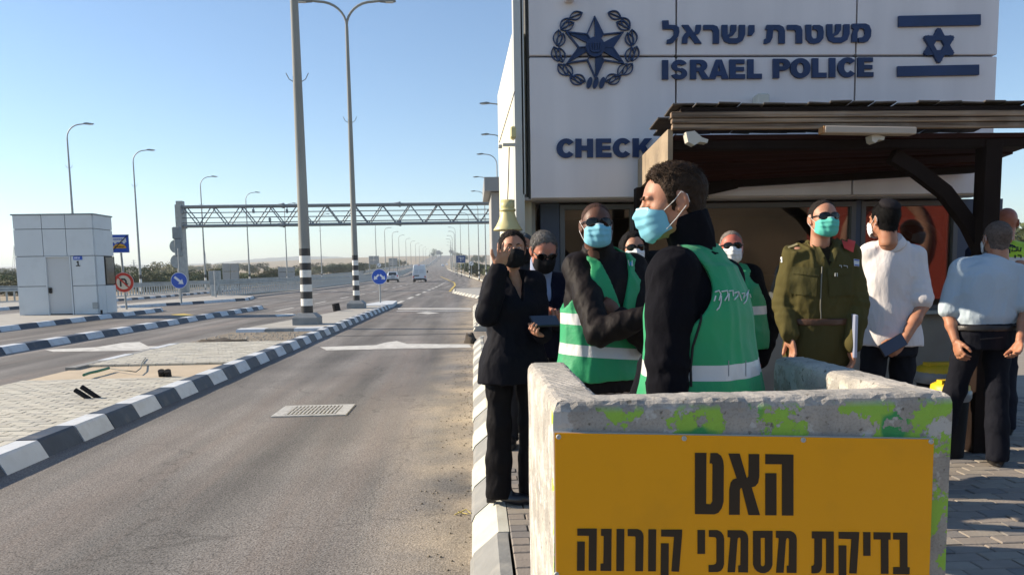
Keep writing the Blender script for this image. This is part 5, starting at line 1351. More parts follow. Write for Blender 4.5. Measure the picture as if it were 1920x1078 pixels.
for pl_ in ([[(100, 120), (405, 120), (398, 775), (278, 775), (282, 230), (100, 228)], [(100, 322), (218, 322), (214, 775), (95, 775)]],
            [[(472, 125), (635, 125), (630, 778), (462, 776), (464, 668), (508, 664), (514, 238), (505, 232), (472, 230)]],
            [[(715, 126), (834, 126), (828, 780), (710, 780)]],
            [[(888, 128), (1045, 128), (1095, 150), (1125, 190), (1134, 240), (1126, 782), (1008, 782), (1012, 262), (1000, 238), (888, 235)]],
            [[(1212, 132), (1332, 132), (1326, 784), (1208, 784)]],
            [[(1412, 136), (1738, 136), (1734, 230), (1688, 790), (1572, 786), (1612, 246), (1412, 240)], [(1408, 350), (1528, 350), (1524, 990), (1402, 990)]]):
    gsign('letter', [z2(p) for p in pl_], m_ink, y=YS - .003)
z3 = Z(1290, 975, 230 / 1920., 103 / 860.)
for pl_ in ([[(142, 142), (258, 142), (258, 512), (142, 512)]],
            [[(320, 144), (455, 144), (510, 172), (545, 222), (556, 280), (554, 670), (538, 730), (505, 775), (455, 796), (315, 796), (316, 688), (395, 686), (428, 670), (438, 640), (438, 285), (428, 262), (405, 250), (320, 248)]],
            [[(612, 146), (840, 148), (890, 170), (922, 215), (932, 270), (928, 802), (780, 800), (780, 698), (812, 690), (818, 290), (808, 262), (788, 255), (770, 268), (764, 300), (726, 798), (612, 798), (655, 280), (650, 256), (612, 250)]],
            [[(1010, 156), (1312, 156), (1310, 680), (1290, 740), (1250, 785), (1200, 810), (1160, 812), (1160, 710), (1182, 704), (1196, 680), (1196, 262), (1160, 262)], [(1010, 156), (1160, 262), (1126, 262), (1128, 680), (1140, 704), (1160, 710), (1160, 812), (1120, 808), (1070, 785), (1030, 740), (1010, 680)]],
            [[(1368, 156), (1595, 158), (1645, 180), (1680, 225), (1690, 280), (1686, 810), (1538, 808), (1538, 704), (1568, 696), (1574, 300), (1562, 270), (1545, 264), (1528, 276), (1520, 310), (1484, 806), (1370, 806), (1412, 290), (1408, 266), (1368, 260)]]):
    gsign('letter', [z3(p) for p in pl_], m_ink, y=YS - .003)
z4 = Z(1500, 975, 230 / 1920., 103 / 860.)
for pl_ in ([[(176, 164), (515, 166), (514, 815), (398, 815), (400, 276), (332, 272), (330, 700), (318, 760), (285, 805), (240, 816), (170, 816), (170, 704), (200, 698), (214, 670), (216, 274), (176, 270)]],
            [[(594, 172), (912, 174), (908, 260), (872, 820), (760, 816), (794, 282), (594, 274)], [(594, 384), (712, 384), (710, 990), (596, 990)]],
            [[(978, 176), (1088, 176), (1088, 542), (980, 542)]],
            [[(1140, 178), (1402, 180), (1402, 290), (1368, 290), (1370, 824), (1256, 824), (1254, 288), (1140, 286)]],
            [[(1446, 184), (1664, 184), (1666, 722), (1700, 724), (1698, 832), (1446, 830), (1448, 722), (1552, 720), (1550, 290), (1446, 288)]]):
    gsign('letter', [z4(p) for p in pl_], m_ink, y=YS - .003)
for a_, b_ in ((1047, 818), (1282, 821), (1505, 824), (1744, 827), (1043, 1075), (1745, 1085)):
    mb = MB(); p = at(a_, b_, YS); mb.lathe([(.0062, 0), (.0058, .003), (.003, .004), (.003, .0025), (.0005, .0025)], 12, Matrix.Translation(p - GO - Vector((0, .003, 0))) @ MX); mb.put('screw', m_trim, G)

# unseen cutting added behind the camera for the station windows to mirror
mb = MB(); vs = []; q = random.Random(9); W_ = 26
for j, (yy_, zz_) in enumerate(((-9, -.1), (-10.5, 1.6), (-12.5, 3.6), (-15, 5.2), (-20, 6.2), (-40, 6.5))):
    for i in range(W_): vs.append((1.5 + i * 1.4, yy_ + q.uniform(-.5, .5), zz_ + q.uniform(-.35, .35) * (j > 0)))
mb.add(vs, [(j * W_ + i, j * W_ + i + 1, (j + 1) * W_ + i + 1, (j + 1) * W_ + i) for j in range(5) for i in range(W_ - 1)], True)
mb.put('mirror_bank', mat('mirror_bank_earth', (.15, .115, .08), .95, var=.75, vs=.35, c2=(.05, .04, .025), world=True, det=8, dirt=.9, ds=.25, dc=(.02, .02, .015)), kind='structure')
g = empty('mirror_red_board', (11.5, -7.5, 0), R(28), label='unseen red board with a pale ring, added to be mirrored in the right window', cat='billboard')  # added out of view so the right window mirrors red
mb = MB(); mb.box((0, 0, 2.2), (4.4, .12, 3.2)); mb.put('board', mat('board_red', (.20, .028, .018), .5), g)
mb = MB(); mb.tube([(-.2 + 1.0 * math.cos(t_ * math.pi / 10), .08, 2.2 + 1.2 * math.sin(t_ * math.pi / 10)) for t_ in range(21)], .16, 6); mb.put('ring', mat('ring_pale', (.22, .12, .09), .7), g)
for s_ in (-1, 1): mb = MB(); mb.box((s_ * 1.8, -.15, 1.0), (.14, .14, 2.0)); mb.put('post', m_frame, g)
# ============================================================ PEOPLE: bodies and clothes grown as smooth blended surfaces
def surface_net(F, lo, h):
    nx, ny, nz = F.shape; S_ = F < 0
    c = S_[:-1, :-1, :-1].astype(np.int8)
    tot = sum(S_[i:nx - 1 + i, j:ny - 1 + j, k:nz - 1 + k].astype(np.int8) for i in (0, 1) for j in (0, 1) for k in (0, 1))
    act = (tot > 0) & (tot < 8)
    idx = np.full(act.shape, -1, np.int64); I = np.argwhere(act); idx[act] = np.arange(len(I))
    acc = np.zeros((len(I), 3)); cnt = np.zeros(len(I))
    ii, jj, kk = I.T
    cor = [(i, j, k) for i in (0, 1) for j in (0, 1) for k in (0, 1)]
    vals = {q: F[ii + q[0], jj + q[1], kk + q[2]] for q in cor}
    for a in range(8):
        for b in range(a + 1, 8):
            ca, cb = cor[a], cor[b]
            if sum(abs(x - y) for x, y in zip(ca, cb)) != 1: continue
            va, vb = vals[ca], vals[cb]; m = (va < 0) != (vb < 0)
            t = np.where(m, va / np.where(m, va - vb, 1), 0)[:, None]
            p = np.array(ca) + t * (np.array(cb) - np.array(ca)); acc[m] += p[m]; cnt[m] += 1
    V = (I + acc / cnt[:, None]) * h + np.array(lo)
    Q = []
    for ax in range(3):
        sl0 = [slice(None)] * 3; sl1 = [slice(None)] * 3; sl0[ax] = slice(0, -1); sl1[ax] = slice(1, None)
        a, b = S_[tuple(sl0)], S_[tuple(sl1)]; E = np.argwhere(a != b)
        o1, o2 = (ax + 1) % 3, (ax + 2) % 3
        ok = (E[:, o1] > 0) & (E[:, o2] > 0) & (E[:, o1] < F.shape[o1] - 1) & (E[:, o2] < F.shape[o2] - 1); E = E[ok]
        d1 = np.zeros(3, int); d1[o1] = 1; d2 = np.zeros(3, int); d2[o2] = 1
        g = lambda P_: idx[P_[:, 0], P_[:, 1], P_[:, 2]]
        q = np.stack([g(E - d1 - d2), g(E - d2), g(E), g(E - d1)], 1)
        fl = ~a[tuple(E.T)]; q[fl] = q[fl][:, ::-1]; Q.append(q)
    Q = np.concatenate(Q); Q = Q[(Q >= 0).all(1)]
    return V, Q
def sm(a, b, k):
    if k <= 0: return np.minimum(a, b)
    h = np.clip(.5 + .5 * (b - a) / k, 0, 1); return b + (a - b) * h - k * h * (1 - h)
def smax(a, b, k): return -sm(-a, -b, k)
def cap_(P, a, b, ra, rb):
    a, b = np.array(a, float), np.array(b, float); ab = b - a; t = np.clip((P - a) @ ab / (ab @ ab + 1e-9), 0, 1)
    return np.linalg.norm(P - a - t[:, None] * ab, axis=1) - (ra + (rb - ra) * t)
def ell_(P, c, r, M=None):
    q = P - np.array(c)
    if M is not None: q = q @ np.array(M)
    r = np.array(r); k0 = np.linalg.norm(q / r, axis=1); k1 = np.linalg.norm(q / r ** 2, axis=1) + 1e-9
    return k0 * (k0 - 1) / k1
def chain_(P, pts, rr, k=.02):
    d = None
    for i in range(len(pts) - 1):
        e = cap_(P, pts[i], pts[i + 1], rr[i], rr[i + 1]); d = e if d is None else sm(d, e, k)
    return d
def loft_(P, rings, caps=True, pw=2.3):
    rg = np.array(sorted(rings)); zz = np.linspace(rg[0, 0], rg[-1, 0], 120)
    tab = [np.interp(zz, rg[:, 0], rg[:, i]) for i in range(1, 5)]
    ker = np.ones(9) / 9; tab = [np.convolve(np.pad(t, 4, 'edge'), ker, 'valid') for t in tab]
    z = P[:, 2]; cx, cy, a, b = [np.interp(z, zz, t) for t in tab]
    d = ((np.abs((P[:, 0] - cx) / a) ** pw + np.abs((P[:, 1] - cy) / b) ** pw) ** (1 / pw) - 1) * np.minimum(a, b)
    if caps: d = np.maximum(d, np.maximum(z - rg[-1, 0], rg[0, 0] - z))
    return d
def noise_(P, s, seed=0):
    r = np.random.RandomState(seed); o = np.zeros(len(P))
    for i in range(5):
        k = r.normal(size=3); k /= np.linalg.norm(k); k2 = r.normal(size=3) * .9; o += np.sin(P @ k * s * (1 + .25 * i) + 1.6 * np.sin(P @ k2 * s * .6 + r.uniform(0, 6)) + r.uniform(0, 6))
    return o / 5
def folds_(P, amp, s, seed=0, stretch=(1, 1, .45)):
    Q = P * np.array(stretch); n = noise_(Q, s, seed); m = noise_(P, s * .35, seed + 9)
    n2 = noise_(Q, s * 2.1, seed + 5)
    return -amp * np.clip(1 - np.abs(n) * 3.2, -.2, 1) * np.clip(.55 + 1.2 * m, .1, 1.4) - amp * .45 * np.clip(1 - np.abs(n2) * 3, -.2, 1) * np.clip(.5 - 1.2 * m, 0, 1.3) + amp * .5 * noise_(P, s * .5, seed + 3)
def grow(fn, lo, hi, h, refine=True):
    lo, hi = np.array(lo, float), np.array(hi, float)
    n = np.maximum(6, np.ceil((hi - lo) / h).astype(int) + 1)
    ax = [lo[i] + h * np.arange(n[i]) for i in range(3)]
    if n.prod() > 60000:                            # coarse pass first, fine samples only near the skin
        s = 4; m = np.ceil(n / s).astype(int) + 1
        cx = [lo[i] + h * s * np.arange(m[i]) for i in range(3)]
        G = np.stack(np.meshgrid(*cx, indexing='ij'), -1).reshape(-1, 3); C_ = fn(G).reshape(m)
        # trilinear upsample
        def up(A, axis, k):
            t = np.arange(k) / s; i = np.minimum(t.astype(int), A.shape[axis] - 2); f = t - i
            sh = [1, 1, 1]; sh[axis] = -1; f = f.reshape(sh)
            return np.take(A, i, axis) * (1 - f) + np.take(A, i + 1, axis) * f
        F = up(up(up(C_, 0, n[0]), 1, n[1]), 2, n[2])
        msk = np.abs(F) < h * s * 1.3
        I = np.argwhere(msk); P = lo + I * h; F[msk] = fn(P)
        return surface_net(F, lo, h)
    G = np.stack(np.meshgrid(*ax, indexing='ij'), -1).reshape(-1, 3)
    return surface_net(fn(G).reshape(n), lo, h)
def smooth_(V, Q, it=2, lam=.5):
    E = np.concatenate([Q[:, [0, 1]], Q[:, [1, 2]], Q[:, [2, 3]], Q[:, [3, 0]]])
    E = np.concatenate([E, E[:, ::-1]]); n = len(V); c = np.bincount(E[:, 0], minlength=n).astype(float)[:, None] + 1e-9
    for _ in range(it):
        A = np.stack([np.bincount(E[:, 0], V[E[:, 1], i], n) for i in range(3)], 1) / c; V = V + (A - V) * lam
    return V
def npmesh(parts, name, mats):
    """parts = [(V, Q, material index)]"""
    off = 0; VV, QQ, MM = [], [], []
    for V, Q, m in parts:
        VV.append(V); QQ.append(Q + off); MM.append(np.full(len(Q), m)); off += len(V)
    V, Q, M = np.concatenate(VV), np.concatenate(QQ), np.concatenate(MM)
    me = bpy.data.meshes.new(name); me.vertices.add(len(V)); me.vertices.foreach_set('co', V.astype(np.float32).ravel())
    me.loops.add(len(Q) * 4); me.loops.foreach_set('vertex_index', Q.ravel().astype(np.int32))
    me.polygons.add(len(Q)); me.polygons.foreach_set('loop_start', np.arange(len(Q), dtype=np.int32) * 4)
    me.polygons.foreach_set('use_smooth', np.ones(len(Q), bool)); me.polygons.foreach_set('material_index', M.astype(np.int32))
    for m in mats: me.materials.append(m)
    me.update(calc_edges=True); me.validate(); return me

# ---- materials
def skin(name, c, red=.35):
    if 'skin_' + name in MATS: return MATS['skin_' + name]
    m = mat('skin_' + name, c, .48, var=.22, vs=28, c2=(c[0] * .92, c[1] * .74, c[2] * .68), bump=.12, bs=220, spec=.35)
    b = m.node_tree.nodes['Principled BSDF']; b.inputs['Subsurface Weight'].default_value = .08; b.inputs['Subsurface Radius'].default_value = (.012, .005, .003); b.inputs['Subsurface Scale'].default_value = .6
    return m
def cloth(name, c, rough=.85, sheen=0, bs=26, bump=.55, var=.12):
    return mat('cloth_' + name, c, rough, var=var, vs=7, bump=.55, bs=24, spec=.12, stretch=(1.3, 1.3, .6))
m_mblue = mat('mask_blue', (.20, .53, .66), .7, var=.08, vs=20); m_mgreen = mat('mask_teal', (.10, .55, .44), .7, var=.08, vs=20); m_mblack = cloth('mask_black', (.012, .012, .014)); m_mwhite = mat('mask_white', (.75, .76, .76), .7)
m_elastic = mat('elastic', (.72, .72, .70), .7)
m_lens = mat('lens_dark', (.004, .004, .005), .06, spec=.35); m_gfr = mat('glasses_frame', (.01, .01, .011), .25)
m_eye = mat('eye_white', (.65, .62, .58), .2); m_iris = mat('iris', (.05, .03, .02), .1)
def hairm(n, c): return mat('hair_' + n, c, .6, var=.5, vs=70, bump=.8, bs=160, spec=.12)

def hand(curl=.5, spread=.12, side=1, thumb=.7, h=.004, sc_=1.0):
    """wrist at the origin, fingers along +z, palm facing -y, thumb towards +x*side; returns mesh arrays"""
    F = []
    for i, (x, L) in enumerate(((.030, .072), (.010, .080), (-.011, .075), (-.030, .058))):
        c = curl[i] if isinstance(curl, (list, tuple)) else curl
        p = np.array([x * side, 0, .088 - abs(x) * .12]); a = 0.; pts = [p]; dirx = spread * x / .03 * side
        for k, f in enumerate((.45, .32, .23)):
            a += c * (.9, 1.1, .8)[k]; d = np.array([dirx * math.cos(a), -math.sin(a), math.cos(a)]); p = p + d * L * f; pts.append(p)
        F.append((pts, [.0098, .0088, .008, .0068]))
    a = thumb; T = [np.array([.028 * side, -.004, .025]), np.array([.05 * side, -.014, .052]), np.array([(.056 + .016 * (1 - a)) * side, -.014 - .02 * a, .080]), np.array([(.052 + .028 * (1 - a)) * side, -.016 - .036 * a, .102])]
    def fn(P):
        q = P
        d = ell_(q, (0, 0, .055), (.043, .0165, .050)); d = sm(d, ell_(q, (.022 * side, -.008, .038), (.022, .017, .032)), .012)
        d = sm(d, ell_(q, (0, .0, .004), (.027, .021, .034)), .015)
        for pts, rr in F:
            d = sm(d, chain_(q, pts, rr, .003), .007)
            d = sm(d, ell_(q, pts[1], (.0103, .0103, .010)), .004)
        d = sm(d, chain_(q, T, [.015, .0125, .0105, .0085], .004), .008)
        return d
    allp = np.array([p for pts, _ in F for p in pts] + T + [[-.05, -.03, -.035], [.05, .03, .1]])
    lo, hi = allp.min(0) - .02, allp.max(0) + .02
    V, Q = grow(fn, lo, hi, h); return smooth_(V, Q, 1, .3) * sc_, Q

def head_fn(female=False, jaw=1.0, nose=1.0, ear=True):
    """face towards +y, centre between the ears near the origin; top z .125, chin z -.115"""
    def fn(P):
        ax = np.abs(P[:, 0]); S2 = np.stack([ax, P[:, 1], P[:, 2]], 1)
        d = ell_(S2, (0, -.014, .032), (.0765, .098, .083))
        d = sm(d, ell_(S2, (0, .035, -.008), (.064, .058, .075)), .035)
        d = sm(d, ell_(S2, (0, .028, -.060), (.053 * jaw, .058, .050)), .03)
        d = sm(d, ell_(S2, (0, .066, -.094), (.024 * jaw, .022, .021)), .022)
        d = sm(d, ell_(S2, (.047 * jaw, .004, -.062), (.015, .026, .026)), .025)
        d = sm(d, ell_(S2, (.043, .056, -.018), (.022, .022, .018)), .02)          # cheekbone
        d = sm(d, ell_(S2, (.028, .084, .022), (.026, .012, .009)), .014)          # brow
        d = smax(d, -ell_(S2, (.032, .104, .002), (.017, .018, .0125)), .014)      # socket
        d = sm(d, ell_(S2, (.031, .0785, .001), (.0145, .0135, .0125)), .004)      # lid over the eyeball
        d = sm(d, cap_(S2, (0, .090, .012), (0, .090 + .026 * nose, -.030), .0078, .0115), .010)
        d = sm(d, ell_(S2, (.0115, .101, -.034), (.008, .011, .008)), .006)
        d = sm(d, ell_(S2, (0, .090, -.060), (.024, .012, .0055)), .006); d = sm(d, ell_(S2, (0, .088, -.069), (.020, .012, .0065)), .006)
        if ear:
            M = Matrix.Rotation(R(-14), 3, 'X') @ Matrix.Rotation(R(22), 3, 'Z')
            e = ell_(S2, (.0800, -.014, -.004), (.0075, .020, .033), M)
            e = smax(e, -ell_(S2, (.0905, -.008, .003), (.008, .0105, .019), M), .005)
            d = sm(d, e, .006); d = sm(d, ell_(S2, (.077, -.003, -.030), (.006, .009, .010)), .006)
        # neck
        d = sm(d, cap_(S2, (0, -.028, -.03), (0, -.045, -.16), .058 if not female else .047, .060 if not female else .05), .03)
        return d
    return fn
HEADS = {}
def head_mesh(h, female, jaw, nose):
    k = (h, female, jaw, nose)
    if k not in HEADS: HEADS[k] = grow(head_fn(female, jaw, nose), (-.105, -.135, -.18), (.105, .14, .14), h)
    return HEADS[k]
def hair_fn(style, th=.010, seed=1, amp=.004, s=90, rec=0):
    hf = head_fn(ear=False)
    def fn(P):
        d0 = hf(P); lim = lambda line: d0 - th * np.clip((z - line) / .035, .12, 1)
        y, z, ax = P[:, 1], P[:, 2], np.abs(P[:, 0])
        jit = .009 * noise_(P, 150, 7) + .008 * noise_(P, 50, 2); z = z + jit
        if style == 'short':      # hairline: forehead, temples, above the ears, nape
            line = np.interp(y, [-.11, -.04, -.01, .004, .020, .030, .05, .066, .09], [-.085, -.07, .015, .0, -.012, .04, .072, .097 + rec, .104 + rec])
            d = smax(lim(line), line - z, .003)
        elif style == 'curly':
            pass
            line = np.interp(y, [-.11, -.04, -.005, .012, .028, .045, .058, .07, .11], [-.088, -.075, .015, -.03, -.018, .045, .072, .088, .094])
            d = smax(lim(line) - .011 * np.clip((z - .065) / .05, 0, 1) * np.clip((y + .05) / .09, 0.15, 1.15), line - z, .003)
        elif style == 'buzz':
            line = np.interp(y, [-.11, -.03, .0, .02, .05, .065, .10], [-.075, -.05, .022, .012, .055, .095, .100]); d = smax(lim(line), line - z, .003)
        elif style == 'kippah_hair':
            line = np.interp(y, [-.11, -.03, .0, .02, .06, .09], [-.088, -.07, .018, -.02, .07, .095]); d = smax(lim(line), line - z, .003)
        elif style == 'tied':
            line = np.interp(y, [-.12, -.02, .01, .03, .06, .09], [-.09, -.05, .0, .012, .074, .100]); d = smax(lim(line), line - z, .003)
            d = sm(d, ell_(P, (0, -.12, .0), (.035, .03, .035)), .02)
        elif style == 'long':
            line = np.interp(y, [-.12, -.02, .02, .045, .06, .09], [-.3, -.3, -.13, -.02, .07, .098]); d = smax(lim(line), line - z, .005)
            d = sm(d, chain_(np.stack([ax, y, z], 1), [(.05, -.03, .02), (.082, -.02, -.06), (.075, -.03, -.16), (.06, -.03, -.24)], [.045, .035, .042, .025]), .03)
        d = d - amp * (1 - 2 * np.abs(noise_(P * np.array((1, 1, .8)), s, seed)))
        return d
    return fn
def strands(V, Q, n, L, r, seed, up=.4, droop=.3, region=None):
    """thin curved strands rooted on a hair surface"""
    rs = random.Random(seed); mb = MB(); C_ = V[Q].mean(1); A = V[Q]; N = np.cross(A[:, 2] - A[:, 0], A[:, 3] - A[:, 1]); N /= np.linalg.norm(N, axis=1)[:, None] + 1e-9
    for _ in range(n):
        i = rs.randrange(len(Q)); p = Vector(C_[i]); nn = Vector(N[i])
        if region and not region(p): continue
        t = Vector((rs.gauss(0, 1), rs.gauss(0, 1) - .3, rs.gauss(0, .6) - droop)); t = (t - nn * t.dot(nn)).normalized(); l = L * rs.uniform(.5, 1.2)
        c = t.cross(nn) * rs.uniform(-.5, .5)
        pts = [p - nn * .002, p + nn * l * up * .6 + t * l * .3, p + nn * l * up + t * l * .65 + c * l * .4, p + nn * l * up * .7 + t * l * .95 + c * l]
        mb.tube(pts, [r, r, r * .8, r * .25], 3, cap=False)
    return mb
def mask_mesh(kind='pleat', w=1.0):
    mb = MB(); nu, nv = 28, 18; vs = []
    for j in range(nv + 1):
        v = j / nv
        for i in range(nu + 1):
            u = i / nu * 2 - 1; au = abs(u)
            # mid line (nose to chin) and side line of the mask
            ym = np.interp(v, [0, .2, .45, .7, .88, 1], [.112, .130, .128, .118, .108, .085]); zm = np.interp(v, [0, .25, .5, .75, .92, 1], [-.004, -.038, -.066, -.096, -.120, -.126])
            ys = np.interp(v, [0, .5, 1], [.048, .040, .030]); zs = np.interp(v, [0, .5, 1], [-.026, -.055, -.088])
            f = 1 - au ** 2.1; xx = (.070 * math.sin(u * math.pi / 2 * .93) / .994) * w
            if v < .3: xx *= 1
            nose = math.exp(-(u / .16) ** 2) * (1 - v) * .010 - .012 * (1 - v) * math.exp(-((au - .38) / .2) ** 2)
            y = ys + (ym - ys) * f ** .72 + nose; z = zs + (zm - zs) * (1 - au ** 1.7)
            if kind == 'pleat': y += .0062 * ((v * 3.6) % 1 - .5) * (1 - au ** 3) * (0 < v < 1); y += .0016 * math.sin(17 * u + 9 * v)
            vs.append((xx, y, z))
    W = nu + 1; fs = [(j * W + i, (j + 1) * W + i, (j + 1) * W + i + 1, j * W + i + 1) for j in range(nv) for i in range(nu)]
    mb.add(vs, fs, True)
    k = len(vs); inner = [(x * .985, y - .002, z) for x, y, z in vs]; mb.add(inner, [tuple(reversed(f)) for f in fs], True)
    return mb
def glasses_parts(style='sun'):
    fr, le = MB(), []
    for s in (-1, 1):
        lm = MB(); n = 18; ol = []
        for k in range(n):
            a = 2 * math.pi * k / n; rx, rz = (.031, .0235) if style == 'sun' else (.025, .017)
            x = .033 + rx * abs(math.cos(a)) ** .75 * (1 if math.cos(a) > 0 else -1); z = .002 + rz * abs(math.sin(a)) ** .8 * (1 if math.sin(a) > 0 else -1)
            if style == 'sun' and z < 0 and x > .04: z *= .85
            ol.append((x * s, .108 - 7.5 * (x - .01) ** 2 , z))
        lm.add(ol + [(s * .033, .109, .002)], [((k if s > 0 else (k + 1) % n), ((k + 1) % n if s > 0 else k), n) for k in range(n)], True)
        le.append(lm); fr.tube(ol + ol[:2], .0021, 5, cap=False)
        fr.tube([(s * .061, .092, .008), (s * .074, .07, .008), (s * .080, .02, .006), (s * .081, -.008, .002)], [.0035, .0035, .0028, .002], 6)
    fr.tube([(-.008, .110, .009), (0, .113, .011), (.008, .110, .009)], .0022, 6)
    return fr, le

def build_person(label, O, yaw, H=1.75, female=False, bulk=1.0, skinm=None, joints=None, head=None, hair=None, mask=None, glasses=None, top=None, vest=None, legs=None, shoes=True, hands=(), group=None, cat='person', lean=(0, 0), fine=False, extra=None):
    """O = feet centre in the place; local frame: x to the person's right when facing +y"""
    s = H / 1.75; g = empty('person', O, yaw, label=label, cat=cat, group=group)
    Mw = Matrix.Translation(O) @ Matrix.Rotation(yaw, 4, 'Z'); Mi = Mw.inverted()
    J = dict(hipL=(-.095, 0, .92), hipR=(.095, 0, .92), kneeL=(-.10, .015, .50), kneeR=(.10, .015, .50), ankL=(-.105, -.01, .09), ankR=(.105, -.01, .09),
             shL=(-.165 * bulk, -.01, 1.425), shR=(.165 * bulk, -.01, 1.425), elL=(-.225 * bulk, -.02, 1.13), elR=(.225 * bulk, -.02, 1.13), wrL=(-.23, .04, .88), wrR=(.23, .04, .88), head=(0, .035, 1.625))
    J = {k: np.array(v) * s for k, v in J.items()}
    for k, v in (joints or {}).items():
        J[k] = np.array(Mi @ v) if isinstance(v, Vector) else np.array(v) * s
    top = top or {}; lx, ly = lean
    fat = top.get('fat', .93); belly = top.get('belly', 0.0)
    zh = top.get('hem', .80)
    base = [(.78, 0, 0, .172, .125), (.90, 0, 0, .180, .132), (1.02, 0, .0, .168, .122), (1.15, 0, 0, .172, .120), (1.28, 0, .0, .186, .128), (1.38, 0, -.005, .180, .120), (1.44, 0, -.012, .135, .092), (1.485, 0, -.018, .075, .068), (1.53, 0, -.012, .058, .058)]
    if female: base = [(.78, 0, 0, .178, .125), (.90, 0, 0, .180, .128), (1.04, 0, 0, .145, .105), (1.16, 0, .0, .148, .108), (1.27, 0, .015, .160, .128), (1.36, 0, 0, .158, .110), (1.42, 0, -.01, .118, .080), (1.47, 0, -.015, .06, .058), (1.53, 0, -.008, .05, .05)]
    shc = (J['shL'] + J['shR']) / 2; hc = (J['hipL'] + J['hipR']) / 2
    def rings(off, z0=None, z1=None, wide=1.0):
        out = []
        for z, cx, cy, a, b in base:
            t = np.clip((z - .92) / .5, 0, 1.15); sx = hc[0] * (1 - t) + shc[0] * t; sy = hc[1] * (1 - t) + (shc[1] + .01) * t
            bl = belly * math.exp(-((z - 1.05) / .12) ** 2)
            dzz = (shc[2] - 1.425 * s) * float(np.clip((z - 1.05) / .33, 0, 1))
            out.append((z * s + dzz, sx + cx, sy + (cy + bl * .5) * s, a * s * bulk * fat * wide + off + bl * .3, b * s * fat * wide + off + bl * .5))
        if z0 is not None:
            rg = np.array(sorted(out)); zz = [z0] + [r[0] for r in rg if z0 < r[0] < z1] + [z1]
            out = [(z,) + tuple(np.interp(z, rg[:, 0], rg[:, i]) for i in range(1, 5)) for z in zz]
        return out
    def arms_(P, off, to='wrist', kk=.03, cuff=1.0):
        d = None
        for q in 'LR':
            sh, el, wr = J['sh' + q], J['el' + q], J['wr' + q]
            if to == 'short': end = sh + (el - sh) * .86; pts, rr = [sh, end], [.050 * s + off, .052 * s + off]
            elif to == 'wrist': w2 = wr + (el - wr) * .06; pts, rr = [sh, (sh + el) / 2, el, (el * .55 + w2 * .45), w2], [.060 * s + off, .053 * s + off, .046 * s + off, .042 * s + off, (.031 * s + off) * cuff]
            else: pts, rr = [sh, (sh + el) / 2, el, el * .6 + wr * .4, wr], [.046 * s, .042 * s, .036 * s, .036 * s, .026 * s]
            e = chain_(P, pts, rr, .02); d = e if d is None else np.minimum(d, e)
        return d
    hd = head or {}
    Hm = Matrix.Translation(Vector(J['head'])) @ Matrix.Rotation(R(hd.get('yaw', 0)), 4, 'Z') @ Matrix.Rotation(R(hd.get('roll', 0)), 4, 'Y') @ Matrix.Rotation(R(hd.get('pitch', 0)), 4, 'X') @ Matrix.Scale(hd.get('scale', .96 * (H / 1.75) ** .5), 4)
    HmN = np.array(Hm)
    def tohead(V): return V @ HmN[:3, :3].T + HmN[:3, 3]
    # ---- body: head, trunk, limbs, hands as one mesh
    hh = .0042 if fine else .0065
    Vh, Qh = head_mesh(hh, female, hd.get('jaw', 1.0), hd.get('nose', 1.0)); parts = [(tohead(Vh), Qh, 0)]
    nb = tohead(np.array([[0, -.045, -.15]]))[0]
    def bodyf(P):
        d = loft_(P, [r for r in rings(-.024) if r[0] > .86 * s]); d = sm(d, arms_(P, 0, 'skin'), .006)
        d = sm(d, cap_(P, nb, np.array(shc) + np.array((0, 0, .0)), .052 * s, .052 * s), .02)
        for q in 'LR': d = sm(d, chain_(P, [J['hip' + q], J['knee' + q], J['ank' + q]], [.068 * s, .044 * s, .034 * s]), .03)
        return d
    pts = np.array(list(J.values())); lo, hi = pts.min(0) - .2, pts.max(0) + .12; lo[2] = .02
    V, Q = grow(bodyf, lo, (hi[0], hi[1], J['head'][2] - .02), .011); parts.append((V, Q, 0))
    for hnd in hands:
        q = hnd['side']; Vn, Qn = hand(hnd.get('curl', .5), hnd.get('spread', .12), hnd.get('thumbside', 1), hnd.get('thumb', .7), .0038 if fine or hnd.get('fine') else .0045, .98 * s * (0.9 if female else 1))
        wr, el = Vector(J['wr' + q]), Vector(J['el' + q]); d = Vector(hnd['dir']) if 'dir' in hnd else (wr - el)
        d.normalize(); pn = Vector(hnd.get('palm', (0, 1, 0))); pn = (pn - d * pn.dot(d)).normalized(); x = (-pn).cross(d) * 1.0
        Mh = np.array(Matrix((x, -pn, d)).transposed()); parts.append((Vn @ Mh.T + np.array(wr), Qn, 0))
    me = npmesh(parts, 'body', [skinm]); place('body', me, g)
    loc = {}
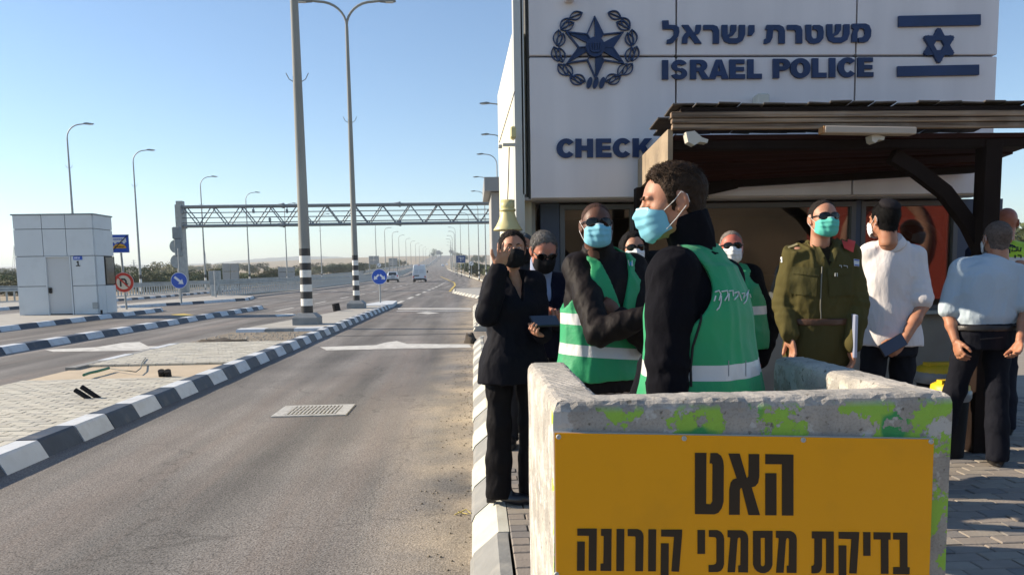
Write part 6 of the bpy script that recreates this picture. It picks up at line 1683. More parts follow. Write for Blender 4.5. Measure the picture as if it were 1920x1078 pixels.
    # ---- clothes
    if top:
        off = top.get('off', .014); fa = top.get('fold', .006); seed = top.get('seed', 1)
        def topf(P):
            rg = rings(off, zh * s, shc[2] + .075 * s, 1.0)
            if top.get('flare'): rg = [(z, cx, cy, a + top['flare'] * max(0, 1.0 - (z / s - zh) / .3), b + top['flare'] * max(0, 1.0 - (z / s - zh) / .3)) for z, cx, cy, a, b in rg]
            if top.get('pinch'): rg = [(z, cx, cy, a - top['pinch'] * max(0, 1 - (z / s - zh) / .05), b - top['pinch'] * max(0, 1 - (z / s - zh) / .05)) for z, cx, cy, a, b in rg]
            d = loft_(P, rg); a = arms_(P, off, top.get('sleeve', 'wrist')); d = sm(d, a, .012)
            if top.get('shoulder', 1):
                for q in 'LR': d = sm(d, cap_(P, J['sh' + q] * 1.0, np.array((shc[0], shc[1] - .01, J['sh' + q][2] + .018 * s)), .048 * s + off, .05 * s + off), .03)
            if top.get('collar'):
                ch = top['collar']; c0 = np.array((shc[0], shc[1] - .005, shc[2] + .015 * s)); c1 = c0 + (tohead(np.array([[0, -.036, -.080]]))[0] - c0) * ch
                d = sm(d, cap_(P, c0, c1, .074 * s, .060 * s + top.get('collar_r', 0)), .02)
                ax_ = (c1 - c0) / (np.linalg.norm(c1 - c0) + 1e-9)
                d = smax(d, -np.maximum(np.linalg.norm(P - c1 - ((P - c1) @ ax_)[:, None] * ax_, axis=1) - .9 * s, -(P - c1) @ ax_ + .006), .004)
            if top.get('vneck'):
                vn = top['vneck']; d = smax(d, -(np.abs(P[:, 0] - shc[0]) * vn[0] + (zh * 0 + vn[1] * s - P[:, 2]) + np.where(P[:, 1] < shc[1] + .02, 9, 0) * 1.0) * -1 if False else -np.maximum(np.abs(P[:, 0] - shc[0]) - np.clip((P[:, 2] - vn[1] * s) * vn[0], -1, .12), shc[1] + .03 - P[:, 1]), .006)
            d = d + folds_(P, fa, top.get('fs', 26) * 1.55, seed)
            for q in 'LR':                            # creases gather at the elbow
                el = J['el' + q]; r = np.linalg.norm(P - el, axis=1); d = d - fa * .45 * np.exp(-(r / .10) ** 2) * np.sin((P @ (J['sh' + q] - J['wr' + q]) / (np.linalg.norm(J['sh' + q] - J['wr' + q]) + 1e-9)) * 120 + 5 * noise_(P, 14, 3))
            return d
        pts = np.array([J[k] for k in ('shL', 'shR', 'elL', 'elR', 'wrL', 'wrR')]); lo = np.minimum(pts.min(0) - .1, (-.26, -.24, zh * s - .03)); hi = np.maximum(pts.max(0) + .1, (.26, .26, 1.6 * s)); lo[2] = min(lo[2], zh * s - .02)
        V, Q = grow(topf, lo, hi, .0068 if fine else .0085); V = smooth_(V, Q, 1, .35)
        o = place(top.get('name', 'jacket'), npmesh([(V, Q, 0)], 'top', [top['m']]), g); loc['top'] = o
        if top.get('fold_collar'):
            mb = MB(); c0 = Vector((shc[0], shc[1] - .005, shc[2] + .015 * s)); c1 = Vector(tohead(np.array([[0, -.036, -.080]]))[0]); ax_ = (c1 - c0).normalized(); c0 = c0 + (c1 - c0) * top['collar'] - ax_ * .018; e1 = Vector((1, 0, 0)); e1 = (e1 - ax_ * e1.dot(ax_)).normalized(); e2 = ax_.cross(e1); n_ = 36; rows_ = []
            for (rr, hh_) in ((.064, -.01), (.062, .022), (.064, .028), (.068, .026), (.082, -.014), (.085, -.022), (.080, -.020)):
                for k in range(n_ + 1):
                    a_ = math.pi / 2 + R(14) + (2 * math.pi - R(28)) * k / n_; fr_ = max(0, math.sin(a_)); rows_.append(c0 + (e1 * math.cos(a_) + e2 * math.sin(a_) * 1.02) * rr * s * 1.02 + ax_ * (hh_ * s - .022 * fr_ * (1 + .8 * (rr > .075))))
            W_ = n_ + 1; mb.add(rows_, [(j * W_ + k, j * W_ + k + 1, (j + 1) * W_ + k + 1, (j + 1) * W_ + k) for j in range(6) for k in range(n_)], True); mb.put('collar', top['m'], g)
    if vest:
        off = vest.get('off', .030)
        zv = vest.get('hem', .88)
        def vf(P):
            rg = rings(off, zv * s, shc[2] + .035 * s, 1.0)
            rg = [(z, cx, cy, a + vest.get('vflare', .05) * max(0, 1.0 - (z / s - zv) / .45), b + vest.get('vflare', .05) * max(0, 1.0 - (z / s - zv) / .45)) for z, cx, cy, a, b in rg]
            d = loft_(P, rg)
            for q in 'LR':
                d = sm(d, cap_(P, J['sh' + q] + (np.array((shc[0], shc[1], J['sh' + q][2])) - J['sh' + q]) * .35, np.array((shc[0], shc[1] - .01, J['sh' + q][2] + .026 * s)), .054 * s + off * .9, .047 * s + off * .95), .03)
            d = d + folds_(P, vest.get('fold', .007), vest.get('fs', 17) * 1.5, vest.get('seed', 4), (1, 1, .35))
            d = np.maximum(d, -(d + .012)) if False else d
            for q in 'LR':                            # armholes
                sh, el = J['sh' + q], J['el' + q]; sgn = -1 if q == 'L' else 1
                e = cap_(P, sh + np.array((sgn * .015, 0, -.055)) * s, sh + np.array((sgn * .30, 0, -.075)) * s, .125 * s, .15 * s)
                e = np.minimum(e, cap_(P, sh + np.array((sgn * .100, 0, .0)) * s, sh + np.array((sgn * .3, 0, .02)) * s, .075 * s, .12 * s))
                d = smax(d, -e, .004)
            # neck opening and open front
            c0 = np.array((shc[0], shc[1] + .01, shc[2] + .05 * s)); d = smax(d, -(ell_(P, c0, (.085 * s, .085 * s, .06 * s))), .004)
            if vest.get('open'): d = smax(d, -np.maximum(np.abs(P[:, 0] - shc[0] - vest.get('ox', 0)) - np.clip((P[:, 2] - vest['open'] * s) * .30, -1, .1), shc[1] + .02 - P[:, 1]), .004)
            return d
        V, Q = grow(vf, (-.36, -.33, zv * s - .03), (.36, .33, 1.56 * s), .0068 if fine else .008); V = smooth_(V, Q, 2, .5)
        o = place('safety_vest', npmesh([(V, Q, 0)], 'vest', [vest['m']]), g); loc['vest'] = o
    if legs:
        lo_, off = legs.get('off', .008), 0; fl = legs.get('flare', 0.012)
        def lf(P):
            d = loft_(P, rings(lo_ * .8, .80 * s, min(legs.get('waist', 1.02), 1.1) * s))
            for q in 'LR':
                hp, kn, an = J['hip' + q], J['knee' + q], J['ank' + q]; an2 = an + np.array((0, 0, -.03 * s))
                d = sm(d, chain_(P, [hp + (0, 0, -.02), hp * .5 + kn * .5, kn, kn * .45 + an * .55, an2], [.098 * s * fat, .080 * s * fat, .062 * s + fl * .3, .056 * s + fl * .6, .050 * s + fl], .03), .02)
            d = np.maximum(d, (J['ankL'][2] - .05 * s) - P[:, 2])
            return d + folds_(P, legs.get('fold', .006), 32, legs.get('seed', 7), (1, 1, .6))
        lp = np.array([J[k] for k in ('hipL', 'hipR', 'kneeL', 'kneeR', 'ankL', 'ankR')]); lo = lp.min(0) - .17; hi = lp.max(0) + .17; lo[2] = .02; hi[2] = legs.get('waist', 1.02) * s + .02
        V, Q = grow(lf, lo, hi, .0095); place('trousers', npmesh([(smooth_(V, Q, 1, .3), Q, 0)], 'legs', [legs['m']]), g)
        if legs.get('belt'):
            rg = rings(.02, .985 * s, 1.025 * s)
            V, Q = grow(lambda P: loft_(P, rings(legs.get('boff', .018), legs.get('bz', .975) * s, (legs.get('bz', .975) + .037) * s)), (-.3, -.3, (legs.get('bz', .975) - .03) * s), (.3, .3, (legs.get('bz', .975) + .06) * s), .008); place('belt', npmesh([(V, Q, 0)], 'belt', [legs['belt']]), g)
    if shoes:
        sm_ = legs.get('shoe') if legs else None; heel = legs.get('heel', 0) if legs else 0
        for q in 'LR':
            an = J['ank' + q]; tz = an[2] - .09 * s
            f = legs.get('foot', {}).get(q, 0) if legs else 0; c, sn = math.cos(R(f)), math.sin(R(f))
            def sf(P):
                L = P - np.array((an[0], an[1], tz)); L = np.stack([L[:, 0] * c + L[:, 1] * sn, -L[:, 0] * sn + L[:, 1] * c, L[:, 2]], 1)
                hz_ = heel
                d = ell_(L, (0, .01, .045 + hz_), (.042, .07, .045)); d = sm(d, ell_(L, (0, .10, .032), (.045, .095, .034)), .03)
                d = sm(d, cap_(L, (0, -.01, .05 + hz_), (0, -.01, .13), .045, .046), .02)
                if heel: d = sm(d, cap_(L, (0, .19, .012), (0, .12, .02), .012, .035), .02); d = np.minimum(d, np.maximum(np.abs(L[:, 0]) - .026, np.maximum(np.abs(L[:, 1] + .045) - .026, np.abs(L[:, 2] - .03) - .03)))
                d = smax(d, -L[:, 2], .004)
                d = np.minimum(d, np.maximum(np.hypot(L[:, 0] / 1.0, (L[:, 1] - .07) / 2.75) - .047, np.abs(L[:, 2] - .009) - .009)) if not heel else d
                return d
            V, Q = grow(sf, (an[0] - .25, an[1] - .22, tz - .01), (an[0] + .25, an[1] + .25, tz + .16), .008); place('shoe', npmesh([(V, Q, 0)], 'shoe', [sm_ or m_shoe]), g)
    # ---- head wear
    def hput(mb, name, m, parent=None):
        mb.v = [tuple(Hm @ Vector(v)) for v in mb.v]; return mb.put(name, m, parent or g)
    if hair:
        V, Q = grow(hair_fn(hair['style'], hair.get('th', .010), hair.get('seed', 1), hair.get('amp', .003), hair.get('s', 90), hair.get('rec', 0)), (-.13, -.16, -.28 if hair['style'] == 'long' else -.12), (.13, .14, .165), .004 if fine else .0055)
        ho = place('hair', npmesh([(tohead(V), Q, 0)], 'hair', [hair['m']]), g)
        if hair.get('n'):
            mb = strands(V, Q, hair['n'], hair.get('L', .02), hair.get('r', .0008), 3, hair.get('up', .35), hair.get('droop', .3), hair.get('region')); o = hput(mb, 'hair_strands', hair['m'], ho); tag(o, kind='stuff')
    # brows and eyes
    if hd.get('eyes', 1):
        for s_ in (-1, 1):
            mb = MB(); mb.tube([(s_ * .014, .0985, .020), (s_ * .028, .0985, .026), (s_ * .048, .082, .022)], [.0035, .0038, .0016], 6); hput(mb, 'eyebrow', hair['m'] if hair else m_gfr)
            if not glasses or glasses == 'clear':
                if hd.get('closed'):
                    mb = MB(); mb.tube([(s_ * .018, .0915, -.004), (s_ * .031, .0935, -.0075), (s_ * .044, .087, -.005)], [.0008, .0013, .0008], 5); hput(mb, 'eyelash', m_gfr)
                else:
                    mb = MB(); mb.ell((s_ * .031, .0815, .001), (.0125, .0125, .0065), 14, 10); e_ = hput(mb, 'eyeball', m_eye); mb = MB(); mb.ell((s_ * .031, .0905, .001), (.005, .004, .0052), 12, 8); hput(mb, 'iris', m_iris, e_)
    if mask:
        kind, mm = mask; mb = mask_mesh(kind); mo = hput(mb, 'face_mask', mm)
        lp_ = MB()
        for s_ in (-1, 1):
            lp_ = MB(); lp_.tube([(s_ * .0700, .046, -.027), (s_ * .079, .012, -.002), (s_ * .0865, -.012, .022), (s_ * .086, -.030, .010), (s_ * .086, -.034, -.012), (s_ * .0865, -.014, -.032), (s_ * .079, .012, -.058), (s_ * .0700, .046, -.087)], .0015, 5)
            hput(lp_, 'ear_loop', m_elastic if kind == 'pleat' else mm, mo)
        if kind == 'pleat':
            st_ = MB(); vs = mask_mesh(kind).v[:29]; st_.tube([(x * 1.0, y + .0012, z - .004) for x, y, z in vs[5:24]], .0022, 5); hput(st_, 'nose_wire', m_mwhite if mm is not m_mwhite else mm, mo)
    if glasses:
        fr, le = glasses_parts('sun' if glasses != 'clear' else 'clear'); fo = hput(fr, 'sunglasses' if glasses == 'sun' else 'glasses', m_gfr)
        for lm in le: hput(lm, 'lens', m_lens if glasses == 'sun' else m_clear, fo)
    return g, dict(J=J, Mw=Mw, Hm=Hm, hput=hput, loc=loc, rings=rings, s=s)
m_shoe = mat('shoe_black', (.012, .011, .011), .35)
m_clear = m_lens
def bvh_of(o):
    me = o.data; M = Matrix.LocRotScale(o.location, o.rotation_euler, o.scale)
    if o.parent: M = Matrix.LocRotScale(o.parent.location, o.parent.rotation_euler, o.parent.scale) @ M
    return BVHTree.FromPolygons([M @ v.co for v in me.vertices], [tuple(p.vertices) for p in me.polygons])
def drape(bvh, px, py, lift=.003, D=None):
    r = ray(px, py).normalized(); h_, n_, i_, d_ = bvh.ray_cast(CAM, r)
    if h_ is None: return None
    return h_ + n_ * lift if n_.dot(r) < 0 else h_ - n_ * lift
def patch(bvh, quad, name, m, parent, lift=.004, n=8, t=.003):
    """quad = 4 photo corners (tl, tr, br, bl); laid over the cloth"""
    mb = MB(); vs = []; Mi = (Matrix.Translation(parent.location) @ Matrix.Rotation(parent.rotation_euler.z, 4, 'Z')).inverted(); last = None
    for j in range(n + 1):
        for i in range(n + 1):
            u, v = i / n, j / n; a = (quad[0][0] * (1 - u) + quad[1][0] * u, quad[0][1] * (1 - u) + quad[1][1] * u); b = (quad[3][0] * (1 - u) + quad[2][0] * u, quad[3][1] * (1 - u) + quad[2][1] * u)
            p = drape(bvh, a[0] * (1 - v) + b[0] * v, a[1] * (1 - v) + b[1] * v, lift)
            vs.append(p)
    W = n + 1; fs = [(j * W + i, j * W + i + 1, (j + 1) * W + i + 1, (j + 1) * W + i) for j in range(n) for i in range(n)]
    fs = [f for f in fs if all(vs[k] is not None for k in f)]
    if not fs: return None
    used = sorted({k for f in fs for k in f}); re_ = {k: i for i, k in enumerate(used)}; vs = [Mi @ vs[k] for k in used]; fs = [tuple(re_[k] for k in f) for f in fs]
    mb.add(vs, [tuple(reversed(f)) for f in fs], True)
    o = mb.put(name, m, parent); return o
def line_on(bvh, pts, r, name, m, parent, lift=.002, closed=False):
    Mi = (Matrix.Translation(parent.location) @ Matrix.Rotation(parent.rotation_euler.z, 4, 'Z')).inverted()
    P = [];
    for (a, b), (c, d) in zip(pts, pts[1:]):
        n = max(1, int(math.hypot(c - a, d - b) / 5))
        for k in range(n): P.append((a + (c - a) * k / n, b + (d - b) * k / n))
    P.append(pts[-1]); Q = [drape(bvh, x, y, lift) for x, y in P]; Q = [Mi @ q for q in Q if q is not None]
    if len(Q) < 2: return None
    mb = MB(); mb.tube(Q, r, 6); return mb.put(name, m, parent)
# ============================================================ THE CAST
GZ = .15
def vest_mat(name, bands, col=(.010, .30, .11)):
    m = bpy.data.materials.new(name); m.use_nodes = True; n, l = m.node_tree.nodes, m.node_tree.links; b = n['Principled BSDF']; b.inputs['Roughness'].default_value = .62; b.inputs['Sheen Weight'].default_value = .1
    tc = n.new('ShaderNodeTexCoord'); sp_ = n.new('ShaderNodeSeparateXYZ'); l.new(tc.outputs['Object'], sp_.inputs[0]); cur = None
    t = n.new('ShaderNodeTexNoise'); t.inputs['Scale'].default_value = 5; l.new(tc.outputs['Object'], t.inputs['Vector'])
    for (axis, c0, w_, tilt) in bands:
        a = n.new('ShaderNodeMath'); a.operation = 'MULTIPLY_ADD'; l.new(sp_.outputs[0], a.inputs[0]); a.inputs[1].default_value = tilt; l.new(sp_.outputs[2] if axis == 'z' else sp_.outputs[0], a.inputs[2])
        s = n.new('ShaderNodeMath'); s.operation = 'SUBTRACT'; l.new(a.outputs[0], s.inputs[0]); s.inputs[1].default_value = c0
        ab = n.new('ShaderNodeMath'); ab.operation = 'ABSOLUTE'; l.new(s.outputs[0], ab.inputs[0])
        lt = n.new('ShaderNodeMath'); lt.operation = 'LESS_THAN'; l.new(ab.outputs[0], lt.inputs[0]); lt.inputs[1].default_value = w_
        if cur is None: cur = lt.outputs[0]
        else:
            mx = n.new('ShaderNodeMath'); mx.operation = 'MAXIMUM'; l.new(cur, mx.inputs[0]); l.new(lt.outputs[0], mx.inputs[1]); cur = mx.outputs[0]
    mk = n.new('ShaderNodeMix'); mk.data_type = 'RGBA'; l.new(t.outputs[0], mk.inputs[0]); mk.inputs[6].default_value = (*[x * .8 for x in col], 1); mk.inputs[7].default_value = (*[x * 1.2 for x in col], 1)
    m2 = n.new('ShaderNodeMix'); m2.data_type = 'RGBA'; l.new(cur, m2.inputs[0]); l.new(mk.outputs[2], m2.inputs[6]); m2.inputs[7].default_value = (.62, .62, .60, 1); l.new(m2.outputs[2], b.inputs['Base Color'])
    mr = n.new('ShaderNodeMapRange'); l.new(cur, mr.inputs[0]); mr.inputs[3].default_value = .62; mr.inputs[4].default_value = .35; l.new(mr.outputs[0], b.inputs['Roughness'])
    # woven mesh and small creases
    tn = n.new('ShaderNodeTexNoise'); tn.inputs['Scale'].default_value = 14; tn.inputs['Detail'].default_value = 6; l.new(tc.outputs['Object'], tn.inputs['Vector'])
    bp = n.new('ShaderNodeBump'); bp.inputs['Strength'].default_value = .35; bp.inputs['Distance'].default_value = .02; l.new(tn.outputs[0], bp.inputs['Height']); l.new(bp.outputs[0], b.inputs['Normal'])
    return m
m_print = mat('print_white', (.68, .70, .68), .6)
def feet(px, D): p = at(px, 500, D); return Vector((p.x, D, GZ))
def yaw_to(dx, dy): return math.atan2(-dx, dy)      # local +y towards (dx, dy)

sk_fair = skin('fair', (.47, .255, .165)); sk_dark = skin('dark', (.13, .062, .038)); sk_tan = skin('tan', (.38, .20, .125)); sk_red = skin('ruddy', (.50, .225, .15)); sk_arm = skin('arm', (.42, .215, .13))

# ---- 1. man in the green vest right behind the barrier, in profile
O = feet(1318, 2.52)
bm1 = cloth('fleece_black', (.006, .006, .009), .95, .6, 260, .5)
g1, d1 = build_person('curly-haired man in profile with blue mask, white lettering on back of his green vest', O, yaw_to(-.82, .57), H=1.745, skinm=sk_fair, fine=True,
    joints=dict(head=at(1262, 378, 2.52), shL=at(1262, 512, 2.40), elL=at(1252, 675, 2.36), wrL=at(1252, 800, 2.33), shR=at(1352, 528, 2.66), elR=at(1250, 640, 2.80), wrR=at(1200, 760, 2.72)),
    head=dict(yaw=math.degrees(yaw_to(-.998, .07) - yaw_to(-.82, .57)), pitch=-8, scale=1.0, closed=1, nose=1.1),
    hair=dict(style='curly', th=.005, amp=.0035, s=110, seed=4, m=hairm('brown', (.048, .030, .019)), n=4200, L=.012, r=.0007, up=.4, region=lambda p: p.z > .07 or random.random() < .15),
    mask=('pleat', m_mblue), top=dict(m=bm1, off=.020, hem=.80, fold=.007, fs=22, seed=3, collar=1.15, collar_r=.014, name='fleece_jacket'),
    vest=dict(m=vest_mat('vest_green_band', [('z', 1.030, .024, .0)]), off=.036, hem=.86, fold=.006, fs=15), legs=dict(m=cloth('jeans_dark', (.03, .035, .05))),
    hands=[dict(side='L', curl=.6, palm=(1, 0, 0)), dict(side='R', curl=.6, palm=(-1, 0, 0))])
vb = bvh_of(d1['loc']['vest'])
def scr(pts): return [(1140 + a * 340 / 764., 270 + b * 480 / 1078.) for a, b in pts]
for st in ([(450, 624), (466, 618), (474, 632), (466, 660)], [(452, 640), (446, 662)], [(478, 622), (500, 618), (504, 636), (490, 660)], [(476, 640), (474, 668), (466, 690), (456, 700)], [(508, 620), (524, 618), (526, 640)], [(508, 630), (506, 660)],
           [(530, 628), (548, 622), (544, 640), (530, 656)], [(548, 622), (560, 660)], [(562, 630), (574, 628), (568, 650)], [(578, 640), (590, 616), (580, 660), (570, 672)], [(594, 632), (604, 660)], [(608, 632), (620, 660)], [(622, 628), (610, 648), (604, 668)]):
    line_on(vb, scr(st), .0023, 'back_lettering', m_print, g1, .002)
# black piping round the armhole and side seam
m_pipe = mat('piping_black', (.006, .006, .006), .7)
line_on(vb, [(1268, 458), (1300, 482), (1320, 528), (1321, 573), (1311, 612), (1299, 650), (1295, 690), (1296, 725)], .0042, 'vest_piping', m_pipe, g1, .001)
line_on(vb, [(1366, 676), (1366, 705)], .0016, 'tape_seam', mat('seam_grey', (.3, .3, .3), .7), g1, .001)
line_on(vb, [(1398, 676), (1398, 705)], .0016, 'tape_seam', MATS['seam_grey'], g1, .001)

# ---- 2. man with crossed arms
O = feet(1128, 3.67)
bm2 = cloth('softshell', (.012, .009, .009), .6, .2, 200, .3)
g2, d2 = build_person('man with shaved head, sunglasses and light blue mask, arms crossed over a green safety vest', O, yaw_to(.30, -.95), H=1.70, bulk=1.10, skinm=sk_dark, fine=True,
    joints=dict(head=at(1118, 422, 3.65), shR=at(1084, 504, 3.69), elR=at(1122, 625, 3.43), wrR=at(1212, 592, 3.35), shL=at(1186, 504, 3.75), elL=at(1216, 640, 3.55), wrL=at(1160, 592, 3.52)),
    head=dict(yaw=math.degrees(yaw_to(-.02, -1) - yaw_to(.30, -.95)), roll=0, pitch=3, scale=.90),
    hair=dict(style='buzz', th=.0012, amp=.0003, s=200, m=hairm('shaved', (.075, .037, .024))),
    mask=('pleat', m_mblue), glasses='sun', top=dict(m=bm2, off=.016, hem=.80, flare=.012, fold=.008, fs=20, seed=12, collar=.9, collar_r=.008, name='jacket'),
    vest=dict(m=vest_mat('vest_green_two', [('z', 1.115, .026, -.06), ('z', .965, .026, -.10)]), off=.032, vflare=.02, hem=.86, fold=.008, fs=14, seed=8, open=1.18),
    legs=dict(m=cloth('chinos_pale', (.42, .40, .44)), waist=.95), hands=[dict(side='R', curl=.9, dir=(-.8, .1, .3), palm=(0, -1, 0)), dict(side='L', curl=1.3, palm=(0, -1, 0))])
vb2 = bvh_of(d2['loc']['vest'])
patch(vb2, [(1178, 488), (1206, 489), (1206, 500), (1180, 499)], 'chest_logo', m_print, g2, .003, 4)
line_on(vb2, [(1182, 492), (1190, 497), (1182, 498)], .004, 'logo_mark', mat('logo_blue', (.02, .3, .6), .5), g2, .004)
line_on(vb2, [(1196, 493), (1203, 494)], .003, 'logo_mark', m_red, g2, .005)

# ---- 3. woman shading her eyes
O = feet(960, 4.42)
bw = cloth('suit_black', (.004, .0045, .009), .75, .25, 300, .3)
g3, d3 = build_person('woman in long black jacket and flared trousers raising her right hand to her forehead', O, yaw_to(.22, -.97), H=1.655, female=True, skinm=sk_fair, fine=True,
    joints=dict(head=at(961, 467, 4.47), shR=at(931, 533, 4.5), elR=at(914, 590, 4.34), wrR=at(936, 503, 4.27), shL=at(999, 532, 4.5), elL=at(1010, 610, 4.46), wrL=at(1018, 628, 4.26),
                hipL=(-.09, 0, .92), hipR=(.09, 0, .92)),
    head=dict(yaw=math.degrees(yaw_to(.06, -1) - yaw_to(.22, -.97)), pitch=2, scale=.90, jaw=.88),
    hair=dict(style='tied', th=.007, amp=.003, s=70, m=hairm('darkbrown', (.022, .014, .011)), n=1200, L=.03, up=.1, droop=1.2),
    mask=('plain', m_mblack), top=dict(m=bw, off=.020, hem=.76, fold=.007, fs=20, seed=5, flare=.035, vneck=(.30, 1.235), name='long_jacket'),
    legs=dict(m=cloth('trousers_black', (.005, .0045, .006), .7), flare=.030, heel=.035, waist=.95, shoe=mat('boot_leather', (.012, .012, .016), .28, coat=.3), foot={'L': 50, 'R': 62}),
    hands=[dict(side='R', curl=[.12, .08, .10, .16], spread=.24, thumbside=1, thumb=.1, dir=(-.24, .20, .95), palm=(0, -1, .1), fine=True), dict(side='L', curl=.7, palm=(-.3, .2, 1), dir=(.8, .5, .2))])

# ---- 4. grey-haired man looking at his phone
O = feet(1022, 4.98)
g4, d4 = build_person('grey-haired man in navy blazer and light blue shirt looking down at his phone', O, yaw_to(.25, -.97), H=1.80, skinm=sk_red,
    joints=dict(head=at(1019, 470, 4.86), shR=at(985, 535, 5.0), elR=at(985, 610, 4.95), wrR=at(1020, 578, 4.66), shL=at(1046, 535, 5.0), elL=at(1056, 600, 4.92), wrL=at(1040, 600, 4.66)),
    head=dict(yaw=-4, pitch=-28, scale=.97), hair=dict(style='short', th=.008, amp=.0012, rec=-.004, s=60, m=hairm('grey', (.24, .23, .22)), n=3000, L=.022, up=.15, r=.001),
    mask=('plain', m_mblack), glasses='sun', top=dict(m=cloth('navy', (.006, .007, .02), .8), off=.022, hem=.78, fold=.006, vneck=(.22, 1.10), name='blazer'),
    legs=dict(m=cloth('navy_trousers', (.014, .016, .035)), belt=mat('belt_black', (.015, .013, .012), .4), waist=1.0),
    hands=[dict(side='R', curl=.8, palm=(0, .6, -1), dir=(-.5, .8, -.2)), dict(side='L', curl=.9, palm=(0, -.5, 1), dir=(.3, .9, .1))])
def shirt(d, g, m, off, seed, z0=.90, collar=.5, rr=(.075, .062)):
    s = d['s']; hc_ = (d['J']['shL'] + d['J']['shR']) / 2; nk = np.array(d['Hm'])[:3, :3] @ np.array((0, -.036, -.095)) + np.array(d['Hm'])[:3, 3]
    V, Q = grow(lambda P: sm(loft_(P, d['rings'](off, z0 * s, hc_[2] + .04 * s)), cap_(P, hc_ + np.array((0, 0, .01)), nk, rr[0] * s, rr[1] * s), .02) + folds_(P, .003, 25, seed), (-.25, -.25, z0 * s - .02), (.25, .25, 1.62 * s), .009)
    return place('shirt', npmesh([(V, Q, 0)], 'shirt', [m]), g)
shirt(d4, g4, cloth('shirt_sky', (.36, .42, .58)), .010, 2)
def phone(p, n_, up, label, c=(.02, .03, .05), sz=(.075, .15), hinge=False):
    n_ = Vector(n_).normalized(); up = Vector(up); up = (up - n_ * up.dot(n_)).normalized(); x = up.cross(n_)
    M = Matrix((x, up, n_)).transposed(); g = empty('phone', p, label=label, cat='phone')
    mb = MB(); mb.box((0, 0, 0), (sz[0], sz[1], .009), rot=M, bev=.003); mb.put('phone_case', mat('phone_case', (.012, .012, .014), .35), g)
    mb = MB(); mb.box(M @ Vector((0, 0, .0055)), (sz[0] * .9, sz[1] * .92, .001), rot=M); mb.put('screen', mat('screen_%.2f' % c[2], c, .08), g); return g
phone(at(1030, 600, 4.60), (.1, -.5, .8), (.9, .5, 0), 'dark phone held by the grey-haired man in the blazer', sz=(.08, .16))
phone(at(1022, 602, 4.24), (.1, -.45, .85), (1, .2, 0), 'black phone in wallet case held in the hand of the woman in black', sz=(.11, .16))

# ---- 5. face of a dark-haired woman between the two men in vests
O = feet(1187, 4.75)
g5, d5 = build_person('woman with long dark hair and sunglasses seen between the two men in green vests', O, yaw_to(-.12, -1), H=1.70, female=True, skinm=sk_fair,
    joints=dict(head=at(1187, 466, 4.70)), head=dict(yaw=8, pitch=0, scale=.85), hair=dict(style='long', th=.011, amp=.003, s=60, m=hairm('black', (.012, .010, .010)), n=700, L=.03, up=.1, droop=1.5),
    mask=('pleat', m_mwhite), glasses='sun', top=dict(m=cloth('coat_black', (.014, .013, .014)), off=.022, hem=.7, fold=.006, name='coat'), legs=dict(m=cloth('trousers_black2', (.014, .014, .016))))

# ---- 6. ruddy man behind the profile man
O = feet(1372, 4.80)
g6, d6 = build_person('ruddy grey-haired man with sunglasses half hidden behind the curly-haired man in profile', O, yaw_to(-.15, -1), H=1.73, skinm=skin('flushed', (.52, .16, .11)), bulk=1.02,
    joints=dict(head=at(1371, 463, 4.75), shR=at(1318, 522, 4.80), shL=at(1404, 520, 4.80), elL=at(1438, 618, 4.77), wrL=at(1424, 678, 4.65)),
    head=dict(yaw=-4, pitch=2, scale=.84), hair=dict(style='short', th=.004, amp=.001, s=120, m=hairm('silver', (.28, .24, .21)), n=900, L=.008),
    mask=('pleat', m_mwhite), glasses='sun', top=dict(m=cloth('jacket_black', (.004, .004, .005), .9), off=.024, hem=.80, fold=.007, seed=21, name='jacket'),
    vest=dict(m=vest_mat('vest_green_mid', [('z', 1.09, .026, 0)]), off=.040, hem=.86), legs=dict(m=cloth('trousers_grey', (.03, .03, .035))), hands=[dict(side='L', curl=.5, palm=(1, 0, 0)), dict(side='R', curl=.5, palm=(-1, 0, 0))])

# ---- 7. officer in olive uniform
O = feet(1536, 4.27)
mo = cloth('olive', (.085, .072, .024), .85, .15, 350, .35); mol = cloth('olive_patch', (.078, .070, .026), .85)
g7, d7 = build_person('army officer in olive uniform with sunglasses and teal mask, one hand in his pocket', O, yaw_to(-.05, -1), H=1.745, bulk=1.12, skinm=sk_fair, fine=True,
    joints=dict(head=at(1543, 410, 4.22), shR=at(1494, 478, 4.28), elR=at(1470, 572, 4.30), wrR=at(1480, 628, 4.20), shL=at(1586, 478, 4.28), elL=at(1606, 572, 4.22), wrL=at(1598, 650, 4.12)),
    head=dict(yaw=2, pitch=4, scale=.875), hair=dict(style='short', th=.004, amp=.0006, rec=.012, s=150, n=1500, L=.006, m=hairm('cropped', (.03, .024, .02))),
    mask=('pleat', m_mgreen), glasses='sun', top=dict(m=mo, fat=.86, pinch=.010, off=.017, hem=1.055, fold=.008, fs=20, seed=31, collar=.45, fold_collar=1, vneck=(.42, 1.36), name='uniform_jacket'),
    legs=dict(m=cloth('olive_trousers', (.072, .061, .021), .85), off=.020, belt=mat('belt_brown', (.07, .032, .015), .5), boff=.024, bz=1.03, waist=1.06, fold=.006),
    hands=[dict(side='L', curl=.55, palm=(1, -.3, 0), dir=(-.1, -.05, -1)), dict(side='R', curl=.3, palm=(1, 0, 0), dir=(-.25, .1, -1))])
ub = bvh_of(d7['loc']['top'])
shirt(d7, g7, cloth('undershirt', (.028, .022, .012)), .004, 5, 1.1, rr=(.060, .050))
patch(ub, [(1482, 508), (1533, 512), (1530, 556), (1480, 550)], 'chest_pocket', mol, g7, .006, 8); patch(ub, [(1484, 500), (1536, 504), (1534, 518), (1484, 514)], 'pocket_flap', mol, g7, .011, 6)
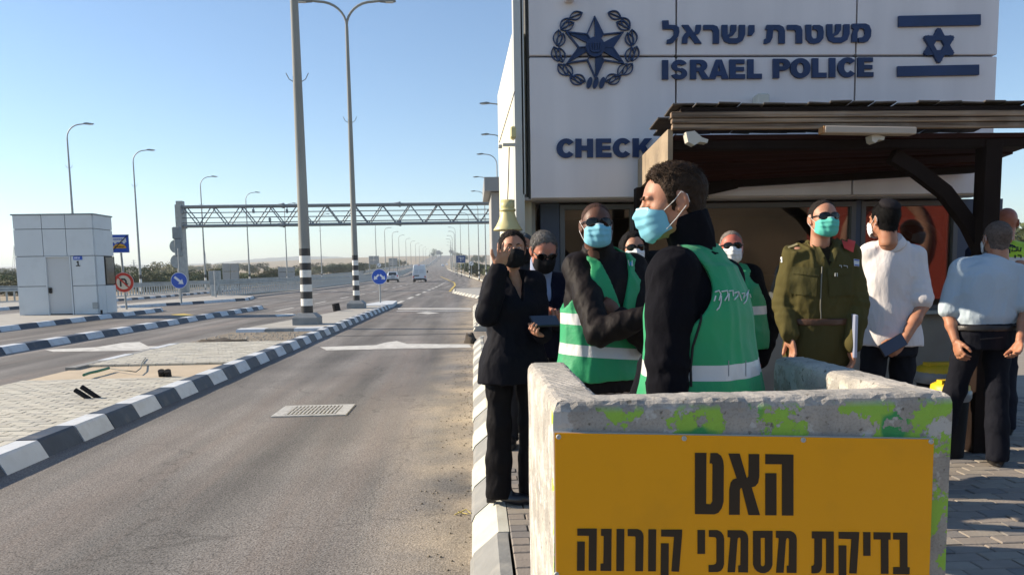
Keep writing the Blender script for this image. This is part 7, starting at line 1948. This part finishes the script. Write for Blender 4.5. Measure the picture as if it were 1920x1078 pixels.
patch(ub, [(1552, 512), (1594, 510), (1596, 552), (1554, 556)], 'chest_pocket', mol, g7, .006, 8); patch(ub, [(1550, 504), (1594, 502), (1594, 516), (1550, 518)], 'pocket_flap', mol, g7, .011, 6)
line_on(ub, [(1541, 500), (1539, 540), (1538, 580), (1539, 600)], .0035, 'zip', mat('zip_grey', (.2, .19, .15), .4), g7, .004)
patch(ub, [(1474, 456), (1510, 444), (1514, 454), (1478, 468)], 'epaulette', mat('epaulette', (.30, .27, .15), .7), g7, .008, 4); patch(ub, [(1568, 444), (1602, 456), (1600, 468), (1564, 456)], 'epaulette', mol, g7, .008, 4)
patch(ub, [(1576, 448), (1602, 456), (1598, 474), (1580, 468)], 'red_beret_fold', m_red, g7, .012, 4)
patch(ub, [(1453, 478), (1467, 475), (1468, 492), (1454, 494)], 'sleeve_badge', m_print, g7, .004, 5); patch(ub, [(1455, 481), (1465, 479), (1466, 489), (1456, 491)], 'badge_centre', m_black, g7, .006, 4)
patch(ub, [(1600, 486), (1610, 487), (1610, 500), (1600, 499)], 'flag_patch', m_print, g7, .004, 4); line_on(ub, [(1601, 488), (1609, 489)], .003, 'patch_stripe', m_blue, g7, .006); line_on(ub, [(1601, 497), (1609, 498)], .003, 'patch_stripe', m_blue, g7, .006)
line_on(ub, [(1573, 498), (1577, 498), (1577, 502)], .0018, 'name_tape_letter', m_print, g7, .004); line_on(ub, [(1581, 498), (1588, 499), (1588, 503)], .0018, 'name_tape_letter', m_print, g7, .004)
line_on(ub, [(1563, 513), (1563, 519)], .0018, 'rank_bar', m_print, g7, .016); line_on(ub, [(1567, 513), (1567, 519)], .0018, 'rank_bar', m_print, g7, .016)
# collar leaves
for q_ in ([(1516, 448), (1524, 440), (1546, 482), (1536, 494)], [(1572, 440), (1580, 446), (1562, 494), (1552, 484)]): patch(ub, q_, 'collar', mol, g7, .012, 5)
p = at(1598, 628, 4.15); mb = MB(); mb.box((0, 0, 0), (.016, .22, .235), rot=Matrix.Rotation(R(-17), 3, 'Z'), bev=.003); ob = mb.put('document_folder', mat('folder_blue', (.30, .34, .46), .4), loc=p); tag(ob, 'blue and white document folder held at the officer side', 'folder')

# ---- 8. man in white shirt seen from behind
O = feet(1672, 4.60)
mws = cloth('shirt_white', (.70, .67, .66), .8, .1, 400, .2, .06)
g8, d8 = build_person('man with skullcap in white shirt seen from behind, phone behind his back', O, yaw_to(-.10, 1), H=1.76, bulk=1.0, skinm=sk_arm, fine=True,
    joints=dict(head=at(1658, 412, 4.58), shL=at(1640, 476, 4.64) + Vector((-.02, 0, 0)), elL=at(1625, 575, 4.72), wrL=at(1640, 650, 4.68), shR=at(1712, 482, 4.60), elR=at(1729, 574, 4.50), wrR=at(1694, 640, 4.41)),
    head=dict(yaw=6, pitch=0, scale=.875), hair=dict(style='kippah_hair', th=.007, amp=.001, s=80, m=hairm('jet', (.009, .008, .008)), n=2500, L=.012),
    mask=('pleat', m_mwhite), top=dict(m=mws, fat=.84, off=.018, hem=.86, fold=.008, fs=16, seed=44, collar=.6, fold_collar=1, sleeve='short', name='shirt', flare=.02),
    legs=dict(m=cloth('jeans_black', (.012, .014, .020)), waist=.98, fold=.005, flare=.0, off=.010), hands=[dict(side='R', curl=[.7, .8, .85, .9], thumbside=-1, palm=(0, 1, .2), dir=(-.75, -.1, -.55), fine=True)])
hm = MB(); hm.ell((0, -.052, .098), (.072, .075, .035), 20, 10, Matrix.Rotation(R(28), 3, 'X')); d8['hput'](hm, 'skullcap', cloth('skullcap_black', (.018, .016, .018), .8))
phone(at(1674, 647, 4.38), (-.1, -1, .1), (.82, 0, .45), 'phone with blue screen held behind the back of the man in white shirt', c=(.05, .09, .16), sz=(.078, .155))
wb = bvh_of(d8['loc']['top']); patch(wb, [(1655, 442), (1670, 442), (1670, 446), (1655, 446)], 'collar_label', mat('label_grey', (.2, .2, .24), .6), g8, .004, 3)

# ---- 9. older man in pale blue shirt, back view, at the right edge
O = feet(1851, 5.00)
g9, d9 = build_person('grey-haired man seen from behind in pale blue shirt and dark trousers at right edge', O, yaw_to(-.08, 1), H=1.725, bulk=1.12, skinm=sk_arm, fine=True,
    joints=dict(head=at(1869, 447, 5.02), shL=at(1805, 505, 5.05), elL=at(1778, 590, 5.05), wrL=at(1792, 640, 4.95), shR=at(1912, 500, 4.95), elR=at(1924, 580, 4.90), wrR=at(1912, 640, 4.80), ankR=(.06, -.10, .09), kneeR=(.08, -.04, .5), ankL=(-.16, .20, .09), kneeL=(-.12, .10, .50)),
    head=dict(yaw=-14, pitch=0, scale=.96), hair=dict(style='short', th=.004, amp=.001, s=130, m=hairm('saltpepper', (.17, .13, .11)), n=900, L=.007),
    mask=('pleat', m_mwhite), top=dict(m=cloth('shirt_ice', (.46, .55, .62), .8, .1, 400, .2, .05), off=.024, hem=.955, fold=.0065, fs=15, seed=51,  collar=.5, fold_collar=1, sleeve='short', name='shirt', fat=.95, belly=.015, pinch=.022),
    legs=dict(m=cloth('trousers_dark', (.010, .011, .017)), belt=mat('belt_black', (.015, .013, .012), .4), boff=.030, bz=.925, waist=.97, off=.020, flare=.022, fold=.006, foot={'L': 10, 'R': -30}),
    hands=[dict(side='L', curl=.5, palm=(1, 0, 0)), dict(side='R', curl=.5, palm=(-1, 0, 0))])
tb = bvh_of([c for c in col.objects if c.parent == g9 and c.name.startswith('trousers')][0])
line_on(tb, [(1838, 636), (1880, 632)], .004, 'pocket_welt', m_black, g9, .003)

# ---- 10. bald man in yellow hi-vis
O = feet(1872, 5.85)
m_hv = vest_mat('vest_yellow', [('z', 1.30, .10, .0)], (.42, .66, .02))
g10, d10 = build_person('bald man in yellow high-visibility vest behind the man in the pale blue shirt', O, yaw_to(.15, 1), H=1.84, bulk=1.0, skinm=skin('bald', (.36, .15, .10)),
    joints=dict(head=at(1886, 418, 5.9), shL=at(1832, 476, 5.85), shR=at(1926, 474, 5.8)), head=dict(yaw=-22, pitch=0, scale=1.0), top=dict(m=cloth('navy_shirt', (.012, .018, .045)), off=.016, hem=.86, fold=.006, collar=.1, name='shirt'),
    vest=dict(m=m_hv, off=.032, hem=.95), legs=dict(m=cloth('navy_trousers2', (.016, .018, .028)), fold=.006), mask=('pleat', m_mwhite), hands=[dict(side='L', curl=.5, palm=(1, 0, 0))])
hb = bvh_of(d10['loc']['vest'])
def glyphs(strs, b, r=.005):
    for st in strs: line_on(b, st, r, 'vest_letter', m_black, g10, .003)
glyphs([[(1893, 464), (1898, 464), (1897, 472)], [(1893, 467), (1893, 475)], [(1900, 464), (1905, 464), (1905, 471), (1900, 471)], [(1908, 464), (1908, 470), (1913, 471), (1914, 465)], [(1908, 479), (1914, 479), (1914, 484)], [(1903, 479), (1903, 484)]], hb)

# ---- 11. head glimpsed behind the woman
O = feet(978, 5.9)
g11, d11 = build_person('person in grey cap glimpsed between the woman in black and the grey-haired man', O, yaw_to(-.1, -1), H=1.69, skinm=sk_tan, joints=dict(head=at(981, 466, 5.85)), head=dict(yaw=0, scale=.95),
    hair=dict(style='short', th=.008, m=hairm('greycap', (.10, .12, .14))), mask=('plain', m_mblack), top=dict(m=cloth('coat_grey', (.03, .035, .045)), off=.02, name='coat'), legs=dict(m=cloth('trousers_grey', (.03, .03, .035))))

# ---- like-looking bushes and trees are told apart by their order from the left
_by = {}
for o in list(col.objects):
    if o.parent is None and 'category' in o and o.get('category') in ('bush', 'tree'): _by.setdefault(o['label'], []).append(o)
_ord = ['first', 'second', 'third', 'fourth', 'fifth', 'sixth', 'seventh', 'eighth', 'ninth', 'tenth', 'eleventh', 'twelfth', 'thirteenth', 'fourteenth']
for lab, os_ in _by.items():
    if len(os_) < 2: continue
    os_.sort(key=lambda o: proj(o.location)[0])
    for i, o in enumerate(os_):
        t = lab + ', ' + _ord[min(i, 13)] + ' from left'
        if len(t.split()) > 16: t = t.replace('behind the bus sign', 'behind bus sign').replace('at the left edge beyond', 'left edge beyond').replace(' the ', ' ', 1)
        o['label'] = t
